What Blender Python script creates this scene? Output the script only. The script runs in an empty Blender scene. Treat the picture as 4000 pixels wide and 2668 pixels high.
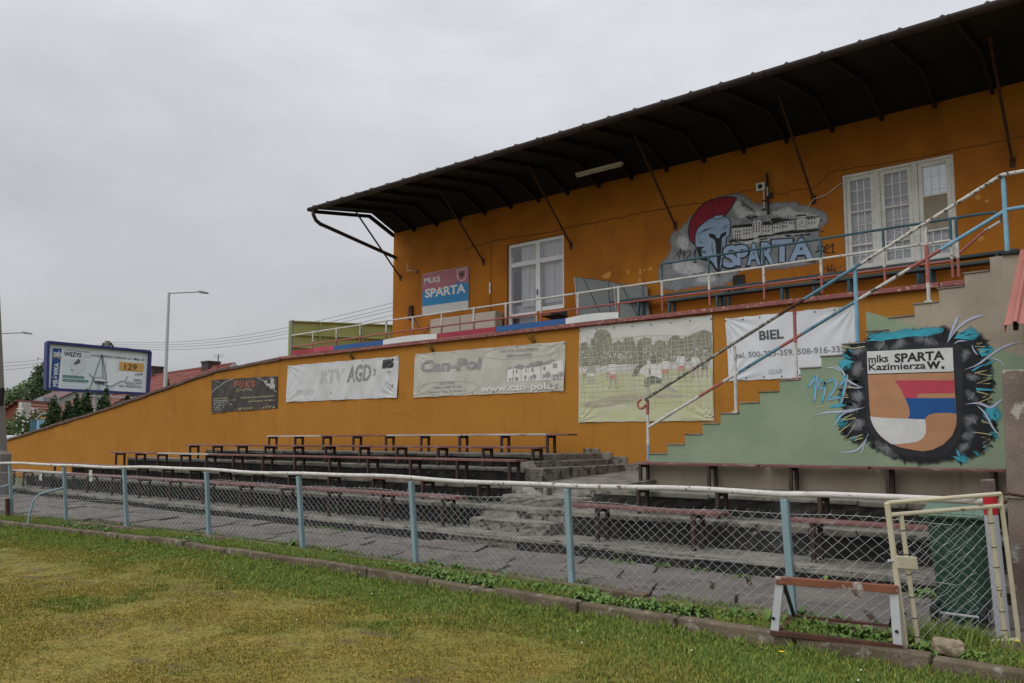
import bpy, bmesh, math, random
import numpy as np
from mathutils import Vector, Matrix
from mathutils.geometry import tessellate_polygon
random.seed(7); rng = np.random.default_rng(7)
R = math.radians
scene = bpy.context.scene
col = scene.collection

# ---------------------------------------------------------------- camera
CAM = Vector((0, 0, 1.6)); FPX = 3150.0; CX, CY = 2000.0, 1420.0
PITCH = math.atan(300 / 3150.0); HEAD = R(129.74)
cam = bpy.data.cameras.new('camera'); camo = bpy.data.objects.new('camera', cam); col.objects.link(camo)
camo.location = CAM; camo.rotation_euler = (R(90) + PITCH, 0, HEAD - R(90))
cam.sensor_fit = 'HORIZONTAL'; cam.sensor_width = 36; cam.lens = 36 * FPX / 4000
cam.shift_y = (CY - 1334) / 4000; cam.clip_start = .05; cam.clip_end = 3000
scene.camera = camo

# ---------------------------------------------------------------- light: thick overcast
w = bpy.data.worlds.new('World'); scene.world = w; w.use_nodes = True
nt = w.node_tree; nt.nodes.clear()
N = nt.nodes.new; L = nt.links.new
SUN_AZ, SUN_EL = R(252), R(42)          # where the cloud is brightest: behind the camera, to the left
sd = Vector((math.cos(SUN_EL) * math.cos(SUN_AZ), math.cos(SUN_EL) * math.sin(SUN_AZ), math.sin(SUN_EL)))
sky = N('ShaderNodeTexSky'); sky.sky_type = 'NISHITA'; sky.sun_disc = False
sky.sun_elevation = SUN_EL; sky.sun_rotation = R(90) - SUN_AZ
hs = N('ShaderNodeHueSaturation'); hs.inputs['Saturation'].default_value = .10
L(sky.outputs[0], hs.inputs['Color'])
bg1 = N('ShaderNodeBackground'); bg1.inputs[1].default_value = .05; L(hs.outputs[0], bg1.inputs[0])
tc = N('ShaderNodeTexCoord'); sep = N('ShaderNodeSeparateXYZ'); L(tc.outputs['Generated'], sep.inputs[0])
fc = N('ShaderNodeFloatCurve'); cu = fc.mapping.curves[0]       # radiance of the cloud deck from horizon to zenith (x 1/2)
for i, (x, y) in enumerate(((0, .075), (.2, .185), (.45, .31), (1, .54))):
    if i in (0, 3): cu.points[0 if i == 0 else -1].location = (x, y)
    else: cu.points.new(x, y)
fc.mapping.update(); L(sep.outputs[2], fc.inputs['Value'])
dp = N('ShaderNodeVectorMath'); dp.operation = 'DOT_PRODUCT'; dp.inputs[1].default_value = sd; L(tc.outputs['Generated'], dp.inputs[0])
gl = N('ShaderNodeMapRange'); gl.inputs[1].default_value = .35; gl.inputs[2].default_value = 1; gl.inputs[3].default_value = 2; gl.inputs[4].default_value = 4.2; L(dp.outputs['Value'], gl.inputs[0])
mp = N('ShaderNodeMapping'); mp.inputs['Scale'].default_value = (1.2, 1.2, 3.0); mp.inputs['Location'].default_value = (.3, .1, .2); L(tc.outputs['Generated'], mp.inputs[0])
nz = N('ShaderNodeTexNoise'); nz.inputs['Scale'].default_value = 1.9; nz.inputs['Detail'].default_value = 6
nz.inputs['Roughness'].default_value = .52; nz.inputs['Distortion'].default_value = .3; L(mp.outputs[0], nz.inputs['Vector'])
mc = N('ShaderNodeMapRange'); mc.inputs[1].default_value = .3; mc.inputs[2].default_value = .7
mc.inputs[3].default_value = .76; mc.inputs[4].default_value = 1.16; L(nz.outputs[0], mc.inputs[0])
mu = N('ShaderNodeMath'); mu.operation = 'MULTIPLY'; L(fc.outputs[0], mu.inputs[0]); L(mc.outputs[0], mu.inputs[1])
mu2 = N('ShaderNodeMath'); mu2.operation = 'MULTIPLY'; L(mu.outputs[0], mu2.inputs[0]); L(gl.outputs[0], mu2.inputs[1])
bg2 = N('ShaderNodeBackground'); bg2.inputs[0].default_value = (.905, .928, 1, 1); L(mu2.outputs[0], bg2.inputs[1])
ad = N('ShaderNodeAddShader'); L(bg1.outputs[0], ad.inputs[0]); L(bg2.outputs[0], ad.inputs[1])
out = N('ShaderNodeOutputWorld'); L(ad.outputs[0], out.inputs[0])
sun = bpy.data.lights.new('sun', 'SUN'); sun.energy = .5; sun.angle = R(50); sun.color = (1, .965, .91)
suno = bpy.data.objects.new('sun', sun); col.objects.link(suno)
suno.rotation_euler = sd.to_track_quat('Z', 'Y').to_euler(); suno.location = (0, -5, 20)
scene.view_settings.view_transform = 'Standard'; scene.view_settings.look = 'None'
scene.view_settings.exposure = 0; scene.view_settings.gamma = 1

# ---------------------------------------------------------------- helpers
_F = Vector((math.cos(HEAD) * math.cos(PITCH), math.sin(HEAD) * math.cos(PITCH), math.sin(PITCH)))
_R = Vector((math.sin(HEAD), -math.cos(HEAD), 0)); _U = _R.cross(_F)
_H = Vector((math.cos(HEAD), math.sin(HEAD), 0))
def ray(x, y): return _F + _R * ((x - CX) / FPX) - _U * ((y - CY) / FPX)
def at(ax, v, x, y):                    # photo pixel (4000 wide) -> point on the plane axis ax = v
    d = ray(x, y); return CAM + d * ((v - CAM[ax]) / d[ax])
def atY(v, x, y): return at(1, v, x, y)
def atZ(x, y, dist):                    # point at a horizontal distance ahead
    d = ray(x, y); return CAM + d * (dist / d.dot(_H))
def inframe(P, m=60):
    d = Vector(P) - CAM; z = d.dot(_F)
    if z < .3: return False
    return -m < CX + FPX * d.dot(_R) / z < 4000 + m and -m < CY - FPX * d.dot(_U) / z < 2668 + m

def S(r, g, b):
    f = lambda c: (c / 255 / 12.92) if c <= 10 else ((c / 255 + .055) / 1.055) ** 2.4
    return (f(r), f(g), f(b), 1)

def mat(name, c1, c2=None, sc=2., lo=.4, hi=.62, c3=None, sc3=9., lo3=.6, hi3=.68, rough=.85,
        bump=0., bsc=60., metal=0., stretch=(1, 1, 1), spec=.35, st3=(1, 1, 1), detail=6):
    m = bpy.data.materials.new(name); m.use_nodes = True
    t = m.node_tree; b = t.nodes['Principled BSDF']; n = t.nodes.new; l = t.links.new
    b.inputs['Roughness'].default_value = rough; b.inputs['Metallic'].default_value = metal
    b.inputs['Specular IOR Level'].default_value = spec
    b.inputs['Base Color'].default_value = c1
    g = n('ShaderNodeNewGeometry')
    def noise(scale, st, lo_, hi_, det=6):
        mp = n('ShaderNodeMapping'); mp.inputs['Scale'].default_value = st; l(g.outputs['Position'], mp.inputs[0])
        z = n('ShaderNodeTexNoise'); z.inputs['Scale'].default_value = scale; z.inputs['Detail'].default_value = det
        z.inputs['Roughness'].default_value = .62
        l(mp.outputs[0], z.inputs['Vector'])
        r = n('ShaderNodeMapRange'); r.inputs[1].default_value = lo_; r.inputs[2].default_value = hi_
        l(z.outputs[0], r.inputs[0]); return r.outputs[0]
    last = None
    if c2:
        mx = n('ShaderNodeMix'); mx.data_type = 'RGBA'; l(noise(sc, stretch, lo, hi, detail), mx.inputs[0])
        mx.inputs[6].default_value = c1; mx.inputs[7].default_value = c2; last = mx.outputs[2]
    if c3:
        mx = n('ShaderNodeMix'); mx.data_type = 'RGBA'; l(noise(sc3, st3, lo3, hi3), mx.inputs[0])
        if last: l(last, mx.inputs[6])
        else: mx.inputs[6].default_value = c1
        mx.inputs[7].default_value = c3; last = mx.outputs[2]
    if last: l(last, b.inputs['Base Color'])
    if bump:
        z = n('ShaderNodeTexNoise'); z.inputs['Scale'].default_value = bsc; z.inputs['Detail'].default_value = 4
        l(g.outputs['Position'], z.inputs['Vector'])
        bp = n('ShaderNodeBump'); bp.inputs['Strength'].default_value = bump; bp.inputs['Distance'].default_value = .02
        l(z.outputs[0], bp.inputs['Height']); l(bp.outputs[0], b.inputs['Normal'])
    m['last'] = 1
    return m

ORG = {}
def wloc(o): return ORG.get(o.name, Vector((0, 0, 0)))
def tag(o, label=None, cat=None, group=None, kind=None):
    if label: o['label'] = label
    if cat: o['category'] = cat
    if group: o['group'] = group
    if kind: o['kind'] = kind
    return o
def thing(name, label, cat, loc=(0, 0, 0), group=None):
    o = bpy.data.objects.new(name, None); o.empty_display_size = .1; col.objects.link(o)
    o.location = loc; ORG[o.name] = Vector(loc); return tag(o, label, cat, group)
def copy_tree(o, parent=None, off=None):
    c = o.copy(); col.objects.link(c); c.parent = parent
    ORG[c.name] = wloc(o) + (off or Vector((0, 0, 0)))
    if off is not None: c.location = o.location + off
    for ch in o.children:
        copy_tree(ch, c)
    return c

class MB:
    def __init__(s): s.v, s.f, s.mi, s.ms, s.cur, s.att = [], [], [], [], 0, {}
    def m(s, mt):
        if mt not in s.ms: s.ms.append(mt)
        s.cur = s.ms.index(mt); return s
    def add(s, vs, fs):
        b = len(s.v); s.v += [tuple(p) for p in vs]
        s.f += [tuple(i + b for i in f) for f in fs]; s.mi += [s.cur] * len(fs); return b
    def box(s, x0, x1, y0, y1, z0, z1):
        s.add([(x0,y0,z0),(x1,y0,z0),(x1,y1,z0),(x0,y1,z0),(x0,y0,z1),(x1,y0,z1),(x1,y1,z1),(x0,y1,z1)],
              [(3,2,1,0),(4,5,6,7),(0,1,5,4),(1,2,6,5),(2,3,7,6),(3,0,4,7)]); return s
    def bar(s, p, q, wd, ht, up=(0, 0, 1)):
        p, q = Vector(p), Vector(q); d = (q - p).normalized(); up = Vector(up)
        if abs(d.dot(up)) > .98: up = Vector((0, 1, 0))
        a = d.cross(up).normalized() * wd / 2; b = a.cross(d).normalized() * ht / 2
        vs = [p-a-b, p+a-b, p+a+b, p-a+b, q-a-b, q+a-b, q+a+b, q-a+b]
        s.add(vs, [(0,1,2,3),(7,6,5,4),(1,0,4,5),(2,1,5,6),(3,2,6,7),(0,3,7,4)]); return s
    def tube(s, pts, r, n=8, caps=True, r1=None):
        pts = [Vector(p) for p in pts]; rings = []
        d0 = (pts[1] - pts[0]).normalized(); ref = Vector((0, 0, 1)) if abs(d0.z) < .9 else Vector((0, 1, 0))
        for i, p in enumerate(pts):
            d = ((pts[min(i+1, len(pts)-1)] - pts[max(i-1, 0)])).normalized()
            a = d.cross(ref)
            a = a.normalized() if a.length > 1e-4 else Vector((1, 0, 0)); b = a.cross(d).normalized()
            rr = r if r1 is None else r + (r1 - r) * i / (len(pts) - 1)
            rings.append([p + a * math.cos(t) * rr + b * math.sin(t) * rr for t in [2*math.pi*k/n for k in range(n)]])
        vs = [v for ring in rings for v in ring]; fs = []
        for i in range(len(pts) - 1):
            for k in range(n):
                k2 = (k + 1) % n; fs.append((i*n+k, i*n+k2, (i+1)*n+k2, (i+1)*n+k))
        if caps: fs += [tuple(range(n))[::-1], tuple(range((len(pts)-1)*n, len(pts)*n))]
        s.add(vs, fs); return s
    def prism(s, pts, vec):             # closed outline of 3-D points pushed along vec
        pts = [Vector(p) for p in pts]; n = len(pts); vec = Vector(vec)
        tr = tessellate_polygon([pts])
        s.add(pts + [p + vec for p in pts], [tuple(t) for t in tr] + [tuple(i + n for i in t[::-1]) for t in tr] +
              [(i, (i+1) % n, (i+1) % n + n, i + n) for i in range(n)]); return s
    def flat(s, pts):
        pts = [Vector(p) for p in pts]; s.add(pts, [tuple(t) for t in tessellate_polygon([pts])]); return s
    def build(s, name, mt=None, parent=None, smooth=False, bevel=0, cov=None):
        me = bpy.data.meshes.new(name); off = wloc(parent) if parent else Vector((0, 0, 0))
        me.from_pydata([(v[0]-off.x, v[1]-off.y, v[2]-off.z) for v in s.v], [], s.f)
        for m_ in ([mt] if mt else s.ms): me.materials.append(m_)
        if not mt: me.polygons.foreach_set('material_index', s.mi)
        if smooth: me.polygons.foreach_set('use_smooth', [True] * len(me.polygons))
        if s.att:
            for k, vals in s.att.items():
                a = me.attributes.new(k, 'FLOAT', 'POINT'); a.data.foreach_set('value', vals)
        me.update()
        bm = bmesh.new(); bm.from_mesh(me); bmesh.ops.recalc_face_normals(bm, faces=bm.faces); bm.to_mesh(me); bm.free()
        o = bpy.data.objects.new(name, me); col.objects.link(o)
        if parent: o.parent = parent
        ORG[o.name] = off
        if bevel:
            b = o.modifiers.new('edge', 'BEVEL'); b.width = bevel; b.segments = 2; b.limit_method = 'ANGLE'
        return o

# text as flat outlines -------------------------------------------------------------
_tc = {}
def glyphs(txt, off=0., shear=0., spacing=1.):
    key = (txt, off, shear, spacing)
    if key in _tc: return _tc[key]
    def get(t):
        c = bpy.data.curves.new('t', 'FONT'); c.body = t; c.dimensions = '2D'; c.fill_mode = 'FRONT'
        c.offset = off; c.shear = shear; c.resolution_u = 3; c.space_character = spacing
        o = bpy.data.objects.new('t', c); col.objects.link(o)
        dg = bpy.context.evaluated_depsgraph_get(); me = o.evaluated_get(dg).to_mesh()
        vs = [v.co.copy() for v in me.vertices]; fs = [tuple(p.vertices) for p in me.polygons]
        o.evaluated_get(dg).to_mesh_clear(); bpy.data.objects.remove(o); bpy.data.curves.remove(c); return vs, fs
    vs, fs = get(txt)
    cap = max(v.y for v in get('H')[0])
    x0 = min(v.x for v in vs); x1 = max(v.x for v in vs)
    _tc[key] = ([((v.x - x0) / (x1 - x0), v.y / cap) for v in vs], fs); return _tc[key]

def smooth_pts(p, n=6, closed=False):
    out = []; m = len(p)
    rng_ = range(m if closed else m - 1)
    for i in rng_:
        g = (lambda k: p[k % m]) if closed else (lambda k: p[max(0, min(m - 1, k))])
        a, b, c, d = g(i-1), g(i), g(i+1), g(i+2)
        for k in range(n):
            t = k / n
            out.append(tuple(.5 * (2*b[j] + (c[j]-a[j])*t + (2*a[j]-5*b[j]+4*c[j]-d[j])*t*t + (3*b[j]-a[j]-3*c[j]+d[j])*t**3) for j in (0, 1)))
    if not closed: out.append(tuple(p[-1]))
    return out

class Canvas:                           # paint or print lying flat on the plane axis ax = val
    def __init__(s, ax, val, sgn, tr=None, wr=None, base=.004, step=.0012):
        s.ax, s.val, s.sgn, s.tr, s.wr, s.base, s.step = ax, val, sgn, tr or (lambda x, y: (x, y)), wr, base, step
        s.mb = MB(); s.soft = MB(); s.cov = []
    def p(s, x, y, lay=0):
        P = at(s.ax, s.val, *s.tr(x, y))
        return s.put(P, lay)
    def put(s, P, lay):
        P = Vector(P)
        P[s.ax] = s.val + s.sgn * (s.base + lay * s.step + (s.wr(P) if s.wr else 0)); return P
    def poly(s, pts, mt, lay=0, sm=0, jag=0, sub=0):
        if sm: pts = smooth_pts(pts, sm, True)
        if sub:
            q = []
            for i in range(len(pts)):
                a, b = pts[i], pts[(i+1) % len(pts)]
                q += [(a[0]+(b[0]-a[0])*k/sub, a[1]+(b[1]-a[1])*k/sub) for k in range(sub)]
            pts = q
        if jag: pts = [(x + random.uniform(-jag, jag), y + random.uniform(-jag, jag)) for x, y in pts]
        if not s.wr: s.mb.m(mt).flat([s.p(x, y, lay) for x, y in pts]); return
        w_, s.wr = s.wr, None; V = [s.p(x, y, lay) for x, y in pts]; s.wr = w_      # follow the folds of the cloth
        bm = bmesh.new(); vv = [bm.verts.new(v) for v in V]
        for t in tessellate_polygon([V]):
            try: bm.faces.new([vv[i] for i in t])
            except ValueError: pass
        for _ in range(6):
            ee = [e for e in bm.edges if e.calc_length() > .07]
            if not ee: break
            bmesh.ops.subdivide_edges(bm, edges=ee, cuts=1); bmesh.ops.triangulate(bm, faces=bm.faces)
        bm.verts.index_update(); s.mb.m(mt).add([s.put(v.co, lay) for v in bm.verts], [tuple(v.index for v in f.verts) for f in bm.faces]); bm.free()
    def rect(s, x0, y0, x1, y1, mt, lay=0): s.poly([(x0, y0), (x1, y0), (x1, y1), (x0, y1)], mt, lay)
    def stroke(s, pts, wd, mt, lay=0, sm=0, taper=0, w1=None):
        if sm: pts = smooth_pts(pts, sm)
        n = len(pts); Lf, Rt = [], []
        for i, (x, y) in enumerate(pts):
            a, b = pts[max(0, i-1)], pts[min(n-1, i+1)]; dx, dy = b[0]-a[0], b[1]-a[1]; l = math.hypot(dx, dy) or 1
            t = i / max(1, n - 1); h = (wd + ((w1 - wd) * t if w1 is not None else 0)) / 2
            if taper: h *= max(.12, min(1, t / taper, (1 - t) / taper))
            Lf.append((x - dy/l*h, y + dx/l*h)); Rt.append((x + dy/l*h, y - dx/l*h))
        vs = [s.p(*q, lay) for q in Lf] + [s.p(*q, lay) for q in Rt]
        s.mb.m(mt).add(vs, [(i, i+1, n+i+1, n+i) for i in range(n-1)])
    def text(s, txt, p0, p1, pup, mt, lay=0, bold=0., shear=0., sp=1.):
        A, B, T = s.p(*p0), s.p(*p1), s.p(*pup); u, up = B - A, T - A
        g, fs = glyphs(txt, bold, shear, sp)
        s.mb.m(mt).add([s.put(A + u * x + up * y, lay) for x, y in g], fs)
    def spray(s, pts, feather, mt, lay=0, sm=3, inner=1.):
        pts = smooth_pts(pts, sm, True); cx = sum(p[0] for p in pts)/len(pts); cy = sum(p[1] for p in pts)/len(pts)
        n = len(pts); inn, outp = [], []
        for i, (x, y) in enumerate(pts):
            a, b = pts[i-1], pts[(i+1) % n]; dx, dy = b[0]-a[0], b[1]-a[1]; l = math.hypot(dx, dy) or 1
            nx, ny = dy/l, -dx/l
            if nx*(x-cx)+ny*(y-cy) < 0: nx, ny = -nx, -ny
            f = feather * random.uniform(.7, 1.3)
            inn.append((x - nx*f*.5, y - ny*f*.5)); outp.append((x + nx*f, y + ny*f))
        V = [s.p(*q, lay) for q in inn] + [s.p(*q, lay) for q in outp]
        fs = [tuple(t) for t in tessellate_polygon([V[:n]])] + [(i, (i+1) % n, n+(i+1) % n, n+i) for i in range(n)]
        s.soft.m(mt).add(V, fs); s.cov += [inner] * n + [0.] * n
    def sprayline(s, pts, wd, mt, lay=0, sm=6, inner=1., taper=.3):
        if sm: pts = smooth_pts(pts, sm)
        n = len(pts); rows = [[], [], []]
        for i, (x, y) in enumerate(pts):
            a, b = pts[max(0, i-1)], pts[min(n-1, i+1)]; dx, dy = b[0]-a[0], b[1]-a[1]; l = math.hypot(dx, dy) or 1
            t = i / max(1, n-1); h = wd / 2 * max(.15, min(1, t / taper if taper else 1, (1-t) / taper if taper else 1))
            rows[0].append((x - dy/l*h, y + dx/l*h)); rows[1].append((x, y)); rows[2].append((x + dy/l*h, y - dx/l*h))
        V = [s.p(*q, lay) for r_ in rows for q in r_]
        s.soft.m(mt).add(V, [(j*n+i, j*n+i+1, (j+1)*n+i+1, (j+1)*n+i) for j in (0, 1) for i in range(n-1)])
        s.cov += [0.] * n + [inner] * n + [0.] * n
    def cut(s, name, parent):               # close what is drawn so far as a part of its own
        s.mb.build(name, None, parent); s.mb = MB()
    def done(s, name, parent):
        o = None
        if s.mb.v: o = s.mb.build(name, None, parent)
        if s.soft.v:
            s.soft.att['cov'] = s.cov; s.soft.build(name.replace('painting', 'spray_paint') if 'painting' in name else 'spray_paint', None, parent)
        return o

def spraymat(name, c, c2=None, amp=1.9, nsc=14):
    m = mat(name, c, c2 or tuple(x * .8 for x in c[:3]) + (1,), sc=6, rough=.8)
    t = m.node_tree; n = t.nodes.new; l = t.links.new; b = t.nodes['Principled BSDF']
    a = n('ShaderNodeAttribute'); a.attribute_name = 'cov'
    g = n('ShaderNodeNewGeometry'); z = n('ShaderNodeTexNoise'); z.inputs['Scale'].default_value = nsc; z.inputs['Detail'].default_value = 8
    l(g.outputs['Position'], z.inputs['Vector'])
    ma = n('ShaderNodeMath'); ma.operation = 'MULTIPLY_ADD'; ma.inputs[1].default_value = amp; ma.inputs[2].default_value = -amp/2; l(z.outputs[0], ma.inputs[0])
    e = n('ShaderNodeMath'); e.operation = 'MULTIPLY_ADD'; e.inputs[1].default_value = 2.1; e.inputs[2].default_value = -.25; l(a.outputs['Fac'], e.inputs[0])
    ad = n('ShaderNodeMath'); ad.use_clamp = True; l(e.outputs[0], ad.inputs[0]); l(ma.outputs[0], ad.inputs[1])
    gt = n('ShaderNodeMath'); gt.operation = 'GREATER_THAN'; gt.inputs[1].default_value = .001; l(a.outputs['Fac'], gt.inputs[0])
    mul = n('ShaderNodeMath'); mul.operation = 'MULTIPLY'; l(ad.outputs[0], mul.inputs[0]); l(gt.outputs[0], mul.inputs[1])
    l(mul.outputs[0], b.inputs['Alpha']); return m
# ---------------------------------------------------------------- materials
C4 = lambda r, g, b: (r, g, b, 1)
m_orange = mat('orange_stucco', C4(.36,.157,.027), C4(.325,.135,.021), sc=.9, lo=.35, hi=.7, c3=C4(.26,.105,.02), sc3=1.3, lo3=.54, hi3=.80, st3=(2.2,1,.5), rough=.92, bump=.25, bsc=70, spec=.15)
m_orange_up = mat('orange_stucco_weathered', C4(.42,.155,.02), C4(.30,.10,.016), sc=.8, lo=.4, hi=.7, c3=C4(.24,.085,.016), sc3=.7, lo3=.55, hi3=.8, st3=(1.6,1,.35), rough=.92, bump=.25, bsc=70, spec=.15)
m_orange_pale = mat('faded_orange_patch', C4(.52,.25,.06), rough=.92)
m_green = mat('green_stucco', C4(.23,.285,.185), C4(.195,.25,.16), sc=1.3, c3=C4(.12,.16,.10), sc3=4, lo3=.66, hi3=.78, st3=(1,1,.35), rough=.92, bump=.2, bsc=80, spec=.15)
m_beige = mat('beige_stucco', C4(.33,.285,.215), C4(.27,.23,.17), sc=1.5, c3=C4(.22,.19,.14), sc3=3, lo3=.58, hi3=.75, st3=(3,1,.25), rough=.92, bump=.25, bsc=70, spec=.15)
m_pillar = mat('stained_render', C4(.20,.155,.127), C4(.13,.10,.082), sc=2.2, c3=C4(.36,.33,.29), sc3=3.6, lo3=.57, hi3=.63, rough=.95, bump=.4, bsc=45, spec=.15)
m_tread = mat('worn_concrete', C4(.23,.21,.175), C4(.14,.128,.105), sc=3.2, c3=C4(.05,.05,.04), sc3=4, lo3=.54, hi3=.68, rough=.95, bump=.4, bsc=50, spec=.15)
m_riser = mat('mouldy_concrete', C4(.026,.025,.024), C4(.055,.052,.046), sc=3.5, lo=.45, hi=.7, c3=C4(.25,.23,.19), sc3=3.2, lo3=.64, hi3=.7, st3=(1,1,1.6), rough=.95, bump=.5, bsc=40, spec=.1)  # black mould, with the shade under the benches also put into the colour
m_riserlight = mat('flaking_plaster', C4(.30,.28,.25), C4(.20,.18,.15), sc=4, c3=C4(.06,.056,.05), sc3=4.5, lo3=.5, hi3=.56, st3=(1,1,.7), rough=.95, bump=.6, bsc=35, spec=.1)
m_stone = mat('rough_stone_steps', C4(.21,.19,.155), C4(.12,.108,.085), sc=6, c3=C4(.05,.047,.04), sc3=7, lo3=.54, hi3=.6, rough=.95, bump=.8, bsc=30, spec=.1)
m_slab = mat('paving_slab', C4(.17,.150,.130), C4(.12,.106,.094), sc=1.6, c3=C4(.055,.05,.043), sc3=5, lo3=.56, hi3=.74, rough=.93, bump=.35, bsc=60, spec=.15)
m_kerb = mat('mossy_kerb_concrete', C4(.155,.122,.083), C4(.095,.075,.048), sc=2.5, c3=C4(.27,.25,.21), sc3=9, lo3=.56, hi3=.68, rough=.95, bump=.6, bsc=45, spec=.1)
m_soil = mat('soil', C4(.10,.065,.04), C4(.065,.045,.03), sc=5, c3=C4(.09,.11,.03), sc3=6, lo3=.5, hi3=.65, rough=1, bump=.6, bsc=30, spec=.1)
m_ledge = mat('red_painted_ledge', C4(.24,.085,.075), C4(.20,.065,.055), sc=3, c3=C4(.42,.27,.22), sc3=14, lo3=.58, hi3=.63, rough=.8, bump=.5, bsc=40)
m_coping = mat('old_coping', C4(.13,.075,.06), C4(.09,.055,.045), sc=3, c3=C4(.28,.22,.16), sc3=7, lo3=.62, hi3=.68, rough=.9, bump=.5, bsc=30)
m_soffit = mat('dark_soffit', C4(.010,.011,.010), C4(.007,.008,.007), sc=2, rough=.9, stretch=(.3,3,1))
m_rust = mat('rusty_steel', C4(.085,.033,.018), C4(.045,.02,.013), sc=8, rough=.85, bump=.3, bsc=80)
m_darksteel = mat('dark_brown_steel', C4(.012,.010,.010), C4(.02,.014,.012), sc=6, rough=.7)
m_gutter = mat('brown_gutter', C4(.04,.027,.025), C4(.03,.021,.02), sc=4, rough=.45)
m_white = mat('chipped_white_paint', C4(.54,.52,.48), C4(.43,.40,.36), sc=6, c3=C4(.13,.085,.06), sc3=14, lo3=.61, hi3=.65, rough=.6, bump=.3, bsc=60)
m_redp = mat('faded_red_paint', C4(.33,.105,.085), C4(.26,.08,.065), sc=5, c3=C4(.40,.28,.23), sc3=16, lo3=.66, hi3=.69, rough=.6)
m_bluep = mat('chipped_blue_paint', C4(.18,.36,.46), C4(.14,.29,.38), sc=5, c3=C4(.22,.16,.12), sc3=16, lo3=.66, hi3=.69, rough=.6)
m_tealp = mat('dark_teal_paint', C4(.04,.10,.12), C4(.03,.07,.085), sc=6, c3=C4(.15,.12,.10), sc3=16, lo3=.66, hi3=.69, rough=.65)
m_post = mat('pale_blue_post_paint', C4(.225,.315,.335), C4(.19,.27,.29), sc=5, c3=C4(.30,.30,.28), sc3=18, lo3=.68, hi3=.7, rough=.6, bump=.2)
m_chip = mat('badly_chipped_white_rail', C4(.50,.48,.43), C4(.07,.055,.04), sc=16, lo=.53, hi=.57, rough=.8, bump=.3)
m_handrail = mat('worn_dark_handrail', C4(.10,.095,.07), C4(.30,.28,.24), sc=18, lo=.5, hi=.56, rough=.8, bump=.3)
m_wire = mat('galvanised_wire', C4(.36,.365,.36), C4(.20,.205,.20), sc=7, rough=.5)
m_seatr = mat('worn_red_planks', C4(.165,.07,.06), C4(.12,.052,.046), sc=3, stretch=(.5,6,3), c3=C4(.30,.24,.21), sc3=5, lo3=.55, hi3=.70, st3=(.5,8,3), rough=.75, bump=.3)
m_seatg = mat('bare_grey_planks', C4(.40,.38,.35), C4(.30,.28,.25), sc=4, stretch=(.5,6,3), c3=C4(.16,.08,.07), sc3=4, lo3=.6, hi3=.66, st3=(.5,6,3), rough=.8, bump=.3)
m_bframe = mat('dark_bench_steel', C4(.03,.022,.02), C4(.055,.028,.02), sc=5, rough=.75)
m_bframe_r = mat('rust_brown_bench_steel', C4(.07,.03,.02), C4(.035,.02,.016), sc=4, rough=.75)
m_cream = mat('cream_gate_paint', C4(.56,.50,.36), C4(.49,.43,.30), sc=4, c3=C4(.20,.10,.05), sc3=13, lo3=.66, hi3=.69, rough=.6, bump=.2)
m_pvc = mat('white_plastic_frame', C4(.70,.71,.72), rough=.4)
m_wood = mat('peeling_white_wood', C4(.70,.69,.64), C4(.60,.585,.54), sc=5, c3=C4(.16,.13,.10), sc3=18, lo3=.66, hi3=.69, rough=.75, bump=.3)
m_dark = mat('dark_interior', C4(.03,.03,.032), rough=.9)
m_black = mat('black_paint', C4(.012,.012,.016), C4(.02,.02,.026), sc=6, rough=.75)
m_grey_box = mat('beige_foam', C4(.46,.40,.32), C4(.42,.36,.29), sc=3, rough=.9)
m_table = mat('grey_table_board', C4(.21,.225,.22), C4(.185,.20,.195), sc=2, rough=.75)
m_boardr = mat('red_sheet', C4(.30,.022,.04), C4(.27,.02,.035), sc=2, rough=.5)
m_boardp = mat('faded_pink_red_sheet', C4(.40,.06,.09), rough=.5)
m_boardb = mat('blue_sheet', C4(.018,.085,.25), C4(.016,.075,.22), sc=2, rough=.5)
m_boardw = mat('white_sheet', C4(.62,.63,.61), C4(.56,.57,.55), sc=2, rough=.5)
m_scr = mat('lime_green_sheet', C4(.42,.50,.19), C4(.38,.46,.17), sc=1.5, c3=C4(.25,.12,.07), sc3=2.0, lo3=.72, hi3=.8, rough=.6)
m_scrf = mat('green_frame_steel', C4(.30,.36,.15), rough=.6)
m_greybar = mat('grey_steel', C4(.22,.23,.24), rough=.5)
m_corr = mat('salmon_red_sheet_metal', C4(.34,.13,.10), C4(.30,.11,.085), sc=2, rough=.55)
m_bin = mat('dark_green_plastic', C4(.015,.047,.028), C4(.019,.056,.034), sc=6, rough=.5)
m_binlid = mat('faded_green_plastic', C4(.10,.16,.115), C4(.08,.135,.095), sc=6, rough=.5)
m_rubber = mat('black_rubber', C4(.012,.012,.012), rough=.8)
m_rock = mat('limestone', C4(.33,.27,.18), C4(.20,.155,.10), sc=9, c3=C4(.10,.085,.06), sc3=14, lo3=.58, hi3=.65, rough=.95, bump=1., bsc=30)
m_rpost = mat('bright_red_paint', C4(.46,.02,.028), C4(.40,.018,.025), sc=5, rough=.45)
m_rposttop = mat('bare_rusty_grey_steel', C4(.16,.13,.12), C4(.10,.07,.06), sc=10, rough=.8)
m_pole = mat('pole_concrete', C4(.20,.19,.165), C4(.165,.155,.135), sc=14, stretch=(.05,.05,3), rough=.95, bump=.3)
m_galv = mat('galvanised_pole', C4(.40,.41,.42), rough=.5)
m_cable = mat('grey_cable', C4(.16,.16,.17), rough=.8)
m_cablew = mat('white_cable', C4(.55,.52,.47), rough=.7)

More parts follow.
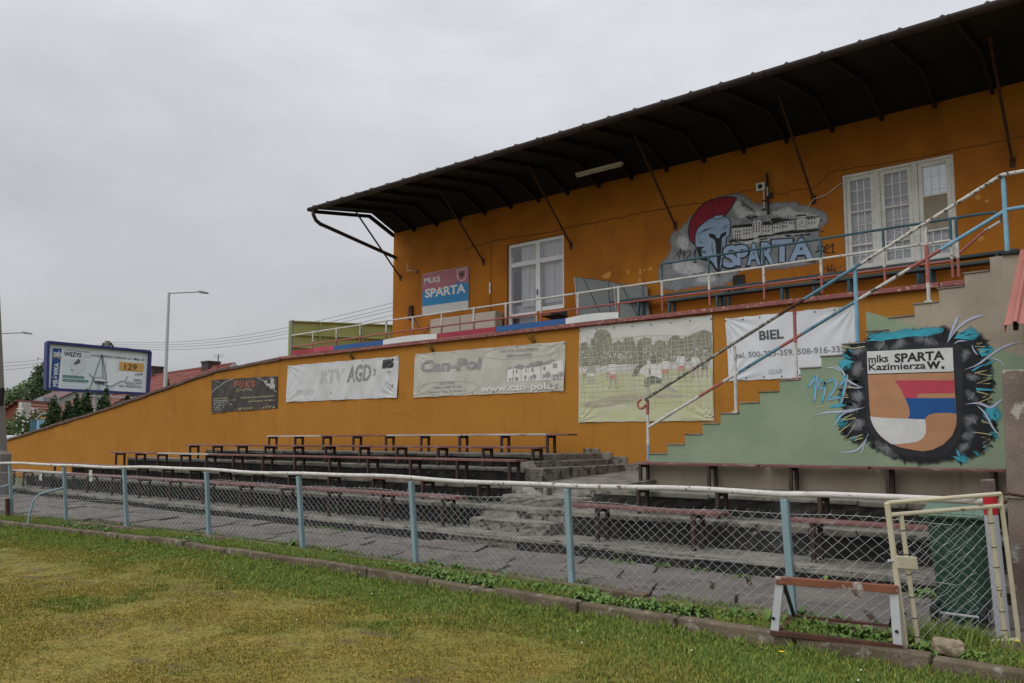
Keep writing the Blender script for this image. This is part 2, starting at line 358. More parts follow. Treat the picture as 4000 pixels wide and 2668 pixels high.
# ---------------------------------------------------------------- ground
def bend(x): return -.0105 * (x + 9) ** 2 if x < -9 else 0.     # the track edge curves away on the left
def vn(x, y, s, seed=0):                                           # smooth value noise 0..1
    x, y = np.asarray(x) / s + 100.3 + seed * 17, np.asarray(y) / s + 57.1 + seed * 31
    xi, yi = np.floor(x).astype(int), np.floor(y).astype(int); fx, fy = x - xi, y - yi
    h = lambda a, b: np.modf(np.abs(np.sin(a * 127.1 + b * 311.7 + seed * 74.7) * 43758.5453))[0]
    fx, fy = fx*fx*(3-2*fx), fy*fy*(3-2*fy)
    return (h(xi,yi)*(1-fx)+h(xi+1,yi)*fx)*(1-fy)+(h(xi,yi+1)*(1-fx)+h(xi+1,yi+1)*fx)*fy
def fbm(x, y, s, seed=0): return .5*vn(x,y,s,seed)+.3*vn(x,y,s/2.1,seed+1)+.2*vn(x,y,s/4.3,seed+2)
KY = 6.22
def green_mask(x, y):
    d = (KY + np.where(x < -9, -.0105 * (x + 9) ** 2, 0)) - y            # metres from the kerb
    g = 1.28 - .75 * d / np.where(x > -3.4, 1.9, 1.15 + .05 * (-9 - np.minimum(x, -9))) + 1.5 * (fbm(x, y, 1.5, 3) - .5)
    p = np.clip((fbm(x * .7, y, .7, 9) - .53) * 4.5, 0, 1)
    f = .28 * np.clip((fbm(x, y, .13, 14) - .5) * 6, 0, 1)                # single greener tufts
    return np.clip(np.maximum(np.maximum(g, p * .8), f), 0, 1)
def bare_mask(x, y): return np.clip((fbm(x * .6, y * 1.5, .22, 21) - .60) * 7, 0, 1) * np.clip((fbm(x, y, 1.2, 33) - .38) * 5, 0, 1) * (1 - green_mask(x, y))

g = MB(); g.box(-700, 700, -500, 900, -1.5, -.03)
m_far = mat('far_grass', C4(.07,.09,.025), C4(.10,.10,.03), sc=.2, rough=1)
tag(g.build('ground', m_far), kind='structure')

def grassmat(name, leaf):
    m = bpy.data.materials.new(name); m.use_nodes = True; t = m.node_tree; n = t.nodes.new; l = t.links.new
    b = t.nodes['Principled BSDF']; b.inputs['Roughness'].default_value = .9; b.inputs['Specular IOR Level'].default_value = .15
    am = n('ShaderNodeAttribute'); am.attribute_name = 'green'; ab = n('ShaderNodeAttribute'); ab.attribute_name = 'bare'
    g_ = n('ShaderNodeNewGeometry'); z = n('ShaderNodeTexNoise'); z.inputs['Scale'].default_value = 22 if not leaf else 30; z.inputs['Detail'].default_value = 6
    l(g_.outputs['Position'], z.inputs['Vector'])
    def mix(f, a, c):
        x = n('ShaderNodeMix'); x.data_type = 'RGBA'; l(f, x.inputs[0])
        for i, v in ((6, a), (7, c)):
            if isinstance(v, tuple): x.inputs[i].default_value = v
            else: l(v, x.inputs[i])
        return x.outputs[2]
    r = n('ShaderNodeMapRange'); r.inputs[1].default_value = .35; r.inputs[2].default_value = .68; l(z.outputs[0], r.inputs[0])
    if leaf:
        tn = n('ShaderNodeAttribute'); tn.attribute_name = 'tint'
        moss = mix(tn.outputs['Fac'], C4(.22,.165,.03), C4(.375,.295,.078)); gr = mix(tn.outputs['Fac'], C4(.09,.15,.026), C4(.20,.275,.06))
        c = mix(am.outputs['Fac'], moss, gr)
    else:
        moss = mix(r.outputs[0], C4(.16,.12,.026), C4(.31,.24,.06)); gr = mix(r.outputs[0], C4(.085,.13,.025), C4(.14,.20,.042))
        c = mix(am.outputs['Fac'], moss, gr)
        soil = mix(r.outputs[0], C4(.06,.045,.03), C4(.13,.10,.065)); c = mix(ab.outputs['Fac'], c, soil)
    l(c, b.inputs['Base Color'])
    z2 = n('ShaderNodeTexNoise'); z2.inputs['Scale'].default_value = 45; z2.inputs['Detail'].default_value = 5; l(g_.outputs['Position'], z2.inputs['Vector'])
    bp = n('ShaderNodeBump'); bp.inputs['Strength'].default_value = .9 if not leaf else .1; bp.inputs['Distance'].default_value = .03
    l(z2.outputs[0], bp.inputs['Height']); l(bp.outputs[0], b.inputs['Normal'])
    return m
m_turf = grassmat('turf', False); m_blade = grassmat('grass_blades', True)

def np_mesh(name, V, Fc, mt, attrs, nper):
    me = bpy.data.meshes.new(name); me.vertices.add(len(V)); me.vertices.foreach_set('co', V.astype(np.float32).ravel())
    me.loops.add(Fc.size); me.loops.foreach_set('vertex_index', Fc.astype(np.int32).ravel())
    me.polygons.add(len(Fc)); me.polygons.foreach_set('loop_start', np.arange(0, Fc.size, nper, dtype=np.int32))
    me.update(calc_edges=True); me.materials.append(mt)
    for k, a in attrs.items():
        t = me.attributes.new(k, 'FLOAT', 'POINT'); t.data.foreach_set('value', a.astype(np.float32))
    o = bpy.data.objects.new(name, me); col.objects.link(o); return o
xs = np.arange(-30, 6.01, .1); ts = np.linspace(0, 1, 130)
X, T = np.meshgrid(xs, ts, indexing='ij'); B = np.where(X < -9, -.0105*(X+9)**2, 0)
Y = -6 + (KY + B + .03 + 6) * T
Z = .025 * (fbm(X, Y, .6, 5) - .5)
i = np.arange(len(xs)-1)[:, None]*len(ts) + np.arange(len(ts)-1)[None, :]; i = i.ravel()
Fq = np.stack([i, i+len(ts), i+len(ts)+1, i+1], 1)
o = np_mesh('pitch', np.stack([X.ravel(), Y.ravel(), Z.ravel()], 1), Fq, m_turf,
            {'green': green_mask(X, Y).ravel(), 'bare': bare_mask(X, Y).ravel()}, 4)
o.data.polygons.foreach_set('use_smooth', [True]*len(Fq)); tag(o, kind='structure')

def scatter_blades(name, x, y, z, h, wd, grn, lean=.7):
    n = len(x); a = rng.uniform(0, 2*np.pi, n); la = rng.uniform(0, 2*np.pi, n); lm = rng.uniform(.1, lean, n) * h
    dx, dy = np.cos(a)*wd/2, np.sin(a)*wd/2; lx, ly = np.cos(la)*lm, np.sin(la)*lm
    V = np.empty((n, 5, 3))
    V[:,0] = np.stack([x-dx, y-dy, z], 1); V[:,1] = np.stack([x+dx, y+dy, z], 1)
    V[:,2] = np.stack([x+dx*.8+lx*.35, y+dy*.8+ly*.35, z+h*.6], 1); V[:,3] = np.stack([x-dx*.8+lx*.35, y-dy*.8+ly*.35, z+h*.6], 1)
    V[:,4] = np.stack([x+lx, y+ly, z+h], 1)
    b = np.arange(n)[:, None]*5
    F3 = np.concatenate([b+[0,1,2], b+[0,2,3], b+[3,2,4]])
    t = np.repeat(rng.uniform(0, 1, n), 5); gm = np.repeat(np.clip(grn, 0, 1), 5)
    return np_mesh(name, V.reshape(-1, 3), F3, m_blade, {'tint': t, 'green': gm}, 3)
# blades over the part of the pitch that is seen, thinning out with distance
n0 = 900000
x = rng.uniform(-26, .6, n0); y = rng.uniform(1.2, KY, n0)
Bx = np.where(x < -9, -.0105*(x+9)**2, 0)
fw = np.array(_H); rt = np.array(_R)
zf = x*fw[0]+y*fw[1]; xr = x*rt[0]+y*rt[1]
px = xr/zf*3164; ok = (y < KY+Bx-.02) & (zf > 4.6) & (np.abs(px) < 2080) & (1720+3164*1.6/zf < 2760)
gm = green_mask(x, y); bm_ = bare_mask(x, y)
ok &= rng.uniform(0, 1, n0) < np.clip(8.0/zf, .15, 1.)**1.3 * np.where(gm > .5, .95, .75) * (1-.8*bm_)
x, y, gm, zf = x[ok], y[ok], gm[ok], zf[ok]
d = KY + np.where(x < -9, -.0105*(x+9)**2, 0) - y
h = np.where(gm > .5, rng.uniform(.010, .040, len(x)), rng.uniform(.005, .020, len(x))) * (1 + 2.0*np.exp(-d/.10)) * (.6 + .9*vn(x, y, .11, 71))
print('blades', len(x))
o = scatter_blades('grass', x, y, np.full(len(x), -.005), h, .005 + .0010*zf, gm + rng.uniform(-.55, .32, len(x)))
tag(o, kind='stuff')
o = None

# ---------------------------------------------------------------- kerb, verge, path
mb = MB(); xk = -31.
while xk < 5:
    ln = random.choice([.95, 1., 1., 1.02]); x0, x1 = xk + .012, xk + ln - .012
    dz = random.uniform(-.02, .012); dy = random.uniform(-.018, .018); tl = random.uniform(-.014, .014)
    vs = []
    for zz in (-.1, .118):
        for xx, yy in ((x0, KY), (x1, KY), (x1, KY+.13), (x0, KY+.13)):
            top = zz > 0
            vs.append((xx, yy + bend(xx) + dy + (.006 if top and yy == KY else 0), zz + (dz + tl*(1 if xx == x1 else -1) if top else 0)))
    mb.add(vs, [(3,2,1,0),(4,5,6,7),(0,1,5,4),(1,2,6,5),(2,3,7,6),(3,0,4,7)]); xk += ln
tag(mb.build('kerb', m_kerb, bevel=.014), kind='structure')
mb = MB(); xs2 = [(-32 + .5*k) for k in range(76)]
b = mb.add([(x, KY+.12+bend(x), .085 + .01*math.sin(x*3)) for x in xs2] + [(x, 6.99+bend(x)*.9, .08) for x in xs2], [(i, i+1, 76+i+1, 76+i) for i in range(75)])
tag(mb.build('verge', m_soil), kind='structure')
mb = MB(); xk = -32.
while xk < 5:
    ln = random.uniform(.9, 1.1)
    for q in (0,):
        vs = []
        for zz in (-.1, .128 + random.uniform(-.025, .012)):
            for xx, yy in ((xk+.01, 6.83), (xk+ln-.01, 6.83), (xk+ln-.01, 6.95), (xk+.01, 6.95)): vs.append((xx, yy + bend(xx)*.9 + random.uniform(-.004, .004), zz))
        mb.add(vs, [(3,2,1,0),(4,5,6,7),(0,1,5,4),(1,2,6,5),(2,3,7,6),(3,0,4,7)])
    xk += ln
tag(mb.build('kerb_edging', m_kerb, bevel=.008), kind='structure')
mb = MB(); mb.box(-60, 8, 0, 8.9, -.2, .06); 
# soil bed under the slabs starts behind the verge
mb = MB()
b = mb.add([(x, 6.93+bend(x)*.9, .05) for x in xs2] + [(x, 8.95, .05) for x in xs2], [(i, i+1, 76+i+1, 76+i) for i in range(75)])
tag(mb.build('path_bed', m_soil), kind='structure')
mb = MB(); row = 0; yy = 8.84
while yy > 2.0:
    dy_ = [.62, .55, .66, .52][row % 4]; xk = -31 + (row % 2) * .45 + random.uniform(0, .3)
    while xk < 6:
        ln = random.uniform(.75, 1.25); yc = yy - dy_/2
        if yc - .2 > 7.02 + bend(xk + ln/2) * .9:
            tz = .096 + random.uniform(-.016, .014); sx = .28
            vs = []
            q = [(xk+.02, yy-dy_+.016), (xk+ln-.02, yy-dy_+.016), (xk+ln-.02, yy-.016), (xk+.02, yy-.016)]
            for zz in (.03, tz):
                for j, (a_, b_) in enumerate(q):
                    vs.append((a_ + (b_-yc)*-.45 + random.uniform(-.03, .03), max(b_ + random.uniform(-.01, .01), 7.0 + bend(a_)*.9), zz + (random.uniform(-.006, .006) if zz > .05 else 0)))
            mb.add(vs, [(3,2,1,0),(4,5,6,7),(0,1,5,4),(1,2,6,5),(2,3,7,6),(3,0,4,7)])
        xk += ln
    yy -= dy_; row += 1
tag(mb.build('path', m_slab, bevel=.008), kind='structure')

# ---------------------------------------------------------------- weeds (one mass of ground cover)
m_weed = mat('weed_leaf', C4(.105,.18,.035), C4(.065,.12,.024), sc=4, c3=C4(.19,.25,.06), sc3=9, lo3=.5, hi3=.7, rough=.65, spec=.3)
def leaf(mb, base, az, ln, wd, rise):
    d = Vector((math.cos(az), math.sin(az), 0)); n_ = Vector((-d.y, d.x, 0)); pts = []
    for t, ww in ((0, .15), (.35, .8), (.7, 1.), (1., .05)):
        p = base + d * ln * t * math.cos(rise) + Vector((0, 0, ln * (math.sin(rise)*t - .55*t*t*t)))
        pts.append((p - n_*wd*ww/2 + Vector((0,0,wd*.15*ww)), p, p + n_*wd*ww/2 + Vector((0,0,wd*.15*ww))))
    vs = [v for r_ in pts for v in r_]
    mb.add(vs, [(i*3+j, i*3+j+1, i*3+j+4, i*3+j+3) for i in range(3) for j in (0, 1)])
def rosette(mb, x, y, z, s, k=12):
    for _ in range(k):
        leaf(mb, Vector((x + random.uniform(-.02,.02)*s, y + random.uniform(-.02,.02)*s, z)), random.uniform(0, 6.28), s*random.uniform(.5, 1.1), s*random.uniform(.14, .26), random.uniform(.25, 1.25))
mb = MB()
for _ in range(1700):
    x = -25 + 25.6 * random.random() ** .8
    if x < -17 and random.random() < .4: continue
    yv = random.choice([random.triangular(6.36, 6.78, 6.6), random.triangular(6.36, 6.78, 6.5), random.triangular(6.36, 6.8, 6.5), random.gauss(7.03, .05)]) + bend(x)
    if vn(x, yv, .9, 40) < .2: continue
    rosette(mb, x, yv, .085, random.uniform(.06, .15) * (1.25 if vn(x, yv, 1.3, 44) > .6 else .9), random.randint(8, 16))
for _ in range(150):                                                # foot of the lowest step
    x = random.uniform(-16, -1.4)
    if vn(x, 8.8, 1.1, 51) < (.5 if x < -6 else .3): continue
    rosette(mb, x, random.gauss(8.74, .06), .09, random.uniform(.05, .13), 9)
for _ in range(70):                                                 # along the kerb face on the pitch side
    x = random.uniform(-12, 0); rosette(mb, x, KY - .05 + bend(x) + random.uniform(-.08, .02), 0, random.uniform(.05, .10), 8)
for x, yv, s_ in ((-2.2,6.62,.22),(-2.0,6.6,.2),(-2.45,6.7,.2),(-2.75,6.6,.22),(-3.0,6.55,.2),(-3.1,6.66,.22),(-2.9,6.6,.2),(-1.85,6.66,.18),(-3.35,6.55,.18),(-4.0,6.6,.18),(-1.2,6.45,.16),(-1.05,6.55,.16),(-6.6,6.95,.2),(-4.9,7.05,.2),(-9.9,7.0,.24),(-8.9,6.9,.2),(-2.1,8.72,.2),(-1.8,8.7,.22),(-2.0,8.65,.2),(-1.6,8.6,.2),(-3.0,8.7,.2)):
    rosette(mb, x, yv, .085, s_, 22)
tag(mb.build('weeds', m_weed), kind='stuff')
# verge grass
nv = 90000; x = rng.uniform(-25, .8, nv); B = np.where(x < -9, -.0105*(x+9)**2, 0)
y = np.where(rng.uniform(0, 1, nv) < .85, rng.uniform(6.35, 6.82, nv), rng.normal(7.03, .04, nv)) + B
k = (vn(x, y, .8, 60) > .33); x, y = x[k], y[k]
o = scatter_blades('verge_grass', x, y, np.full(len(x), .08), rng.uniform(.02, .085, len(x)), .007, .9 + rng.uniform(-.35, .2, len(x)), lean=.9); tag(o, kind='stuff')
tf = 700; a = rng.uniform(0, 1, tf); x = rng.normal(-1.42, .13, tf); y = rng.normal(6.85, .09, tf)
o = scatter_blades('grass_tuft', x, y, np.full(tf, .08), rng.uniform(.08, .19, tf), .010, rng.uniform(.8, 1, tf), lean=1.1)
tag(o, 'tall clump of long grass growing in front of the green wheelie bin', 'grass tuft')
def dandelion(px, py, z, label):
    P = at(2, z, px, py); t = thing('dandelion', label, 'flower', (P.x, P.y, z - .05)); mb = MB()
    mb.tube([(P.x, P.y, z - .05), (P.x, P.y, z)], .003, 5); mb.build('stem', m_weed, t)
    h_ = MB()
    for q in range(14):
        a_ = q * .449; h_.add([(P.x, P.y, z), (P.x + .018*math.cos(a_-.2), P.y + .018*math.sin(a_-.2), z+.006), (P.x + .02*math.cos(a_), P.y + .02*math.sin(a_), z+.008), (P.x + .018*math.cos(a_+.2), P.y + .018*math.sin(a_+.2), z+.006)], [(0,1,2,3)])
    h_.build('flower_head', m_yellow, t)
nd = 42; x = rng.uniform(-14, -.8, nd); y = KY - rng.uniform(.25, 3.2, nd); k = green_mask(x, y) > .25; x, y = x[k], y[k]; a = rng.uniform(.7, 1.3, len(x))*.007
V = np.stack([np.stack([x-a, y, x*0+.035], 1), np.stack([x, y-a, x*0+.033], 1), np.stack([x+a, y, x*0+.037], 1), np.stack([x, y+a, x*0+.04], 1)], 1).reshape(-1, 3)
tag(np_mesh('daisies', V, np.arange(len(x)*4).reshape(-1, 4), mat('daisy_white', C4(.7,.7,.66)), {}, 4), kind='stuff')
m_yellow = mat('dandelion_yellow', C4(.75,.52,.02), rough=.7)
dandelion(3975, 2507, .16, 'yellow dandelion in bloom under the right corner of the cream gate')
dandelion(3052, 2548, .05, 'small yellow dandelion in the lawn below the low rusty frame')
# ---------------------------------------------------------------- stepped terraces
TY = [8.85, 9.6, 10.35, 11.1, 11.85]; TZ = [.25, .58, .86, 1.10, 1.34]; WALL = 13.8; FL = 12.2; UP = 15.5
def rough_face(mb, x0, x1, y, z0, z1, amp=.012, n=None):           # a riser with an uneven face
    n = n or max(2, int((x1 - x0) / .12)); rows = 4
    vs = [(x0 + (x1-x0)*i/n, y + (random.uniform(-amp, amp) if 0 < j else 0), z0 + (z1-z0)*j/rows + (random.uniform(-amp, 0)*.5 if j == rows else 0)) for j in range(rows+1) for i in range(n+1)]
    mb.add(vs, [(j*(n+1)+i, j*(n+1)+i+1, (j+1)*(n+1)+i+1, (j+1)*(n+1)+i) for j in range(rows) for i in range(n)])
def tier(parent, xl, xr, k, yb, mr_=None, zb=None):
    y, z = TY[k], TZ[k]; zb = zb if zb is not None else (TZ[k-1] if k else .06)
    t = MB().m(m_tread); t.box(xl, xr, y + .035, yb, .0, z)
    # worn nosing, broken into uneven pieces
    x = xl
    while x < xr:
        ln = min(random.uniform(.5, 1.3), xr - x)
        t.box(x + .004, x + ln - .004, y - random.uniform(.0, .02), y + .06, z - random.uniform(.05, .08), z + random.uniform(.002, .008)); x += ln
    o = t.build('tread', None, parent, bevel=.012)
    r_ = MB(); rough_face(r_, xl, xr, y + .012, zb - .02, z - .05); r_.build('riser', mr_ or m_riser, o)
    return o
GL, GR = -8.62, -6.98                                                # the aisle between the two blocks
tl = thing('concrete_terrace', 'long mould-blackened concrete terrace of five steps left of the aisle', 'terrace', (-17, 10, 0))
XL = [-33, -27.3, -25.9, -23.9, -20.9]; XR = [GL, GL, GL, -8.95, -9.1]
for k in range(5):
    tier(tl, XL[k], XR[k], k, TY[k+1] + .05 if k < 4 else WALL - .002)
tr_ = thing('concrete_terrace', 'short concrete terrace of three steps right of the aisle, below the green stair wall', 'terrace', (-4, 10, 0))
for k in range(3):
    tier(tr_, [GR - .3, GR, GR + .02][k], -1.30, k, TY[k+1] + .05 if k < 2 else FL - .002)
# aisle: the same levels with half steps, then a landing by the wall
ai = thing('aisle_steps', 'worn flaking concrete steps of the aisle between the two terraces', 'steps', (-7.8, 9, 0))
for k in range(2): tier(ai, GL + .003, ([GR - .3, GR][k]) - .003, k, TY[k+1] + .05, m_riserlight if k else m_stone)
for (y0, z0, z1) in ((9.28, .24, .42), (10.03, .57, .73)):
    b = MB(); b.box(GL + .05, GR - .05, y0 + .02, y0 + .40, z0, z1); o = b.build('half_step', m_tread, ai, bevel=.02)
    b = MB(); rough_face(b, GL + .05, GR - .05, y0 + .005, z0, z1 - .015, .016); b.build('riser', m_stone, o)
b = MB(); b.m(m_tread).add([(GL, TY[2]+.03, .86), (GR+.02, TY[2]+.03, .86), (GR+.02, WALL-.004, 1.0), (GL, WALL-.004, 1.0), (GL, TY[2]+.03, .3), (GR+.02, TY[2]+.03, .3), (GR+.02, WALL-.004, .3), (GL, WALL-.004, .3)], [(0,1,2,3),(7,6,5,4),(0,4,5,1),(1,5,6,2),(2,6,7,3),(3,7,4,0)])
b.build('landing', None, ai)
b = MB(); rough_face(b, GL, GR + .02, TY[2] + .012, .57, .845, .014); b.build('riser', m_riserlight, ai)
# three side steps from the landing up to the top tier
for i, (xr, y0, z0, z1) in enumerate(((-8.55, 11.12, .86, 1.12), (-8.85, 11.3, 1.1, 1.23), (-9.1, 11.87, 1.2, 1.345))):
    b = MB().m(m_stone); x0 = xr - .42
    n = 9; yy = [y0 + (WALL - .01 - y0) * j / n for j in range(n + 1)]
    vs = []
    for y in yy:
        e = random.uniform(-.025, .025)
        vs += [(x0, y, z0), (xr + e, y, z0), (xr + e*.6, y, z1 + random.uniform(-.008, .006)), (x0, y, z1 - .003*i)]
    fs = [(j*4+k, j*4+(k+1) % 4, (j+1)*4+(k+1) % 4, (j+1)*4+k) for j in range(n) for k in range(4)] + [(0,1,2,3), (n*4+3,n*4+2,n*4+1,n*4)]
    b.add(vs, fs); b.build('side_step', None, ai, bevel=.015)
b = MB().m(m_stone)                                                   # rough plinth left bare under the orange paint
for i, (x0, x1, zt) in enumerate(((-9.55,-9.15,1.44),(-9.15,-8.85,1.36),(-8.85,-8.5,1.26),(-8.5,-7.9,1.13),(-7.9,-7.3,1.09),(-7.3,-6.6,1.07))):
    b.box(x0, x1, WALL - .022 - .004*(i % 2), WALL, .9, zt + random.uniform(-.02, .02))
b.build('plinth', None, ai, bevel=.01)

# ---------------------------------------------------------------- benches
def bench(label, x0, x1, yf, zd, zs, frames, segs, fm=m_bframe, dep=.32, group='plank benches on the terraces', cat='bench', leg=.05):
    t = thing('plank_bench', label, cat, ((x0+x1)/2, yf + dep/2, zd), group)
    for a, c, mt in segs:
        s_ = MB().m(mt)
        for q in (0, 1):
            y0 = yf + q * (dep/2 + .01); dz = random.uniform(-.003, .003)
            s_.box(a + .004 + random.uniform(0, .02), c - .004 - random.uniform(0, .02), y0, y0 + dep/2 - .012, zs - .038 + dz, zs + dz)
        s_.build('seat', None, t, bevel=.006)
    f0 = None
    for fx in frames:
        if f0 is None:
            f = MB(); h = zs - .039
            f.box(fx, fx+leg, yf + .015, yf + .015 + leg, zd - .01, h - .05); f.box(fx, fx+leg, yf + dep - .015 - leg, yf + dep - .015, zd - .01, h - .05)
            f.box(fx, fx+leg, yf + .012, yf + dep - .012, h - .05, h)
            f0 = f.build('frame', fm, t, bevel=.004); fx0 = fx
        else:
            c = f0.copy(); col.objects.link(c); c.location = (fx - fx0, 0, 0)
            ORG[c.name] = wloc(f0)
    return t
def spaced(a, b, n): return [a + (b-a)*i/(n-1) for i in range(n)]
bench('topmost terrace bench with grey-white planks, standing against the orange wall', -19.65, -9.32, 12.95, 1.34, 1.735, spaced(-19.6, -9.9, 9),
      [(-19.65,-17.2,m_seatg),(-17.2,-14.7,m_seatr),(-14.7,-12.2,m_seatg),(-12.2,-9.86,m_seatg),(-9.86,-9.32,m_seatr)], m_bframe_r)
bench('second bench from the top on the left terrace, one step below the grey-white one', -21.2, -8.85, 11.4, 1.10, 1.49, spaced(-21.0, -9.05, 11),
      [(-21.2,-18.6,m_seatr),(-18.6,-16.,m_seatr),(-16.,-13.4,m_seatr),(-13.4,-10.8,m_seatr),(-10.8,-8.85,m_seatr)], m_bframe)
bench('x', -24.0, -8.75, 10.63, .86, 1.27, spaced(-23.7, -8.95, 13),
      [(-24.0,-21.2,m_seatr),(-21.2,-18.6,m_seatg),(-18.6,-16.2,m_seatr),(-16.2,-13.6,m_seatr),(-13.6,-11,m_seatr),(-11,-8.75,m_seatr)])['label'] = 'middle bench of the five on the left terrace, one pale plank among red-brown ones'
bench('fourth bench from the top on the left terrace, just under the fence rail', -26.4, -8.7, 9.88, .58, .93, spaced(-26, -8.98, 14),
      [(-26.4,-23.8,m_seatr),(-23.8,-21.2,m_seatr),(-21.2,-18.4,m_seatg),(-18.4,-16,m_seatr),(-16,-13.4,m_seatr),(-13.4,-11,m_seatr),(-11,-8.7,m_seatr)])
bench('lowest front bench of the left terrace, in front of a black riser', -31, -8.72, 9.12, .25, .73, spaced(-30.5, -9.05, 16),
      [(-31,-27,m_seatr),(-27,-23.4,m_seatg),(-23.4,-19.8,m_seatr),(-19.8,-16,m_seatr),(-16,-12.6,m_seatr),(-12.6,-8.72,m_seatr)])
bench('long red-brown bench standing against the green stair wall', -7.2, -1.75, 11.85, .87, 1.235, [-7.1, -5.86, -4.55, -3.2, -1.95],
      [(-7.2,-5.0,m_seatr),(-5.0,-3.4,m_seatr),(-3.4,-1.75,m_seatr)], m_bframe)
bench('bench in two pieces on the right terrace, one step below the green stair wall', -6.35, -1.5, 9.85, .58, .96, [-5.95, -4.76, -3.44, -1.9],
      [(-6.35,-4.2,m_seatr),(-3.75,-1.5,m_seatr)])
bench('short front bench beside the aisle with a pale worn plank, right terrace', -6.53, -4.36, 9.12, .25, .73, [-6.15, -4.74], [(-6.53,-4.36,m_seatr)])
bench('short front bench behind the green wheelie bin, right terrace', -3.56, -1.42, 9.12, .25, .715, [-3.28, -1.7], [(-3.56,-1.42,m_seatr)])

# ---------------------------------------------------------------- the grandstand building
G = thing('grandstand', 'two-storey orange grandstand building with a dark overhanging roof', 'building', (-10, UP, 0))
# lower front wall with its sloping left end
XE = 4.0; ZL = 3.955
zs_ = lambda px, py: atY(WALL, px, py)
pA, pB, pC, pD = zs_(34, 1722), zs_(400, 1608), zs_(840, 1457), zs_(1102, 1388)
top = [(pA.x - 6, pA.z - .55), (pA.x, pA.z), (pB.x, pB.z), (pC.x, pC.z), (pD.x, ZL), (XE, ZL)]
out_ = [Vector((x, WALL, z)) for x, z in top] + [Vector((XE, WALL, 0)), Vector((top[0][0], WALL, 0))]
b = MB().m(m_orange); b.prism(out_, (0, .35, 0)); b.build('front_wall', None, G)
b = MB().m(m_coping)
for i in range(4):
    p, q = Vector((top[i][0], WALL + .16, top[i][1] + .045)), Vector((top[i+1][0], WALL + .16, top[i+1][1] + .045))
    n = max(2, int((q-p).length / .9))
    for k in range(n):
        a_, c_ = p.lerp(q, k/n), p.lerp(q, (k+1)/n); e = Vector((0, 0, random.uniform(-.015, .015)))
        b.bar(a_ + e, c_ - (c_-a_).normalized()*.01 + e, .45 + random.uniform(-.02, .02), .09 + random.uniform(-.01, .02))
b.build('coping', None, G, bevel=.01)
b = MB().m(m_ledge)
x = pD.x - .1
while x < -1.9:
    ln = min(random.uniform(1.6, 2.4), -1.9 - x); b.box(x + .003, x + ln - .003, WALL - .10 + random.uniform(-.006, .006), UP, ZL + .003, ZL + .085); x += ln
b.build('balcony_ledge', None, G, bevel=.012)
b = MB().m(m_tread); b.box(-1.9, XE, FL + .3, UP, ZL + .003, ZL + .10); b.build('stair_top_landing', None, G)
# upper wall with openings
dx0, dx1, dz1 = atY(UP, 1980, 957).x, atY(UP, 2202, 915).x, 6.58
dzs = atY(UP, 1000 + 2020/1.6793, 600 + 1012/1.6793).z
wx0, wx1, wz0, wz1 = -4.73, -2.83, 4.74, 6.62
BX0, BX1, BZ = -17.36, XE, 7.66; dmid = atY(UP, 1000 + 1840/1.6793, 600 + 800/1.6793).x
holes = [(dx0, dmid, 4.09, dz1), (dmid, dx1, dzs, dz1), (wx0, wx1, wz0, wz1)]
def wall_cells(mb, xs_, zs_, y0, y1, holes):
    for i in range(len(xs_)-1):
        for j in range(len(zs_)-1):
            cx, cz = (xs_[i]+xs_[i+1])/2, (zs_[j]+zs_[j+1])/2
            if any(h[0] < cx < h[1] and h[2] < cz < h[3] for h in holes): continue
            x0, x1, z0, z1 = xs_[i], xs_[i+1], zs_[j], zs_[j+1]
            mb.add([(x0,y0,z0),(x1,y0,z0),(x1,y0,z1),(x0,y0,z1)], [(0,1,2,3)])
    for x0, x1, z0, z1 in holes:
        mb.add([(x0,y0,z0),(x1,y0,z0),(x1,y1,z0),(x0,y1,z0),(x0,y0,z1),(x1,y0,z1),(x1,y1,z1),(x0,y1,z1)], [(0,1,2,3),(7,6,5,4)] + ([(0,3,7,4)] if abs(x0-dmid) > 1e-6 else []) + ([(1,5,6,2)] if abs(x1-dmid) > 1e-6 else []))
b = MB().m(m_orange_up)
wall_cells(b, sorted({BX0, dx0, dmid, dx1, wx0, wx1, BX1}), sorted({4.05, 4.09, dzs, dz1, wz0, wz1, BZ}), UP, UP + .16, holes)
b.add([(BX0, UP, 0), (BX0, UP, BZ), (BX0, 24, BZ), (BX0, 24, 0)], [(0, 1, 2, 3)])
b.build('upper_wall', None, G)
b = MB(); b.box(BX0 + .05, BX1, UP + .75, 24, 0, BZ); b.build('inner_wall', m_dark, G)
# roof: corrugated sheet over bent rafters
RX0 = -17.30; gy, gz = 12.66, 7.62; ky, kz = 14.6, 7.94; wy, wz = UP - .0, 7.56
b = MB().m(m_soffit)
prof = [(gy, gz + .05), (ky, kz + .04), (UP + .02, 7.585), (UP + .02, 8.3), (gy - .02, gz + .13)]
b.prism([Vector((RX0, y, z)) for y, z in prof], (XE - RX0, 0, 0)); RF = b.build('roof', None, G)
b = MB().m(m_gutter)
x = RX0
while x < XE:                                                       # ends of the sheet seams along the edge
    b.add([(x-.045, gy-.05, gz+.12), (x+.045, gy-.05, gz+.12), (x, gy-.05, gz+.152), (x-.045, gy+1.2, gz+.40), (x+.045, gy+1.2, gz+.40), (x, gy+1.2, gz+.45)], [(0,1,2),(3,5,4),(0,2,5,3),(1,4,5,2)]); x += .575
b.box(RX0 - .02, XE, gy - .03, gy + .06, gz + .10, gz + .125)
b.build('sheet_edge', None, RF)
x = -17.36; i = 0; rx = []
while x < XE: rx.append(x); x += .893
r0 = None
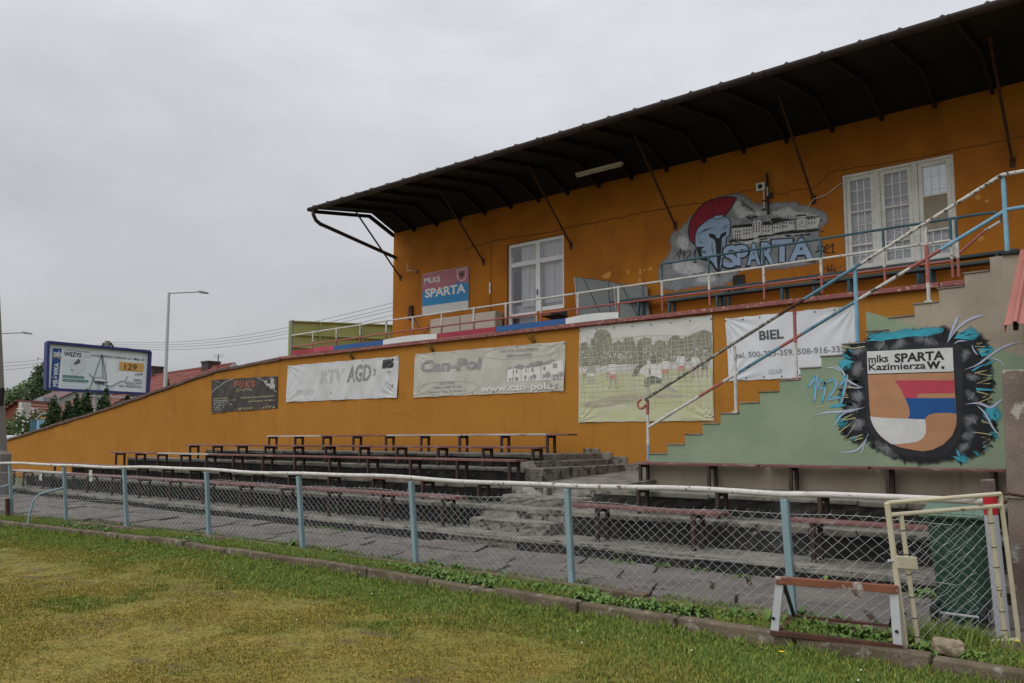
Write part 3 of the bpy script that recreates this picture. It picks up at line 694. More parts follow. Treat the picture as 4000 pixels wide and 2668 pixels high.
for x in rx:
    if r0 is None:
        b = MB().m(m_darksteel); b.bar((x, gy, gz), (x, ky, kz - .03), .055, .09); b.bar((x, ky - .03, kz - .03), (x, UP, wz - .03), .055, .10)
        r0 = b.build('rafter', None, G); x00 = x
    else:
        c = r0.copy(); col.objects.link(c); c.location = (x - x00, 0, 0)
b = MB().m(m_gutter); n = 8; pr = [(gy - .09 + .085*math.cos(math.pi + math.pi*k/n), gz + .06 + .085*math.sin(math.pi + math.pi*k/n)) for k in range(n+1)]
pr2 = [(y*.0 + gy - .09 + (y - gy + .09)*.86, gz + .06 + (z - gz - .06)*.86) for y, z in pr][::-1]
b.prism([Vector((RX0 - .08, y, z)) for y, z in pr + pr2], (XE - RX0 + .08, 0, 0)); b.box(RX0 - .09, RX0 - .08, gy - .175, gy - .005, gz - .02, gz + .06)
GU = b.build('gutter', None, G)
b0 = None
for i, x in enumerate([-17.2 + .915*k for k in range(23)]):
    b = MB().m(m_darksteel); q = [(gy - .09 + .094*math.cos(math.pi + math.pi*k/n), gz + .06 + .094*math.sin(math.pi + math.pi*k/n)) for k in range(n+1)]
    q2 = [(gy - .09 + (y-gy+.09)*.93, gz + .06 + (z-gz-.06)*.93) for y, z in q][::-1]
    if b0 is None: b.prism([Vector((x + .3, y, z)) for y, z in q + q2], (.03, 0, 0)); b0 = b.build('gutter_bracket', None, GU); xb = x
    else:
        c = b0.copy(); col.objects.link(c); c.location = (x - xb, 0, 0)
b = MB().m(m_gutter)
b.tube([(RX0 + .06, gy - .08, gz - .01), (RX0 + .06, gy - .08, gz - .12), (RX0 + .04, gy + .02, gz - .25), (RX0 + .03, gy + .2, gz - .33)], .05, 10)
b.tube([(RX0 + .03, gy + .14, gz - .31), (RX0 + .03, UP - .02, 6.87)], .05, 10); b.build('downpipe', None, G, smooth=False)
s0 = None
for x in (-17.05, -13.85, -11.04, -8.26, -5.27, -1.95, 1.2):
    b = MB().m(m_rust)
    if s0 is None:
        b.tube([(x, 13.85, 7.80), (x, UP + .01, 6.24)], .024, 8); b.box(x - .045, x + .045, UP - .012, UP + .004, 6.16, 6.32); s0 = b.build('roof_strut', None, G); xs0 = x
    else:
        c = s0.copy(); col.objects.link(c); c.location = (x - xs0, 0, 0)
# a cracked line and paler repaired patches in the upper plaster are painted on the wall
cv = Canvas(1, UP, -1, base=.0025, step=.001)
A = lambda x, y: (1000 + x/1.6793, 600 + y/1.6793)
B4 = lambda x, y: (2100 + x/3.3586, 1000 + y/3.3586)
W = lambda x, y: (2400 + x/1.469, 500 + y/1.469)
for pts in ([(850,260),(900,225),(950,200),(965,230),(935,290),(890,295),(850,285)], [(1165,190),(1190,180),(1200,215),(1190,240),(1165,225)], [(1330,180),(1355,170),(1367,220),(1345,265),(1330,230)], [(1325,300),(1345,280),(1365,320),(1360,350),(1315,345)], [(1385,180),(1405,165),(1418,185),(1400,205)], [(1450,170),(1475,140),(1505,150),(1495,185),(1455,195)]):
    cv.poly([B4(*p) for p in pts], m_orange_pale, 0, sm=3, jag=.6)
for pts in ([(2070,390),(2095,385),(2105,405),(2080,412)], [(2125,412),(2145,410),(2150,425),(2130,428)], [(2085,625),(2115,620),(2120,640),(2085,650)]):
    cv.poly([W(*p) for p in pts], m_orange_pale, 0, sm=3, jag=.6)
m_crack = mat('dark_crack', C4(.09,.045,.015), rough=1)
cr = [A(1365,630), A(1450,605), A(1560,575), A(1640,560), A(1760,540), A(1900,520), A(2080,480), A(2350,430), W(130,490), W(260,470), W(420,440), W(560,425), W(660,385), W(820,350)]
cv.stroke([(x + random.uniform(-1, 1), y + random.uniform(-3, 3)) for x, y in smooth_pts(cr, 4)], 3.2, m_crack, 1)
cr = [W(900,345), W(960,385), W(1030,355), W(1130,345), W(1200,300), W(1240,255), W(1400,225), W(1700,180), W(1900,140), W(2351,50)]
cv.stroke([(x, y + random.uniform(-2, 2)) for x, y in smooth_pts(cr, 4)], 3, m_crack, 1)
cv.done('plaster_marks', G)
# hairline cracks and pale runs in the lower wall
m_hair = mat('hairline_crack', C4(.22,.09,.02), rough=1)
for pts in ([(990,1420),(1004,1440),(998,1462),(1010,1480)], [(1330,1393),(1342,1402),(1338,1420),(1328,1432)], [(640,1620),(660,1655),(690,1680)], [(1536,1612),(1580,1618),(1640,1640)], [(2862,1290),(2850,1330),(2856,1380)]):
    cv = Canvas(1, WALL, -1, base=.003, step=.001)
    cv.stroke([(x + random.uniform(-2, 2), y + random.uniform(-2, 2)) for x, y in smooth_pts(pts, 5)], 1.8, m_hair, 0); cv.done('crack', G)

# door with window beside it
yd = UP + .07
def frame_rect(mb, x0, x1, z0, z1, y, wd, dp):
    mb.box(x0, x0 + wd, y, y + dp, z0, z1); mb.box(x1 - wd, x1, y, y + dp, z0, z1)
    mb.box(x0 + wd, x1 - wd, y + .001, y + dp - .001, z1 - wd, z1); mb.box(x0 + wd, x1 - wd, y + .001, y + dp - .001, z0, z0 + wd)
def glassmat():
    m = bpy.data.materials.new('window_glass'); m.use_nodes = True; t = m.node_tree; t.nodes.remove(t.nodes['Principled BSDF'])
    n = t.nodes.new; a, g_, x_ = n('ShaderNodeBsdfTransparent'), n('ShaderNodeBsdfGlossy'), n('ShaderNodeMixShader')
    g_.inputs['Roughness'].default_value = .02; f = n('ShaderNodeLayerWeight'); f.inputs[0].default_value = .18
    mm = n('ShaderNodeMath'); mm.operation = 'MULTIPLY_ADD'; mm.inputs[1].default_value = .35; mm.inputs[2].default_value = .05; t.links.new(f.outputs['Facing'], mm.inputs[0])
    t.links.new(mm.outputs[0], x_.inputs[0]); t.links.new(a.outputs[0], x_.inputs[1]); t.links.new(g_.outputs[0], x_.inputs[2])
    t.links.new(x_.outputs[0], t.nodes['Material Output'].inputs[0]); return m
m_glass = glassmat()
m_curt = mat('grey_white_curtain', C4(.40,.40,.42), C4(.33,.33,.35), sc=3, stretch=(6,1,.2), rough=.95)
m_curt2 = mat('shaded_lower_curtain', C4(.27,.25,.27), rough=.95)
D = MB().m(m_pvc); frame_rect(D, dx0, dx1 + .0, dzs, dz1, yd, .07, .09)
zt = atY(UP, 1000 + 1830/1.6793, 600 + 700/1.6793).z
D = MB().m(m_pvc)
D.box(dx0, dx0+.09, yd, yd+.09, 4.10, dz1); D.box(dmid-.08, dmid+.06, yd, yd+.09, 4.10, dz1); D.box(dx1-.09, dx1, yd, yd+.09, dzs, dz1)
D.box(dx0+.09, dmid-.08, yd+.001, yd+.089, dz1-.09, dz1); D.box(dmid+.06, dx1-.09, yd+.001, yd+.089, dz1-.09, dz1)
D.box(dx0+.09, dmid-.08, yd+.001, yd+.089, zt-.07, zt+.05); D.box(dmid+.06, dx1-.09, yd+.001, yd+.089, zt-.07, zt+.05)
D.box(dx0+.09, dmid-.08, yd+.001, yd+.089, 4.68, 4.78); D.box(dx0+.09, dmid-.08, yd+.001, yd+.089, 4.10, 4.17)
D.box(dmid+.06, dx1-.09, yd+.001, yd+.089, dzs, dzs+.11)
DO = D.build('balcony_door', None, G, bevel=.008)
D = MB().m(m_glass)
for a_, c_, z0, z1 in ((dx0+.09, dmid-.08, zt+.05, dz1-.09), (dmid+.06, dx1-.09, zt+.05, dz1-.09), (dx0+.09, dmid-.08, 4.78, zt-.07), (dmid+.06, dx1-.09, dzs+.11, zt-.07), (dx0+.09, dmid-.08, 4.17, 4.68)):
    D.flat([(a_, yd+.03, z0), (c_, yd+.03, z0), (c_, yd+.03, z1), (a_, yd+.03, z1)])
D.build('pane', None, DO)
D = MB().m(m_curt); 
def curtain(mb, x0, x1, z0, z1, y, amp=.02, wl=.13):
    n = int((x1-x0)/.02); vs = []
    for z in (z0, z1):
        for i in range(n+1): x = x0 + (x1-x0)*i/n; vs.append((x, y + amp*math.sin(x/wl*6.28) + amp*.6*math.sin(x/wl*2.3), z))
    mb.add(vs, [(i, i+1, n+2+i, n+1+i) for i in range(n)])
curtain(D, dx0+.30, dmid-.02, 4.95, dz1, yd+.16); curtain(D, dmid, dx1, 4.98, dz1, yd+.16)
D.m(m_curt2); curtain(D, dx0+.02, dmid, 4.10, 5.02, yd+.2, .004); curtain(D, dmid, dx1, dzs, 5.15, yd+.2, .004)
D.build('curtain', None, DO, smooth=True)
D = MB().m(m_greybar); D.box(dmid-.03, dmid-.005, yd-.04, yd, 5.18, 5.32); D.build('handle', None, DO)

# three-light window with peeling frames, grille and lace
V = lambda x, y: (3200 + x/2.1188, 560 + y/2.1188)
yw = UP + .03
c1, c2 = atY(UP, *V(485, 600)).x, atY(UP, *V(800, 600)).x
D = MB().m(m_wood); frame_rect(D, wx0, wx1, wz0, wz1, yw, .06, .10)
D.box(c1-.05, c1+.05, yw-.004, yw+.10, wz0+.06, wz1-.06); D.box(c2-.05, c2+.05, yw-.004, yw+.10, wz0+.06, wz1-.06)
lights = [(wx0+.06, c1-.05), (c1+.05, c2-.05), (c2+.05, wx1-.06)]
for a_, c_ in lights: frame_rect(D, a_+.003, c_-.003, wz0+.063, wz1-.063, yw+.012, .07, .05)
bars = [[5.88, 5.24], [5.86, 5.22], [5.95, 5.31]]
for (a_, c_), zz in zip(lights, bars):
    for z in zz: D.box(a_+.073, c_-.073, yw+.016, yw+.056, z-.018, z+.018)
WI = D.build('window', None, G, bevel=.006)
D = MB().m(m_glass)
for i, (a_, c_) in enumerate(lights):
    D.flat([(a_+.07, yw+.03, wz0+.13), (c_-.07, yw+.03, wz0+.13), (c_-.07, yw+.03, wz1-.13), (a_+.07, yw+.03, wz1-.13)])
D.build('pane', None, WI)
def lacemat():
    m = mat('lace_curtain', C4(.34,.34,.35), rough=.95); t = m.node_tree; n = t.nodes.new; l = t.links.new; b = t.nodes['Principled BSDF']
    g_ = n('ShaderNodeNewGeometry'); mp = n('ShaderNodeMapping'); mp.inputs['Scale'].default_value = (1, .01, 1); l(g_.outputs['Position'], mp.inputs[0])
    v_ = n('ShaderNodeTexVoronoi'); v_.inputs['Scale'].default_value = 11; l(mp.outputs[0], v_.inputs['Vector'])
    wv = n('ShaderNodeMath'); wv.operation = 'SINE'; s_ = n('ShaderNodeMath'); s_.operation = 'MULTIPLY'; s_.inputs[1].default_value = 38; l(v_.outputs['Distance'], s_.inputs[0]); l(s_.outputs[0], wv.inputs[0])
    r_ = n('ShaderNodeMapRange'); r_.inputs[1].default_value = -.3; r_.inputs[2].default_value = .3; l(wv.outputs[0], r_.inputs[0])
    x_ = n('ShaderNodeMix'); x_.data_type = 'RGBA'; x_.inputs[6].default_value = C4(.20,.20,.21); x_.inputs[7].default_value = C4(.44,.44,.45); l(r_.outputs[0], x_.inputs[0]); l(x_.outputs[2], b.inputs['Base Color'])
    return m
m_lace = lacemat(); m_haze_curt = mat('plain_net_curtain', C4(.25,.25,.255), rough=.95); m_skyrefl = mat('pale_blue_blind', C4(.56,.62,.72), rough=.3, spec=.6)  # the pale blue is the sky's reflection put into a colour
D = MB()
for i, (a_, c_) in enumerate(lights):
    D.m(m_lace); curtain(D, a_, c_, wz0+.02, bars[i][0] - (.05 if i < 1 else -.1), yw+.10, .008, .2)
    D.m(m_haze_curt); curtain(D, a_, c_, bars[i][0] - .05, wz1, yw+.13, .005, .3)
D.build('lace_curtain', None, WI, smooth=True)
D = MB().m(m_beige); a_, c_ = lights[2]
D.box(a_+.074, c_-.074, yw+.018, yw+.028, bars[2][1]+.019, bars[2][0]-.019); D.build('boarded_panel', None, WI)
D = MB().m(m_skyrefl); D.box(a_+.02, c_-.02, yw+.07, yw+.08, bars[2][0], wz1-.02); D.build('blind', None, WI)  # panel added behind the top right pane to paint its sky reflection
D = MB().m(m_pvc)
for a_, c_ in lights:
    for f_ in (.33, .66): x = a_+.07+(c_-a_-.14)*f_; D.tube([(x, yw+.045, wz0+.1), (x, yw+.045, wz1-.1)], .008, 6)
    for z in (5.05, 5.45, 5.62, 6.05, 6.3): D.tube([(a_+.07, yw+.062, z), (c_-.07, yw+.062, z)], .007, 6)
D.build('grille', None, WI)
b = MB().m(m_dark); v0 = atY(UP, *W(715, 885)); b.box(v0.x-.1, v0.x+.1, UP-.012, UP+.0, v0.z-.13, v0.z+.12); VT = b.build('wall_vent', None, G)
b = MB().m(m_rust); frame_rect(b, v0.x-.13, v0.x+.13, v0.z-.16, v0.z+.15, UP-.02, .03, .018); b.build('vent_frame', None, VT)

# ---------------------------------------------------------------- staircase
ST = thing('staircase', 'concrete outside staircase with a stepped flank, green below and bare beige above', 'staircase', (-4.5, FL, .86))
NOS = [(-7.08,1.36),(-6.73,1.52),(-6.40,1.69),(-6.08,1.86),(-5.76,2.02),(-5.43,2.18),(-5.09,2.34),(-4.77,2.51),(-4.44,2.68),(-4.12,2.84),(-3.80,3.00),(-3.46,3.16),(-3.14,3.33),(-2.81,3.49),(-2.49,3.67),(-2.17,3.84),(-1.86,4.03)]
out_ = [(NOS[0][0], .3)]
for i, (x, z) in enumerate(NOS): out_ += [(x, z), ((NOS[i+1][0] if i < len(NOS)-1 else 3.), z)]
out_ += [(3., .3)]
b = MB().m(m_beige); b.prism([Vector((x, FL, z)) for x, z in out_], (0, WALL - FL - .004, 0)); b.build('flank_wall', None, ST)
cv = Canvas(1, FL, -1, base=.003)
g0, g1 = atY(FL, 3475, 1243), atY(FL, 4000, 1392)
line = lambda x: g0.z + (x - g0.x) * (g1.z - g0.z) / (g1.x - g0.x)
gp = [(NOS[0][0] + .004, 1.215)]
for i in range(11): gp += [(NOS[i][0] + .004, NOS[i][1] - .004), (NOS[i+1][0] + .004, NOS[i][1] - .004)]
gp += [(NOS[11][0] + .004, line(NOS[11][0])), (-1.0, line(-1.0)), (-1.0, 1.215)]
b = MB().m(m_green); b.flat([Vector((x, FL - .003, z)) for x, z in gp]); b.build('green_paint_band', None, ST)
for i in range(len(NOS)-1):
    b = MB().m(m_tread); b.box(NOS[i][0] - .02, NOS[i+1][0] - .012, FL - .018, FL + 1.5, NOS[i][1] + .001, NOS[i][1] + .022); b.build('step', None, ST, bevel=.006)
# ---------------------------------------------------------------- painted emblem on the stair flank
k_black = mat('black_spray', C4(.012,.013,.016), C4(.02,.021,.025), sc=5, rough=.7)
k_white = mat('white_wall_paint', C4(.55,.55,.52), C4(.49,.49,.46), sc=5, rough=.8)
k_brown = mat('tan_wall_paint', C4(.40,.205,.105), C4(.36,.18,.09), sc=4, rough=.8)
k_red = mat('raspberry_wall_paint', C4(.42,.05,.075), C4(.37,.045,.065), sc=4, rough=.8)
k_blue = mat('blue_wall_paint', C4(.012,.075,.24), C4(.01,.065,.21), sc=4, rough=.8)
k_cyan = mat('cyan_spray', C4(.04,.30,.38), rough=.7); k_lav = mat('pale_lavender_spray', C4(.42,.46,.58), rough=.7)
k_yel = mat('straw_yellow_spray', C4(.42,.38,.19), rough=.7)
s_black, s_cyan, s_lav, s_grey = spraymat('soft_black_spray', C4(.012,.013,.016), amp=1.1), spraymat('soft_cyan_spray', C4(.04,.30,.38), amp=1.0), spraymat('soft_lavender_spray', C4(.42,.46,.58), amp=.8), spraymat('soft_grey_spray', C4(.27,.28,.29), amp=1.0, nsc=5)
K = lambda x, y: (3150 + x/2.613, 1250 + y/2.613)
cv = Canvas(1, FL, -1, K, base=.0055, step=.001)
cv.spray([(590,250),(700,170),(860,190),(1000,150),(1120,140),(1260,130),(1400,110),(1520,180),(1640,170),(1780,210),(1800,280),(1760,360),(1840,430),(1850,540),(1860,640),(1840,760),(1790,830),(1860,930),(1900,1080),(1890,1180),(1830,1260),(1780,1330),(1640,1390),(1480,1400),(1330,1420),(1150,1430),(980,1400),(820,1340),(700,1270),(640,1180),(540,1230),(440,1160),(380,1120),(430,1020),(400,940),(460,870),(380,800),(440,700),(520,640),(440,560),(400,500),(460,420),(440,340),(480,280)], 75, s_black, 0, sm=5)
cv.poly([(600,300),(1540,240),(1590,560),(1600,1000),(1580,1180),(1480,1330),(1300,1400),(1080,1390),(850,1330),(690,1190),(620,1020),(600,700)], k_black, 1, sm=4, jag=5)
for pts, f in (([(740,230),(800,250),(820,290),(700,280)],26), ([(920,220),(980,190),(1000,250),(930,290),(870,285)],22), ([(1110,190),(1180,180),(1290,200),(1330,240),(1230,240),(1150,230)],26), ([(480,300),(560,290),(600,300),(540,340),(470,340)],20), ([(500,440),(560,430),(570,500),(520,570),(470,520)],22), ([(490,740),(560,760),(590,800),(540,830),(470,800)],20), ([(430,900),(520,870),(560,850),(500,920),(440,940)],18), ([(480,1040),(560,1020),(590,1060),(530,1120),(470,1110)],24), ([(720,1240),(800,1290),(860,1330),(930,1390),(840,1370),(740,1300)],24), ([(1560,1280),(1640,1260),(1680,1240),(1640,1320),(1560,1370)],22), ([(1620,1010),(1700,980),(1750,1000),(1700,1050),(1640,1120)],26), ([(1620,1140),(1690,1110),(1720,1170),(1650,1230),(1590,1190)],26), ([(1650,720),(1720,780),(1740,830),(1680,810),(1640,760)],22), ([(1620,300),(1660,330),(1640,400),(1600,420),(1590,340)],22), ([(1640,560),(1740,570),(1760,600),(1660,600)],16)):
    cv.spray(pts, f*1.9, s_grey, 2, inner=.36); cx_, cy_ = sum(p[0] for p in pts)/len(pts), sum(p[1] for p in pts)/len(pts)
    for k in range(2):                                              # wisps of thin spray
        a_ = random.uniform(0, 3.14); l_ = random.uniform(45, 80); bx = random.uniform(-25, 25)
        cv.sprayline([(cx_ - l_*math.cos(a_), cy_ - l_*math.sin(a_)), (cx_ + bx, cy_ - bx), (cx_ + l_*math.cos(a_), cy_ + l_*math.sin(a_))], random.uniform(50, 85), s_grey, 2.2 + .2*k, inner=.40, taper=.5)
# cyan licks and spikes around it
cv.poly([(615,212),(680,190),(760,205),(840,172),(900,180),(1000,148),(1060,160),(1130,138),(1200,160),(1280,125),(1300,110),(1260,155),(1180,172),(1100,164),(1040,172),(940,188),(860,200),(760,214),(640,216)], k_cyan, 3, jag=5, sub=2)
cv.spray([(640,170),(760,140),(900,130),(1040,90),(1090,110),(1300,80),(1400,110),(1250,150),(1000,160),(760,190)], 26, s_cyan, 1, inner=.75)
for pts in ([(1510,190),(1560,130),(1640,95),(1565,150),(1650,130),(1720,112),(1610,165),(1740,150),(1640,182),(1700,200),(1600,196)], [(1760,290),(1900,300),(1800,330),(1870,350),(1790,375),(1760,330)], [(340,420),(420,400),(500,430),(420,450),(370,500),(430,510),(360,500)], [(230,880),(340,855),(420,870),(340,890),(250,895)], [(1730,690),(1880,705),(1900,720),(1740,720)], [(1680,520),(1740,480),(1840,440),(1760,490),(1700,525)], [(1490,1390),(1560,1400),(1640,1470),(1550,1430)], [(1830,900),(1940,880),(1900,960),(1960,1050),(1880,990)], [(1530,1310),(1560,1350),(1570,1400),(1540,1370)]):
    cv.poly(pts, k_cyan, 3, jag=3, sub=2)
for c_, r_ in (((1900,960),70), ((360,1010),46), ((400,450),44), ((1680,140),60), ((1840,300),48), ((1600,1420),40)):
    cv.spray([(c_[0]+r_*math.cos(a)*1.2, c_[1]+r_*math.sin(a)) for a in (0,1,2,3,4,5)], 30, s_cyan, 1, inner=.55)
for pts, wd in (([(1440,235),(1480,130),(1520,30),(1540,-20),(1560,-40)],22), ([(1440,235),(1540,90),(1640,10),(1760,-40),(1830,-50)],18), ([(1610,510),(1740,460),(1840,390),(1950,310),(2080,250),(2221,225)],17), ([(1840,395),(1930,400),(1990,430),(2040,490)],10), ([(1620,860),(1760,850),(1880,890),(1960,840),(2030,790)],20), ([(1740,870),(1830,960),(1900,1090),(1990,1200)],16), ([(600,890),(470,920),(350,935),(200,945),(80,980)],18), ([(500,930),(390,950),(320,1020),(270,1110)],12), ([(640,1160),(560,1290),(480,1340),(330,1355)],14), ([(630,1160),(590,1280),(560,1370)],10), ([(580,690),(500,660),(430,620),(390,560),(350,500),(250,450)],16), ([(575,690),(480,690),(400,660)],10), ([(190,490),(290,490),(360,530)],10), ([(1690,250),(1710,310),(1755,360)],12), ([(1510,245),(1560,215),(1640,215)],12)):
    cv.sprayline(pts, wd*2.1, s_lav, 4, inner=.8); cv.stroke(pts, wd*.55, k_lav, 5, sm=5, taper=.3)
zig = lambda x, y, dx, dy, n, amp: [(x + dx*i/n + (amp if i % 2 else -amp), y + dy*i/n) for i in range(n+1)]
for pts in ([(1740,240),(1800,230),(1720,270),(1830,275),(1740,300),(1820,325)], [(1720,540),(1860,510),(1740,545),(1890,570),(1800,600),(1900,590),(1740,650),(1880,650)], [(1740,730),(1860,760),(1800,790),(1900,790),(1740,850)], [(1790,1020),(1870,1060),(1790,1040)], [(1710,1145),(1900,1170),(1790,1200),(1880,1220),(1810,1250),(1880,1260),(1800,1300),(1880,1310),(1810,1340),(1880,1360)], [(330,1150),(480,1040),(430,1080),(500,1070),(385,1230),(590,1165),(500,1210),(590,1200),(490,1230)], [(370,1010),(500,950),(420,980),(510,1000),(370,1020)], [(370,270),(480,290),(600,270)], [(380,740),(410,740),(370,770),(430,760),(360,790),(430,790)], [(110,890),(180,880)], [(390,690),(490,690)]):
    cv.stroke(pts, 9, k_yel, 6)
ring = [(600,190),(800,150),(1050,110),(1300,100),(1500,170),(1700,190),(1800,260),(1850,450),(1870,640),(1850,780),(1870,930),(1910,1080),(1890,1190),(1800,1300),(1640,1400),(1400,1430),(1100,1440),(820,1350),(660,1250),(440,1170),(390,1060),(400,940),(420,840),(400,740),(430,620),(400,500),(430,380),(480,280)]
rs_ = random.Random(3); rr_ = smooth_pts(ring, 6, True)
for i, (x, y) in enumerate(rr_):                                    # flicks of paint shooting outwards
    if y > 1330 and rs_.random() < .6 or y < 240 and x < 1350 or rs_.random() < .45: continue
    a = math.atan2(y - 780, x - 1090) + rs_.uniform(-.5, .5); l_ = rs_.uniform(40, 95)
    mt_ = s_black if rs_.random() < .84 else s_cyan
    cv.sprayline([(x - 40*math.cos(a), y - 40*math.sin(a)), (x + l_*.4*math.cos(a), y + l_*.4*math.sin(a)), (x + l_*math.cos(a + .15), y + l_*math.sin(a + .15))], rs_.uniform(40, 80), mt_, 2.5 if mt_ is s_cyan else 1.5, inner=.5, taper=.4)
# white name panel and shield
cv.poly([(620,322),(1495,282),(1505,525),(628,550)], k_white, 7)
cv.poly([(630,560),(1508,535),(1516,700),(1530,900),(1537,1010),(1528,1090),(1490,1180),(1400,1270),(1290,1325),(1190,1340),(1080,1325),(960,1300),(840,1250),(760,1190),(700,1110),(662,1020),(648,900),(638,720)], k_brown, 7)
cv.poly([(905,622),(950,617),(1200,615),(1512,616),(1514,748),(1150,752),(1130,765),(1140,793),(1008,797),(985,745),(950,680)], k_red, 8)
cv.poly([(1008,797),(1520,797),(1533,956),(1450,948),(1320,950),(1255,965),(1225,990),(1218,1012),(1040,1008),(1058,960),(1050,900),(1030,840)], k_blue, 8)
cv.poly([(652,985),(800,1000),(1215,1014),(1224,1100),(1220,1160),(1195,1205),(1140,1240),(1040,1258),(930,1268),(870,1266),(800,1215),(730,1150),(690,1090),(665,1030)], k_white, 8)
cv.text('mlks', (636,440), (838,425), (634,365), k_black, 9, bold=.022)
cv.text('SPARTA', (902,432), (1412,402), (900,345), k_black, 9, bold=.035)
cv.text('Kazimierza', (640,515), (1222,496), (638,448), k_black, 9, bold=.022)
cv.text('W', (1228,496), (1374,490), (1226,424), k_black, 9, bold=.06)
cv.poly([(1395+17*math.cos(a*.6283), 486+17*math.sin(a*.6283)) for a in range(10)], k_black, 9)
nine = [[(10,690),(70,600),(100,575),(85,720),(75,830)], [(180,640),(140,610),(115,650),(130,690),(175,680),(190,630),(180,720),(160,850)], [(215,640),(260,600),(300,640),(270,720),(215,800),(300,790),(370,780)], [(330,680),(390,590),(410,575),(380,720),(345,870)]]
for pts in nine:
    cv.sprayline([(x+6, y+4) for x, y in pts], 40, s_lav, 8, inner=.95, taper=.1); cv.stroke(pts, 15, k_cyan, 10, sm=5)
cv.done('emblem_painting', ST)

# ---------------------------------------------------------------- helmet mural on the upper wall
Mx = lambda x, y: (2600 + x/3.3586, 700 + y/3.3586)
u_grey = spraymat('soft_cloud_grey_spray', C4(.27,.275,.285), C4(.19,.195,.205)); u_lt = spraymat('soft_white_spray', C4(.52,.53,.53))
u_blue = mat('pale_blue_wall_paint', C4(.31,.42,.58), C4(.27,.37,.52), sc=5, rough=.8); u_red = mat('dark_red_wall_paint', C4(.27,.018,.04), C4(.22,.015,.033), sc=5, rough=.8)
u_wh = mat('off_white_wall_paint', C4(.54,.54,.51), C4(.46,.46,.44), sc=5, rough=.8)
cv = Canvas(1, UP, -1, Mx, base=.0045, step=.001)
cv.spray([(-70,1240),(0,1080),(60,1030),(90,900),(90,760),(180,700),(300,580),(430,440),(640,300),(900,215),(1040,260),(1130,320),(1250,360),(1400,335),(1560,335),(1700,330),(1850,390),(2050,440),(2100,540),(2010,640),(1990,760),(2040,900),(2020,1050),(1720,1120),(1300,1150),(1000,1150),(920,1230),(850,1300),(760,1370),(560,1390),(330,1390),(120,1440),(-20,1380)], 55, u_grey, 0, sm=4)
for pts in ([(880,330),(960,280),(1080,380),(1150,420),(1250,420),(1400,430),(1600,380),(1750,430),(1950,460),(2060,530),(1990,560),(1800,500),(1500,480),(1250,470),(1050,520),(930,480)], [(100,1080),(250,1050),(420,1110),(500,1200),(400,1260),(250,1240),(120,1200)], [(380,1270),(520,1260),(680,1280),(620,1340),(450,1350)], [(150,780),(250,740),(300,820),(280,920),(180,900)], [(820,840),(1000,820),(1250,780),(1500,740),(1900,720),(1700,760),(1300,810),(1000,870)], [(1750,560),(1900,520),(2050,540),(1950,640),(1800,650)]):
    cv.spray(pts, 40, u_lt, 1, inner=.62)
crest = [(385,860),(340,820),(312,770),(302,690),(312,590),(352,500),(430,392),(520,305),(600,268),(700,242),(850,228),(938,246),(900,312),(830,420),(770,500),(640,498),(560,530),(480,590),(420,650),(388,740)]
cv.poly(crest, u_red, 2); cv.stroke(crest + crest[:1], 15, k_black, 3)
cv.stroke([(605,270),(630,480)], 8, k_black, 3)
for a, b_ in (((690,240),(695,300)),((800,232),(790,280)),((480,480),(510,520)),((380,600),(430,640)),((640,480),(650,430)),((680,480),(685,430)),((720,480),(730,420)),((760,480),(780,410)),((345,640),(380,650)),((330,760),(370,750))): cv.stroke([a, b_], 7, k_black, 3)
hel = [(388,740),(420,650),(480,590),(560,530),(640,495),(770,490),(830,515),(860,580),(852,640),(842,740),(800,765),(790,870),(770,990),(740,1120),(706,1250),(660,1190),(600,1110),(545,1060),(450,1040),(430,950),(400,890),(388,860)]
cv.poly(hel, u_blue, 4); cv.stroke(hel + hel[:1], 13, k_black, 5)
cv.poly([(400,890),(520,885),(475,920),(480,1005),(560,1030),(620,1090),(700,1215),(704,1290),(640,1150),(560,1080),(445,1055),(425,950)], k_black, 6)
cv.poly([(565,708),(650,728),(668,768),(705,778),(728,720),(800,682),(796,730),(745,770),(738,860),(728,1010),(706,1270),(682,1190),(672,1010),(655,850),(640,792),(580,762)], k_black, 6)
cv.poly([(640,480),(755,470),(755,505),(640,520)], u_blue, 6); cv.stroke([(640,480),(755,470),(760,515),(636,530),(640,480)], 9, k_black, 7)
for pts in ([(390,745),(480,700),(560,655),(620,640),(670,660)], [(430,705),(520,660),(570,645)], [(575,670),(665,690)], [(720,670),(780,640),(850,625)], [(735,640),(790,610),(855,590)], [(725,690),(800,655)], [(540,720),(545,765)], [(440,760),(450,830),(530,845)], [(460,755),(470,800)], [(490,790),(600,810)], [(395,850),(440,870)], [(615,800),(610,900),(640,1050)], [(630,850),(640,1040)], [(760,790),(750,900),(720,1090)], [(790,770),(770,940)], [(700,530),(705,620)], [(690,690),(690,770)], [(515,545),(535,585)], [(545,540),(560,570)], [(430,640),(450,660)], [(450,600),(465,620)], [(760,560),(800,510)], [(775,560),(815,515)], [(600,1010),(660,1050)], [(830,660),(820,740)]):
    cv.stroke(pts, 10, k_black, 7, taper=.35)
cv.stroke([(480,945),(535,950)], 6, k_black, 7); cv.stroke([(485,968),(540,970)], 6, k_black, 7); cv.stroke([(500,930),(495,975)], 6, k_black, 7); cv.stroke([(520,932),(515,978)], 6, k_black, 7)
for pts in ([(660,790),(655,1000),(690,1160)], [(745,780),(735,950)], [(620,790),(600,830)], [(410,760),(560,690)], [(450,680),(560,610)], [(800,700),(840,690)]): cv.stroke(pts, 5, u_wh, 8, taper=.3)
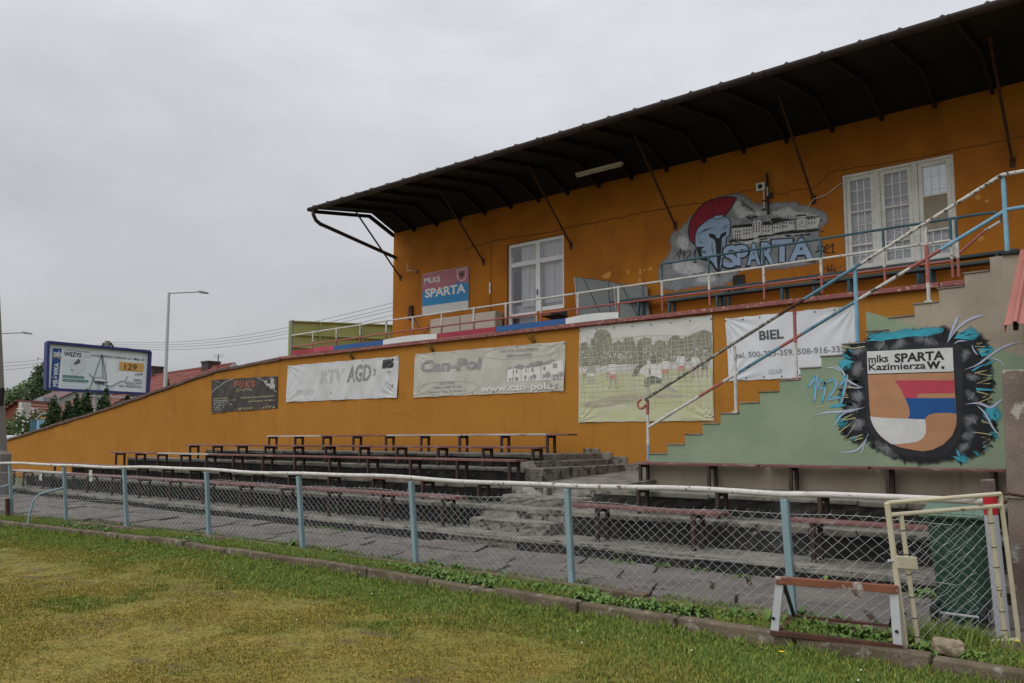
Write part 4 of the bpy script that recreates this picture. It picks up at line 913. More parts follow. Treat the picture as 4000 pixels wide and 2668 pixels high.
# town hall front: pale walls, black roofs, windows
blocks = [((865,640),(890,790),(1140,790),(1140,620)), ((1140,545),(1140,770),(1265,755),(1262,530)), ((1262,600),(1264,740),(1410,725),(1395,600)), ((1410,590),(1410,715),(1535,690),(1530,560)), ((1535,560),(1535,690),(1700,665),(1695,540)), ((1715,490),(1715,665),(1850,660),(1850,480)), ((1850,520),(1850,660),(2000,640),(2040,500))]
for q in blocks: cv.poly(list(q), u_wh, 4); cv.stroke(list(q) + [q[0]], 5, k_black, 6)
for q in ([(860,645),(890,605),(1140,580),(1140,625)], [(1262,600),(1290,560),(1390,545),(1400,598)], [(1360,555),(1400,515),(1520,500),(1555,550),(1410,590)], [(1530,545),(1545,520),(1640,525),(1690,540)]): cv.poly(q, k_black, 5, jag=2)
cv.stroke([(1640,535),(1800,510),(2030,482)], 6, k_black, 6)
for x in (1140, 1190, 1262): cv.stroke([(x, 560), (x, 515)], 9, k_black, 6)
cv.stroke([(1715,490),(1780,470),(1850,475)], 14, k_black, 6)
for x0, y0, nx, ny, dx, dy in ((920,690,3,1,28,0),(920,735,3,1,28,0),(920,775,3,1,28,0),(1030,670,3,1,35,0),(1030,715,3,1,35,0),(1160,580,3,4,35,35),(1285,625,3,1,35,0),(1285,680,3,1,35,0),(1430,590,3,2,36,45),(1555,575,2,2,30,45),(1630,575,3,1,28,0),(1880,520,3,1,40,0),(1880,575,3,1,40,0)):
    for a in range(nx):
        for b_ in range(ny):
            x, y = x0 + a*dx, y0 + b_*dy - a*dx*.06; cv.rect(x-7, y-12, x+7, y+14, k_black, 6)
cv.stroke([(1720,632),(1800,622),(1850,612)], 5, k_black, 6); cv.stroke([(1745,610),(1800,540),(1795,590)], 5, k_black, 6)
for base in ([(810,830),(860,790),(960,800),(1060,785),(1150,775),(1160,795),(1060,810),(900,815),(850,830)], [(1190,770),(1240,735),(1400,730),(1460,700),(1560,690),(1700,670),(1850,665),(1960,655),(2020,650),(2030,670),(1950,690),(1800,700),(1600,720),(1420,740),(1300,765)], [(1240,790),(1330,770),(1340,785),(1260,800)], [(1550,745),(1640,735),(1650,755),(1580,755)], [(1700,740),(1800,725),(1810,740),(1720,755)], [(2030,680),(2095,680),(2090,690),(2040,695)]):
    cv.poly(base, k_black, 6, jag=7, sub=4)
# bubble letters
for ch, x0, x1, yt0, yb0, yb1 in (('S',745,965,880,1150,1140),('P',925,1100,868,1125,1118),('A',1060,1260,850,1120,1112),('R',1245,1440,832,1108,1100),('T',1385,1680,798,1080,1070),('A',1610,1960,790,1066,1050)):
    cv.text(ch, (x0-10,yb0+12), (x1+10,yb1+12), (x0-10,yt0-16), k_black, 8 + .3*(ch in 'PR'), bold=.065)
    cv.text(ch, (x0+12,yb0-2), (x1-12,yb1-2), (x0+12,yt0), u_blue, 9.2 + .3*(ch in 'PR'), bold=.035)
thin = lambda pts, w_=11: cv.stroke(pts, w_, k_black, 8, sm=4)
for pts in ([(150,1000),(205,915),(190,1000),(175,1060)], [(250,960),(225,945),(222,985),(250,985),(262,950),(240,1050)], [(285,960),(320,935),(330,970),(280,1040),(255,1075),(340,1060)], [(365,990),(400,920),(390,1010),(385,1090)], [(365,1095),(410,1095)]): thin(pts)
for pts in ([(1985,910),(2015,875),(2030,890),(2000,940),(1965,960),(2030,945)], [(2055,880),(2035,910),(2045,950),(2075,935),(2085,895),(2055,880)], [(2090,910),(2115,860),(2140,880),(2110,930),(2075,960),(2150,965)], [(2165,900),(2195,840),(2195,960)], [(2170,965),(2225,960)]): thin(pts)
for pts in ([(2100,1190),(2115,1150),(2125,1210),(2130,1110),(2140,1220),(2150,1160),(2165,1200),(2185,1110),(2180,1250),(2160,1190),(2215,1190),(2240,1165),(2215,1160),(2210,1215),(2250,1205)], [(2085,1155),(2090,1170)], [(2280,1170),(2305,1140)]): cv.stroke(pts, 7, k_black, 8)
cv.done('mural_painting', G)

# ---------------------------------------------------------------- banners and signs
m_vin = mat('white_vinyl', C4(.50,.50,.49), C4(.44,.44,.43), sc=2.2, c3=C4(.36,.35,.33), sc3=3, lo3=.62, hi3=.8, rough=.55, bump=.15, bsc=6)
m_vin2 = mat('dirty_cream_vinyl', C4(.44,.42,.36), C4(.39,.37,.31), sc=2, c3=C4(.33,.31,.19), sc3=1.6, lo3=.6, hi3=.8, rough=.6, bump=.12, bsc=6)
m_vin3 = mat('clean_white_vinyl', C4(.56,.57,.58), C4(.52,.53,.54), sc=2, rough=.5, bump=.1, bsc=6)
m_vinb = mat('black_brown_vinyl', C4(.028,.022,.018), C4(.04,.032,.027), sc=2.5, c3=C4(.10,.09,.08), sc3=3, lo3=.62, hi3=.8, rough=.4, bump=.2, bsc=5)
m_eye = mat('dark_eyelet', C4(.05,.045,.04), rough=.6)
def pfun(seed, amp, cs=()):
    ph = [random.Random(seed).uniform(0, 6.28) for _ in range(8)]
    def fold(x, z):                                              # creases fanning out from the tied corners
        t = 0
        for k, c in enumerate(cs):
            dx, dz = x - c.x, z - c.z; r_ = math.hypot(dx, dz); t += .9*amp*math.sin(math.atan2(dz, dx)*17 + ph[4+k])*math.exp(-(r_/.5)**2)*min(1, r_/.12)
        return t
    def f(P):
        x, z = P.x, P.z
        return amp * (1.1 + .5*math.sin(3.1*x+2.2*z+ph[0]) + .35*math.sin(-5.3*x+3.7*z+ph[1]) + .3*math.sin(7.9*x+6.1*z+ph[2]) + .2*math.sin(13*x-9*z+ph[3])) + fold(x, z)
    return f
def banner(name, label, quad, mt, seed, amp=.014, D=WALL, cat='banner', eyes=True, tr=None):
    quad = [tuple(q) for q in quad]; c = [atY(D, *q) for q in quad]                 # TL TR BR BL
    base = (c[2] + c[3]) / 2; t = thing(name, label, cat, (base.x, D, base.z))
    wr = pfun(seed, amp, c); n, m_ = 110, 44; b = MB().m(mt); vs = []
    for j in range(m_+1):
        for i in range(n+1):
            u, v = i/n, j/m_; sag = .010*math.sin(u*math.pi*8)*(1 if v in (0, 1) else 0)
            P = (c[0]*(1-u)+c[1]*u)*(1-v) + (c[3]*(1-u)+c[2]*u)*v; P.z += -.012*abs(math.sin(u*math.pi*6))*(1-v)**3 + .010*abs(math.sin(u*math.pi*6))*v**3
            P.y = D - .006 - wr(P); vs.append(P)
    b.add(vs, [(j*(n+1)+i, j*(n+1)+i+1, (j+1)*(n+1)+i+1, (j+1)*(n+1)+i) for j in range(m_) for i in range(n)])
    o = b.build('sheet', None, t, smooth=True)
    if eyes:
        b = MB().m(m_eye)
        for u in [i/7 for i in range(8)]:
            for v in (.035, .965):
                P = (c[0]*(1-u)+c[1]*u)*(1-v) + (c[3]*(1-u)+c[2]*u)*v
                P = P.lerp((c[0]+c[1]+c[2]+c[3])/4, .012); y = D - .010 - wr(P)
                b.add([(P.x+.016*math.cos(a), y, P.z+.016*math.sin(a)) for a in [k*.785 for k in range(8)]], [tuple(range(8))])
        b.build('eyelet', None, t)
    cv = Canvas(1, D, -1, tr, wr, base=.0105, step=.0015); return t, cv
C1 = lambda x, y: (700 + x/2.24, 1300 + y/2.24)
C4_ = lambda x, y: (1500 + x/1.6793, 1200 + y/1.6793)
C2 = lambda x, y: (2400 + x/1.469, 1100 + y/1.469)
i_gold = mat('pale_gold_print', C4(.38,.33,.17), rough=.5); i_red = mat('orange_red_print', C4(.30,.085,.045), rough=.5); i_pale = mat('pale_print', C4(.36,.35,.31), rough=.5)
t, cv = banner('advertising_banner', 'small dark brown banner with red lettering and gold text, lowest on the sloping wall', [C1(290,412), C1(866,375), C1(863,663), C1(288,703)], m_vinb, 1, tr=C1)
for i, (ch, x0, x1) in enumerate((('F',485,530),('U',535,570),('K',582,625),('S',632,668))): cv.text(ch, (x0, 478 - i*2), (x1, 480 - i*2), (x0 + 4, 420 - i), i_red, 1, bold=.03, shear=.1)
cv.text('Kazimierza Wielka', (512,505), (640,498), (512,492), i_gold, 1, bold=.01); cv.stroke([(505,512),(648,503)], 3, i_gold, 1)
cv.stroke([(292,525),(340,480),(410,430),(480,402)], 5, i_pale, 1, sm=5); cv.stroke([(690,390),(760,430),(820,480),(864,522)], 5, i_pale, 1, sm=5)
cv.text('Organizujemy imprezy okolicznościowe', (542,575), (850,556), (541,562), i_gold, 1, bold=.02, shear=.15)
cv.text('zapraszamy na tańce', (610,606), (850,592), (610,594), i_gold, 1, bold=.02)
cv.text('603 75 15 97', (522,676), (650,669), (522,657), i_gold, 1, bold=.02); cv.text('41 35 22 167', (732,664), (850,657), (732,645), i_gold, 1, bold=.02)
for x, y in ((508,668),(716,655)): cv.stroke([(x-8,y-8),(x-10,y),(x-4,y+8),(x+6,y+12)], 6, i_red, 1)
for j, (s_, x1) in enumerate((('Godziny Otwarcia', 430), ('Poniedziałek 11 - 22', 500), ('Wtorek 11 - 22', 440), ('Środa 11 - 22', 470), ('Czwartek 11 - 22', 400), ('Piątek', 370))):
    cv.text(s_, (304, 583 + j*19), (x1, 577 + j*19 - (x1-304)*.02), (304, 571 + j*19), i_gold if j == 0 else i_pale, 1, bold=.02)
cv.poly([(805,410),(815,398),(835,400),(840,415),(835,430),(812,432)], i_pale, 1, sm=3); cv.poly([(812,434),(836,432),(840,445),(850,462),(846,485),(800,490),(792,470),(768,462),(752,440),(775,446),(800,448)], i_pale, 1)
cv.poly([(745,425),(772,418),(778,432),(752,440)], i_pale, 1, sm=3)
cv.done('print', t)
i_faint = mat('worn_grey_print', C4(.10,.10,.10), C4(.46,.46,.45), sc=7, lo=.46, hi=.62, stretch=(6,1,14), rough=.55)
i_faint2 = mat('nearly_gone_grey_print', C4(.27,.27,.27), C4(.50,.50,.49), sc=7, lo=.42, hi=.58, stretch=(6,1,12), rough=.55)
i_blk = mat('faded_black_print', C4(.03,.03,.032), C4(.12,.12,.12), sc=5, lo=.55, hi=.7, stretch=(1,1,6), rough=.5)
t, cv = banner('advertising_banner', 'white banner with almost worn-off grey lettering, right of the small dark banner', [C1(955,287), C1(1923,203), C1(1915,568), C1(942,608)], m_vin, 2, amp=.018, tr=C1)
cv.text('RTV', (1240,440), (1450,430), (1244,325), i_faint2, 1, bold=.03, shear=.1); cv.cut('lettering', t); cv.text('AGD', (1475,430), (1680,414), (1482,292), i_faint, 1, bold=.03, shear=.1)
cv.cut('lettering', t); cv.text('PIOTR', (1040,548), (1190,540), (1040,500), i_faint2, 1); cv.cut('lettering', t)
cv.stroke([(1705,325),(1722,320),(1718,370),(1703,372)], 12, i_faint, 1); cv.cut('lettering', t)
cv.poly([(1790,238),(1882,224),(1880,303),(1788,315)], i_blk, 1); cv.cut('logo', t)
for q in ([(1825,340),(1865,345)], [(1840,360),(1855,370)], [(1820,430),(1870,470),(1840,480),(1880,450),(1860,500)], [(1845,495),(1885,500)], [(1330,515),(1338,525),(1332,535)]): cv.stroke(q, 9, i_faint, 1)
cv.done('print', t)
i_can = mat('grey_print', C4(.215,.20,.195), C4(.29,.275,.265), sc=4, rough=.55); i_can2 = mat('light_grey_print', C4(.27,.26,.235), rough=.55); i_wh = mat('white_print', C4(.56,.55,.50), rough=.55); i_line = mat('thin_grey_print_line', C4(.30,.29,.26), rough=.55)
t, cv = banner('advertising_banner', 'dirty cream banner with grey logo, house drawing and web address', [C4_(207,306), C4_(1193,222), C4_(1185,552), C4_(197,594)], m_vin2, 3, tr=C4_)
cv.text('Can-Pol', (245,424), (650,405), (246,352), i_can, 1, bold=.05, shear=.12)
cv.text('CAN -POL DEVELOPMENTS', (765,300), (1022,286), (765,279), i_can, 1, bold=.01); cv.text('NIERUCHOMOŚCI', (807,331), (976,322), (807,311), i_can, 1, bold=.01)
el = lambda cx, cy, rx, ry, rot=0: [(cx + rx*math.cos(a)*math.cos(rot) - ry*math.sin(a)*math.sin(rot), cy + rx*math.cos(a)*math.sin(rot) + ry*math.sin(a)*math.cos(rot)) for a in [k*6.2832/40 for k in range(41)]]
cv.stroke(el(905,295,250,42,-.07), 2.5, i_line, 1); cv.stroke(el(426,532,202,46,-.04), 2.5, i_line, 1)
cv.text('HURTOWNIA:', (367,510), (470,504), (367,493), i_can, 1, bold=.01); cv.text('CHEMIA, KOSMETYKI, AGD', (321,538), (517,528), (321,521), i_can, 1, bold=.01); cv.text('Kazimierza Wielka, ul. Okrężna 12', (297,566), (540,554), (297,549), i_can2, 1, bold=.01)
cv.text('www.can-pol.pl', (640,556), (1148,535), (640,510), i_can2, 1, bold=.05); cv.text('www.can-pol.pl', (642,554), (1146,533), (642,511), i_wh, 2, bold=.025)
hb = [(808,400,850,495),(850,395,905,492),(905,400,955,488),(955,390,1035,486),(1035,375,1100,482),(1100,350,1178,474)]
for x0, y0, x1, y1 in hb: cv.poly([(x0,y0+8),(x1,y0),(x1,y1-4),(x0,y1)], i_wh, 1); cv.stroke([(x0,y0+8),(x0,y1)], 3, i_can, 3)
for q in ([(800,415),(830,390),(850,400)], [(850,400),(885,372),(928,385),(905,410)], [(928,392),(975,362),(1000,360),(950,398)], [(955,395),(1010,352),(1050,356),(1035,380)], [(1035,380),(1100,340),(1130,345),(1100,372)]): cv.poly(q, i_can, 2)
for x0, y0, x1, y1 in ((848,415,856,438),(868,412,880,432),(932,405,944,428),(972,398,988,424),(1050,388,1066,414),(1115,370,1143,400),(842,460,852,482),(862,458,872,484),(966,450,976,482),(1112,440,1152,474),(1046,440,1066,466)): cv.rect(x0, y0, x1, y1, i_can, 2)
for x, y, r_ in ((830,474,9),(876,468,10),(932,460,12),(992,456,14),(1080,445,18),(1164,440,18)): cv.poly([(x+r_*math.cos(a*.7), y+r_*1.1*math.sin(a*.7)) for a in range(9)], i_can, 3, jag=2); cv.stroke([(x,y+r_),(x,y+r_*1.9)], 4, i_can, 3)
cv.done('print', t)
# match photograph on canvas
f_tree = mat('olive_grey_print', C4(.17,.165,.115), C4(.25,.245,.19), sc=11, lo=.42, hi=.62, rough=.6); f_grass = mat('faded_grass_print', C4(.42,.42,.23), C4(.46,.455,.32), sc=3, lo=.4, hi=.6, stretch=(.5,1,3), c3=C4(.36,.37,.20), sc3=7, lo3=.55, hi3=.7, st3=(.6,1,4), rough=.6)
f_sky = mat('faded_white_canvas', C4(.50,.49,.46), C4(.46,.455,.41), sc=2, rough=.6, bump=.1, bsc=6); f_net = mat('pale_net_print', C4(.44,.43,.31), rough=.6); f_fig = mat('faded_grey_figure_print', C4(.30,.29,.25), rough=.6); f_dk = mat('dark_olive_figure_print', C4(.12,.12,.095), C4(.17,.17,.14), sc=9, rough=.6); f_red = mat('faded_red_print', C4(.44,.19,.16), rough=.6); f_wh = mat('pale_figure_print', C4(.56,.55,.52), rough=.6); f_dirt = mat('faded_bare_soil_print', C4(.30,.265,.19), C4(.42,.41,.29), sc=5, lo=.4, hi=.65, stretch=(.5,1,3), rough=.6)
t, cv = banner('match_photo_banner', 'large faded canvas photo of a football match seen through a goal net', [C4_(1282,132), C4_(2155,50), C4_(2168,748), C4_(1280,757)], f_sky, 4, amp=.010, tr=C4_)
tt = [(1285,388),(1287,248),(1310,228),(1340,235),(1352,290),(1365,215),(1385,190),(1400,155),(1430,148),(1460,150),(1492,185),(1500,245),(1540,215),(1565,235),(1590,203),(1640,200),(1662,262),(1680,215),(1710,200),(1750,205),(1768,255),(1800,212),(1840,215),(1855,262),(1880,200),(1920,180),(1955,205),(2010,185),(2060,160),(2100,148),(2152,165),(2158,335),(2000,352),(1800,362),(1600,372),(1440,378)]
cv.poly(tt, f_tree, 1, jag=5, sub=4)
for _ in range(70):
    x = random.uniform(1300, 2140); y = random.uniform(240, 350)
    y = random.uniform(290, 370) - (x-1285)*.04
    r_ = random.uniform(3, 9); cv.poly([(x+r_*math.cos(a)*random.uniform(.5,1.2), y+r_*math.sin(a)*random.uniform(.5,1.2)) for a in range(6)], f_sky, 2)
cv.poly([(1285,440),(1600,428),(2160,395),(2166,744),(1284,752)], f_grass, 1)
cv.poly([(1290,640),(1500,580),(1800,560),(2000,575),(1960,590),(1700,600),(1500,650),(1350,665)], f_dirt, 2, jag=4, sub=3)
def player(x, y, h, shirt, short, lean=0):
    q = lambda dx, dy: (x + dx*h + lean*dy*h, y - dy*h)
    cv.poly([q(.05*math.cos(a), .92 + .07*math.sin(a)) for a in range(6)], f_fig, 3)
    cv.poly([q(-.13,.82), q(.13,.82), q(.2,.55), q(.15,.53), q(.11,.68), q(.1,.46), q(-.1,.46), q(-.11,.68), q(-.16,.53), q(-.2,.56)], shirt, 3)
    cv.poly([q(-.11,.48), q(.11,.48), q(.13,.3), q(.02,.3), q(0,.38), q(-.03,.3), q(-.13,.3)], short, 4)
    cv.stroke([q(-.08,.3), q(-.09,.02), q(-.15,0)], .07*h, f_fig, 3); cv.stroke([q(.08,.3), q(.11,.02), q(.17,0)], .07*h, f_fig, 3)
for a in ((1320,470,75,f_wh,f_red),(1362,500,140,f_fig,f_wh),(1475,470,90,f_wh,f_red),(1505,530,190,f_wh,f_red),(1852,478,150,f_wh,f_red),(1952,470,180,f_wh,f_red),(2045,465,165,f_wh,f_red),(2105,460,170,f_fig,f_dk)): player(*a)
# goalkeeper bending forward
cv.poly([(1690,375),(1740,350),(1790,380),(1830,440),(1815,470),(1770,462),(1720,455),(1680,420)], f_wh, 3, sm=3)
cv.poly([(1635,440),(1650,400),(1690,360),(1720,350),(1735,370),(1690,400),(1670,445),(1640,455)], f_dk, 4, sm=2)
cv.poly([(1752,330),(1785,335),(1785,368),(1758,374)], f_dk, 4, sm=2)
cv.poly([(1715,475),(1760,450),(1822,470),(1825,505),(1780,498),(1740,520),(1712,520)], f_dk, 4, sm=2)
cv.stroke([(1735,515),(1740,545),(1752,572)], 20, f_fig, 3); cv.stroke([(1815,500),(1870,530),(1910,550),(1935,552)], 20, f_fig, 3, taper=.15); cv.poly([(1740,400),(1752,400),(1756,445),(1742,445)], f_dk, 4)
# net
for i in range(27):
    x = 1290 + i*34; pts = [(x + 9*math.sin(i*1.7) + (y-130)*.10*math.sin(i*.3) + (y-200)*.07, y) for y in range(190, 700, 60)]
    pts = [(min(2160, max(1284, a)), min(b_, 640 + 40*math.sin(i))) for a, b_ in pts]; cv.stroke(pts, 3.0, f_net, 5, sm=3)
for j in range(15):
    y = 215 + j*31; pts = [(x, y - (x-1285)*.05 + 7*math.sin(x*.01 + j) + (40 - 3*j if x < 1450 else 0)) for x in range(1288, 2160, 60)]; cv.stroke(pts, 2.6, f_net, 5, sm=3)
cv.done('print', t)
i_dk = mat('charcoal_print', C4(.05,.05,.052), C4(.14,.14,.145), sc=9, lo=.5, hi=.66, stretch=(1,1,9), rough=.5); i_mid = mat('mid_grey_print', C4(.16,.16,.165), C4(.27,.27,.275), sc=9, lo=.45, hi=.65, stretch=(1,1,8), rough=.5)
t, cv = banner('advertising_banner', 'white phone-number banner half hidden behind the green staircase', [C2(638,212), C2(1382,135), C2(1412,540), C2(660,572)], m_vin3, 5, amp=.016, tr=C2)
cv.text('BIEL', (835,335), (977,325), (832,284), i_dk, 1, bold=.03); cv.cut('lettering', t); cv.text('tel. 500-223-359, 508-916-335', (697,440), (1328,402), (695,409), i_mid, 1, bold=.015); cv.cut('lettering', t); cv.text('SSAB', (887,530), (965,524), (887,506), i_faint2, 1, bold=.02)
cv.done('print', t)
# club sign on the upper wall
Sg = lambda x, y: (1000 + x/1.6793, 600 + y/1.6793)
yS = UP - .03
P0, P1, P2, P3 = [atY(yS, *Sg(*p)) for p in ((1092,790),(1395,738),(1392,1018),(1090,1060))]
t = thing('club_sign', 'pink, blue and white club name sign on the upper wall left of the balcony door', 'sign', ((P2.x+P3.x)/2, yS, P2.z))
s_pink = mat('faded_pink_sign', C4(.36,.125,.16), C4(.33,.115,.145), sc=2, rough=.6); s_blue = mat('bright_blue_sign', C4(.015,.19,.40), rough=.6); s_wht = mat('sign_white', C4(.50,.50,.48), rough=.6); s_let = mat('white_sign_letters', C4(.60,.59,.57), rough=.6)
b = MB().m(s_wht); b.prism([P0, P1, P2, P3], (0, .022, 0)); b.build('board', None, t)
cv = Canvas(1, yS, -1, Sg, base=.002, step=.001)
cv.poly([(1093,792),(1394,740),(1394,848),(1330,850),(1270,868),(1200,890),(1150,905),(1092,905)], s_pink, 0)
cv.poly([(1092,900),(1150,905),(1220,890),(1280,862),(1330,845),(1394,847),(1393,962),(1091,1003)], s_blue, 1)
cv.text('MLKS', (1104,852), (1210,838), (1104,818), s_let, 2, bold=.03); cv.text('SPARTA', (1110,945), (1376,908), (1110,890), s_let, 2, bold=.035)
sh = [(1322,765),(1378,755),(1378,805),(1368,825),(1350,837),(1332,830),(1322,812)]
cv.stroke(sh + sh[:1], 5, s_let, 2)
s_bird = mat('dark_emblem_print', C4(.06,.03,.03), rough=.6)
cv.poly([(1330,775),(1342,790),(1346,770),(1350,785),(1354,768),(1358,788),(1370,765),(1366,795),(1358,800),(1362,812),(1350,808),(1340,812),(1342,800),(1333,795)], s_bird, 3)
cv.done('print', t)
# row of coloured sheets along the foot of the balcony rail
zb0, zb1 = 4.045, 4.165
bl = [(-19.66,-18.63,m_boardr,'dark red sheet at the left end of the balcony edge'), (-18.62,-17.71,m_boardp,'faded pink-red bulging sheet, second from the left on the balcony edge'), (-17.70,-15.71,m_boardb,'blue sheet on the balcony edge below the green screen'), (-15.70,-13.76,m_boardw,'white sheet on the balcony edge below the club sign'), (-13.75,-11.87,m_boardr,'long red sheet on the balcony edge below the foam blocks'), (-11.86,-9.93,m_boardb,'blue sheet on the balcony edge below the balcony door'), (-9.92,-8.61,m_boardw,'white sheet on the balcony edge in front of the grey folding table')]
for x0, x1, mt, lb in bl:
    b = MB().m(mt); n = 16; bul = .03 if mt in (m_boardp, m_boardw) else .008; vs = []
    for i in range(n+1):
        x = x0 + (x1-x0)*i/n; o_ = bul*math.sin(math.pi*i/n); zt = zb1 + (.03*math.sin(math.pi*i/n) if bul > .01 else 0)
        vs += [(x, 13.70 - o_*.4, zb0), (x, 13.70 - o_, zt), (x, 13.708 - o_, zt), (x, 13.708 - o_*.4, zb0)]
    fs = [(i*4+k, i*4+(k+1) % 4, (i+1)*4+(k+1) % 4, (i+1)*4+k) for i in range(n) for k in range(4)] + [(0,1,2,3), (n*4+3,n*4+2,n*4+1,n*4)]
    b.add(vs, fs); tag(b.build('edge_board', None), lb, 'board', 'coloured sheets along the balcony edge')

# ---------------------------------------------------------------- railings
yr = 13.75
t = thing('balcony_railing', 'balcony railing of white and red pipes with a teal upper rail on the right', 'railing', (-11, yr, 4.1))
xp = [-19.74,-18.72,-17.67,-16.67,-15.64,-14.65,-13.64,-12.59,-11.61,-10.61,-9.63,-8.63,-7.64,-6.65,-5.6,-4.59,-3.58,-2.6,-2.52]
z1, z2, z3 = 4.68, 4.36, 5.02
for i, x in enumerate(xp):
    b = MB()
    if i == 0: b.m(m_greybar).tube([(x, yr, 4.09), (x, yr, 5.06)], .028, 8); b.tube([(x-.06, yr, 5.05), (x+.05, yr, 5.06)], .025, 8)
    else:
        lo = m_redp if i > 1 else m_white
        b.m(m_redp).tube([(x, yr, 4.09), (x, yr, z2+.04 if i > 11 else z2)], .022, 8); b.m(m_white).tube([(x, yr, z2+.03 if i > 11 else z2), (x, yr, z1)], .026, 8)
        if i >= 12: b.m(m_tealp).tube([(x, yr, z1), (x, yr, z3)], .022, 8)
    b.build('post', None, t)
b = MB().m(m_white); b.tube([(xp[0], yr, z1-.06), (-16, yr, z1-.02), (xp[12], yr, z1), (xp[17], yr, z1)], .022, 8); b.build('top_rail', None, t)
b = MB().m(m_redp); b.tube([(xp[0], yr, z2-.08), (-15, yr, z2-.02), (xp[17], yr, z2)], .020, 8); b.build('lower_rail', None, t)
b = MB().m(m_tealp); b.tube([(xp[12], yr, z3), (-2.25, yr, z3), (-2.0, yr, z3-.01), (-1.92, yr, z3-.07), (-1.93, yr, z3-.16)], .022, 8)
b.m(m_white).tube([(-1.93, yr, z3-.16), (-2.13, yr, z1+.08)], .022, 8); b.m(m_redp).tube([(-2.13, yr, z1+.08), (-2.5, yr, z2+.1)], .022, 8); b.build('upper_rail', None, t)
yq = 12.25
t = thing('stair_railing', 'staircase handrail of blue, white and red pipes with a worn dark top rail', 'railing', (-4.4, yq, 1.36))
pp = [(-7.13,1.25,2.30,[m_bluep,m_white,m_white,m_redp]), (-5.51,2.05,3.11,[m_white,m_white,m_white]), (-4.52,2.54,3.64,[m_white,m_white,m_redp,m_redp]), (-3.60,3.02,4.10,[m_bluep]), (-2.63,3.52,4.59,[m_white,m_redp,m_redp,m_white]), (-1.66,4.06,5.11,[m_bluep])]
for x, z0, z1_, ms in pp:
    b = MB()
    for k, mt in enumerate(ms): b.m(mt).tube([(x, yq, z0 + (z1_-z0)*k/len(ms)), (x, yq, z0 + (z1_-z0)*(k+1)/len(ms))], .03 if x > -2 or abs(x+3.6) < .1 else .027, 8)
    b.box(x - .05, x + .05, yq - .05, yq + .05, z0 - .03, z0 + .012); b.build('post', None, t)
def polyrail(name, pts, mts, r):
    b = MB()
    for i, mt in enumerate(mts): b.m(mt).tube([pts[i], pts[i+1]], r, 8)
    return b.build(name, None, t)
at_ = lambda x, z: (x, yq - .035, z)
zz = lambda x, a=2.30, b_=5.12: a + (x + 7.17) * (b_ - a) / (-1.67 + 7.17)
m_bluet = mat('worn_teal_blue_paint', C4(.10,.21,.26), C4(.06,.10,.12), sc=9, lo=.5, hi=.65, rough=.7)
xs_ = [-7.17, -5.9, -4.75, -4.35, -3.5, -3.0, -1.67, 1.5]
polyrail('handrail', [at_(x, zz(min(x, -1.67))) for x in xs_], [m_handrail, m_handrail, m_rust, m_bluet, m_chip, m_chip, m_chip], .026)
zl_ = lambda x: 1.83 + (x + 7.11) * (4.65 - 1.83) / (-1.64 + 7.11)
xs_ = [-7.11, -6.15, -5.72, -5.45, -4.75, -4.42, -3.62, -2.85, -2.45, -1.64, 1.5]
polyrail('lower_rail', [(x, yq + .0, zl_(min(x, -1.64))) for x in xs_], [m_white, m_redp, m_white, m_bluet, m_redp, m_bluet, m_chip, m_redp, m_bluep, m_bluep], .026)
b = MB().m(m_redp); b.tube([(-7.17 + .075*math.sin(a) - .06, yq - .035, 2.225 + .075*math.cos(a)) for a in [-k*.35 for k in range(14)]], .022, 8); b.build('rail_curl', None, t)

# ---------------------------------------------------------------- things on the balcony
t = thing('metal_screen', 'lime green sheet-metal screen closing the left end of the balcony', 'screen', (-20.25, 16, 4.1))
q = [Vector((-20.25, 14.0, 4.0)), Vector((-20.25, 18.1, 4.0)), Vector((-20.25, 18.1, 5.46)), Vector((-20.25, 14.0, 5.13))]
b = MB().m(m_scr); b.prism(q, (-.02, 0, 0)); b.build('sheet', None, t)
b = MB().m(m_scrf)
for f_ in (0, .27, .68, 1): a_ = 14.02 + 4.04*f_; b.tube([(-20.22, a_, 4.0), (-20.22, a_, 5.13 + .33*f_)], .028, 6)
for z, dz in ((4.35, .12), (4.72, .24), (5.12, .33)): b.tube([(-20.22, 14.0, z), (-20.22, 18.1, z + dz)], .024, 6)
b.build('frame', None, t)
m_crease = mat('dark_seam', C4(.22,.19,.15), rough=.9)
e0, e1 = atY(15.1, *Sg(1141, 1090)), atY(15.1, *Sg(1568, 1026)); em = atY(15.1, *Sg(1338, 1058)).x
for x0, x1, lb in ((e0.x, em - .01, 'beige foam block leaning below the club sign, the left of two'), (em + .01, e1.x, 'beige foam block leaning beside the balcony door, the right of two')):
    b = MB().m(m_grey_box); b.box(x0, x1, 15.1, 15.4, 4.11, (e0.z + e1.z)/2 + .0); tag(b.build('foam_block', None, bevel=.03), lb, 'foam block', 'foam blocks on the balcony')
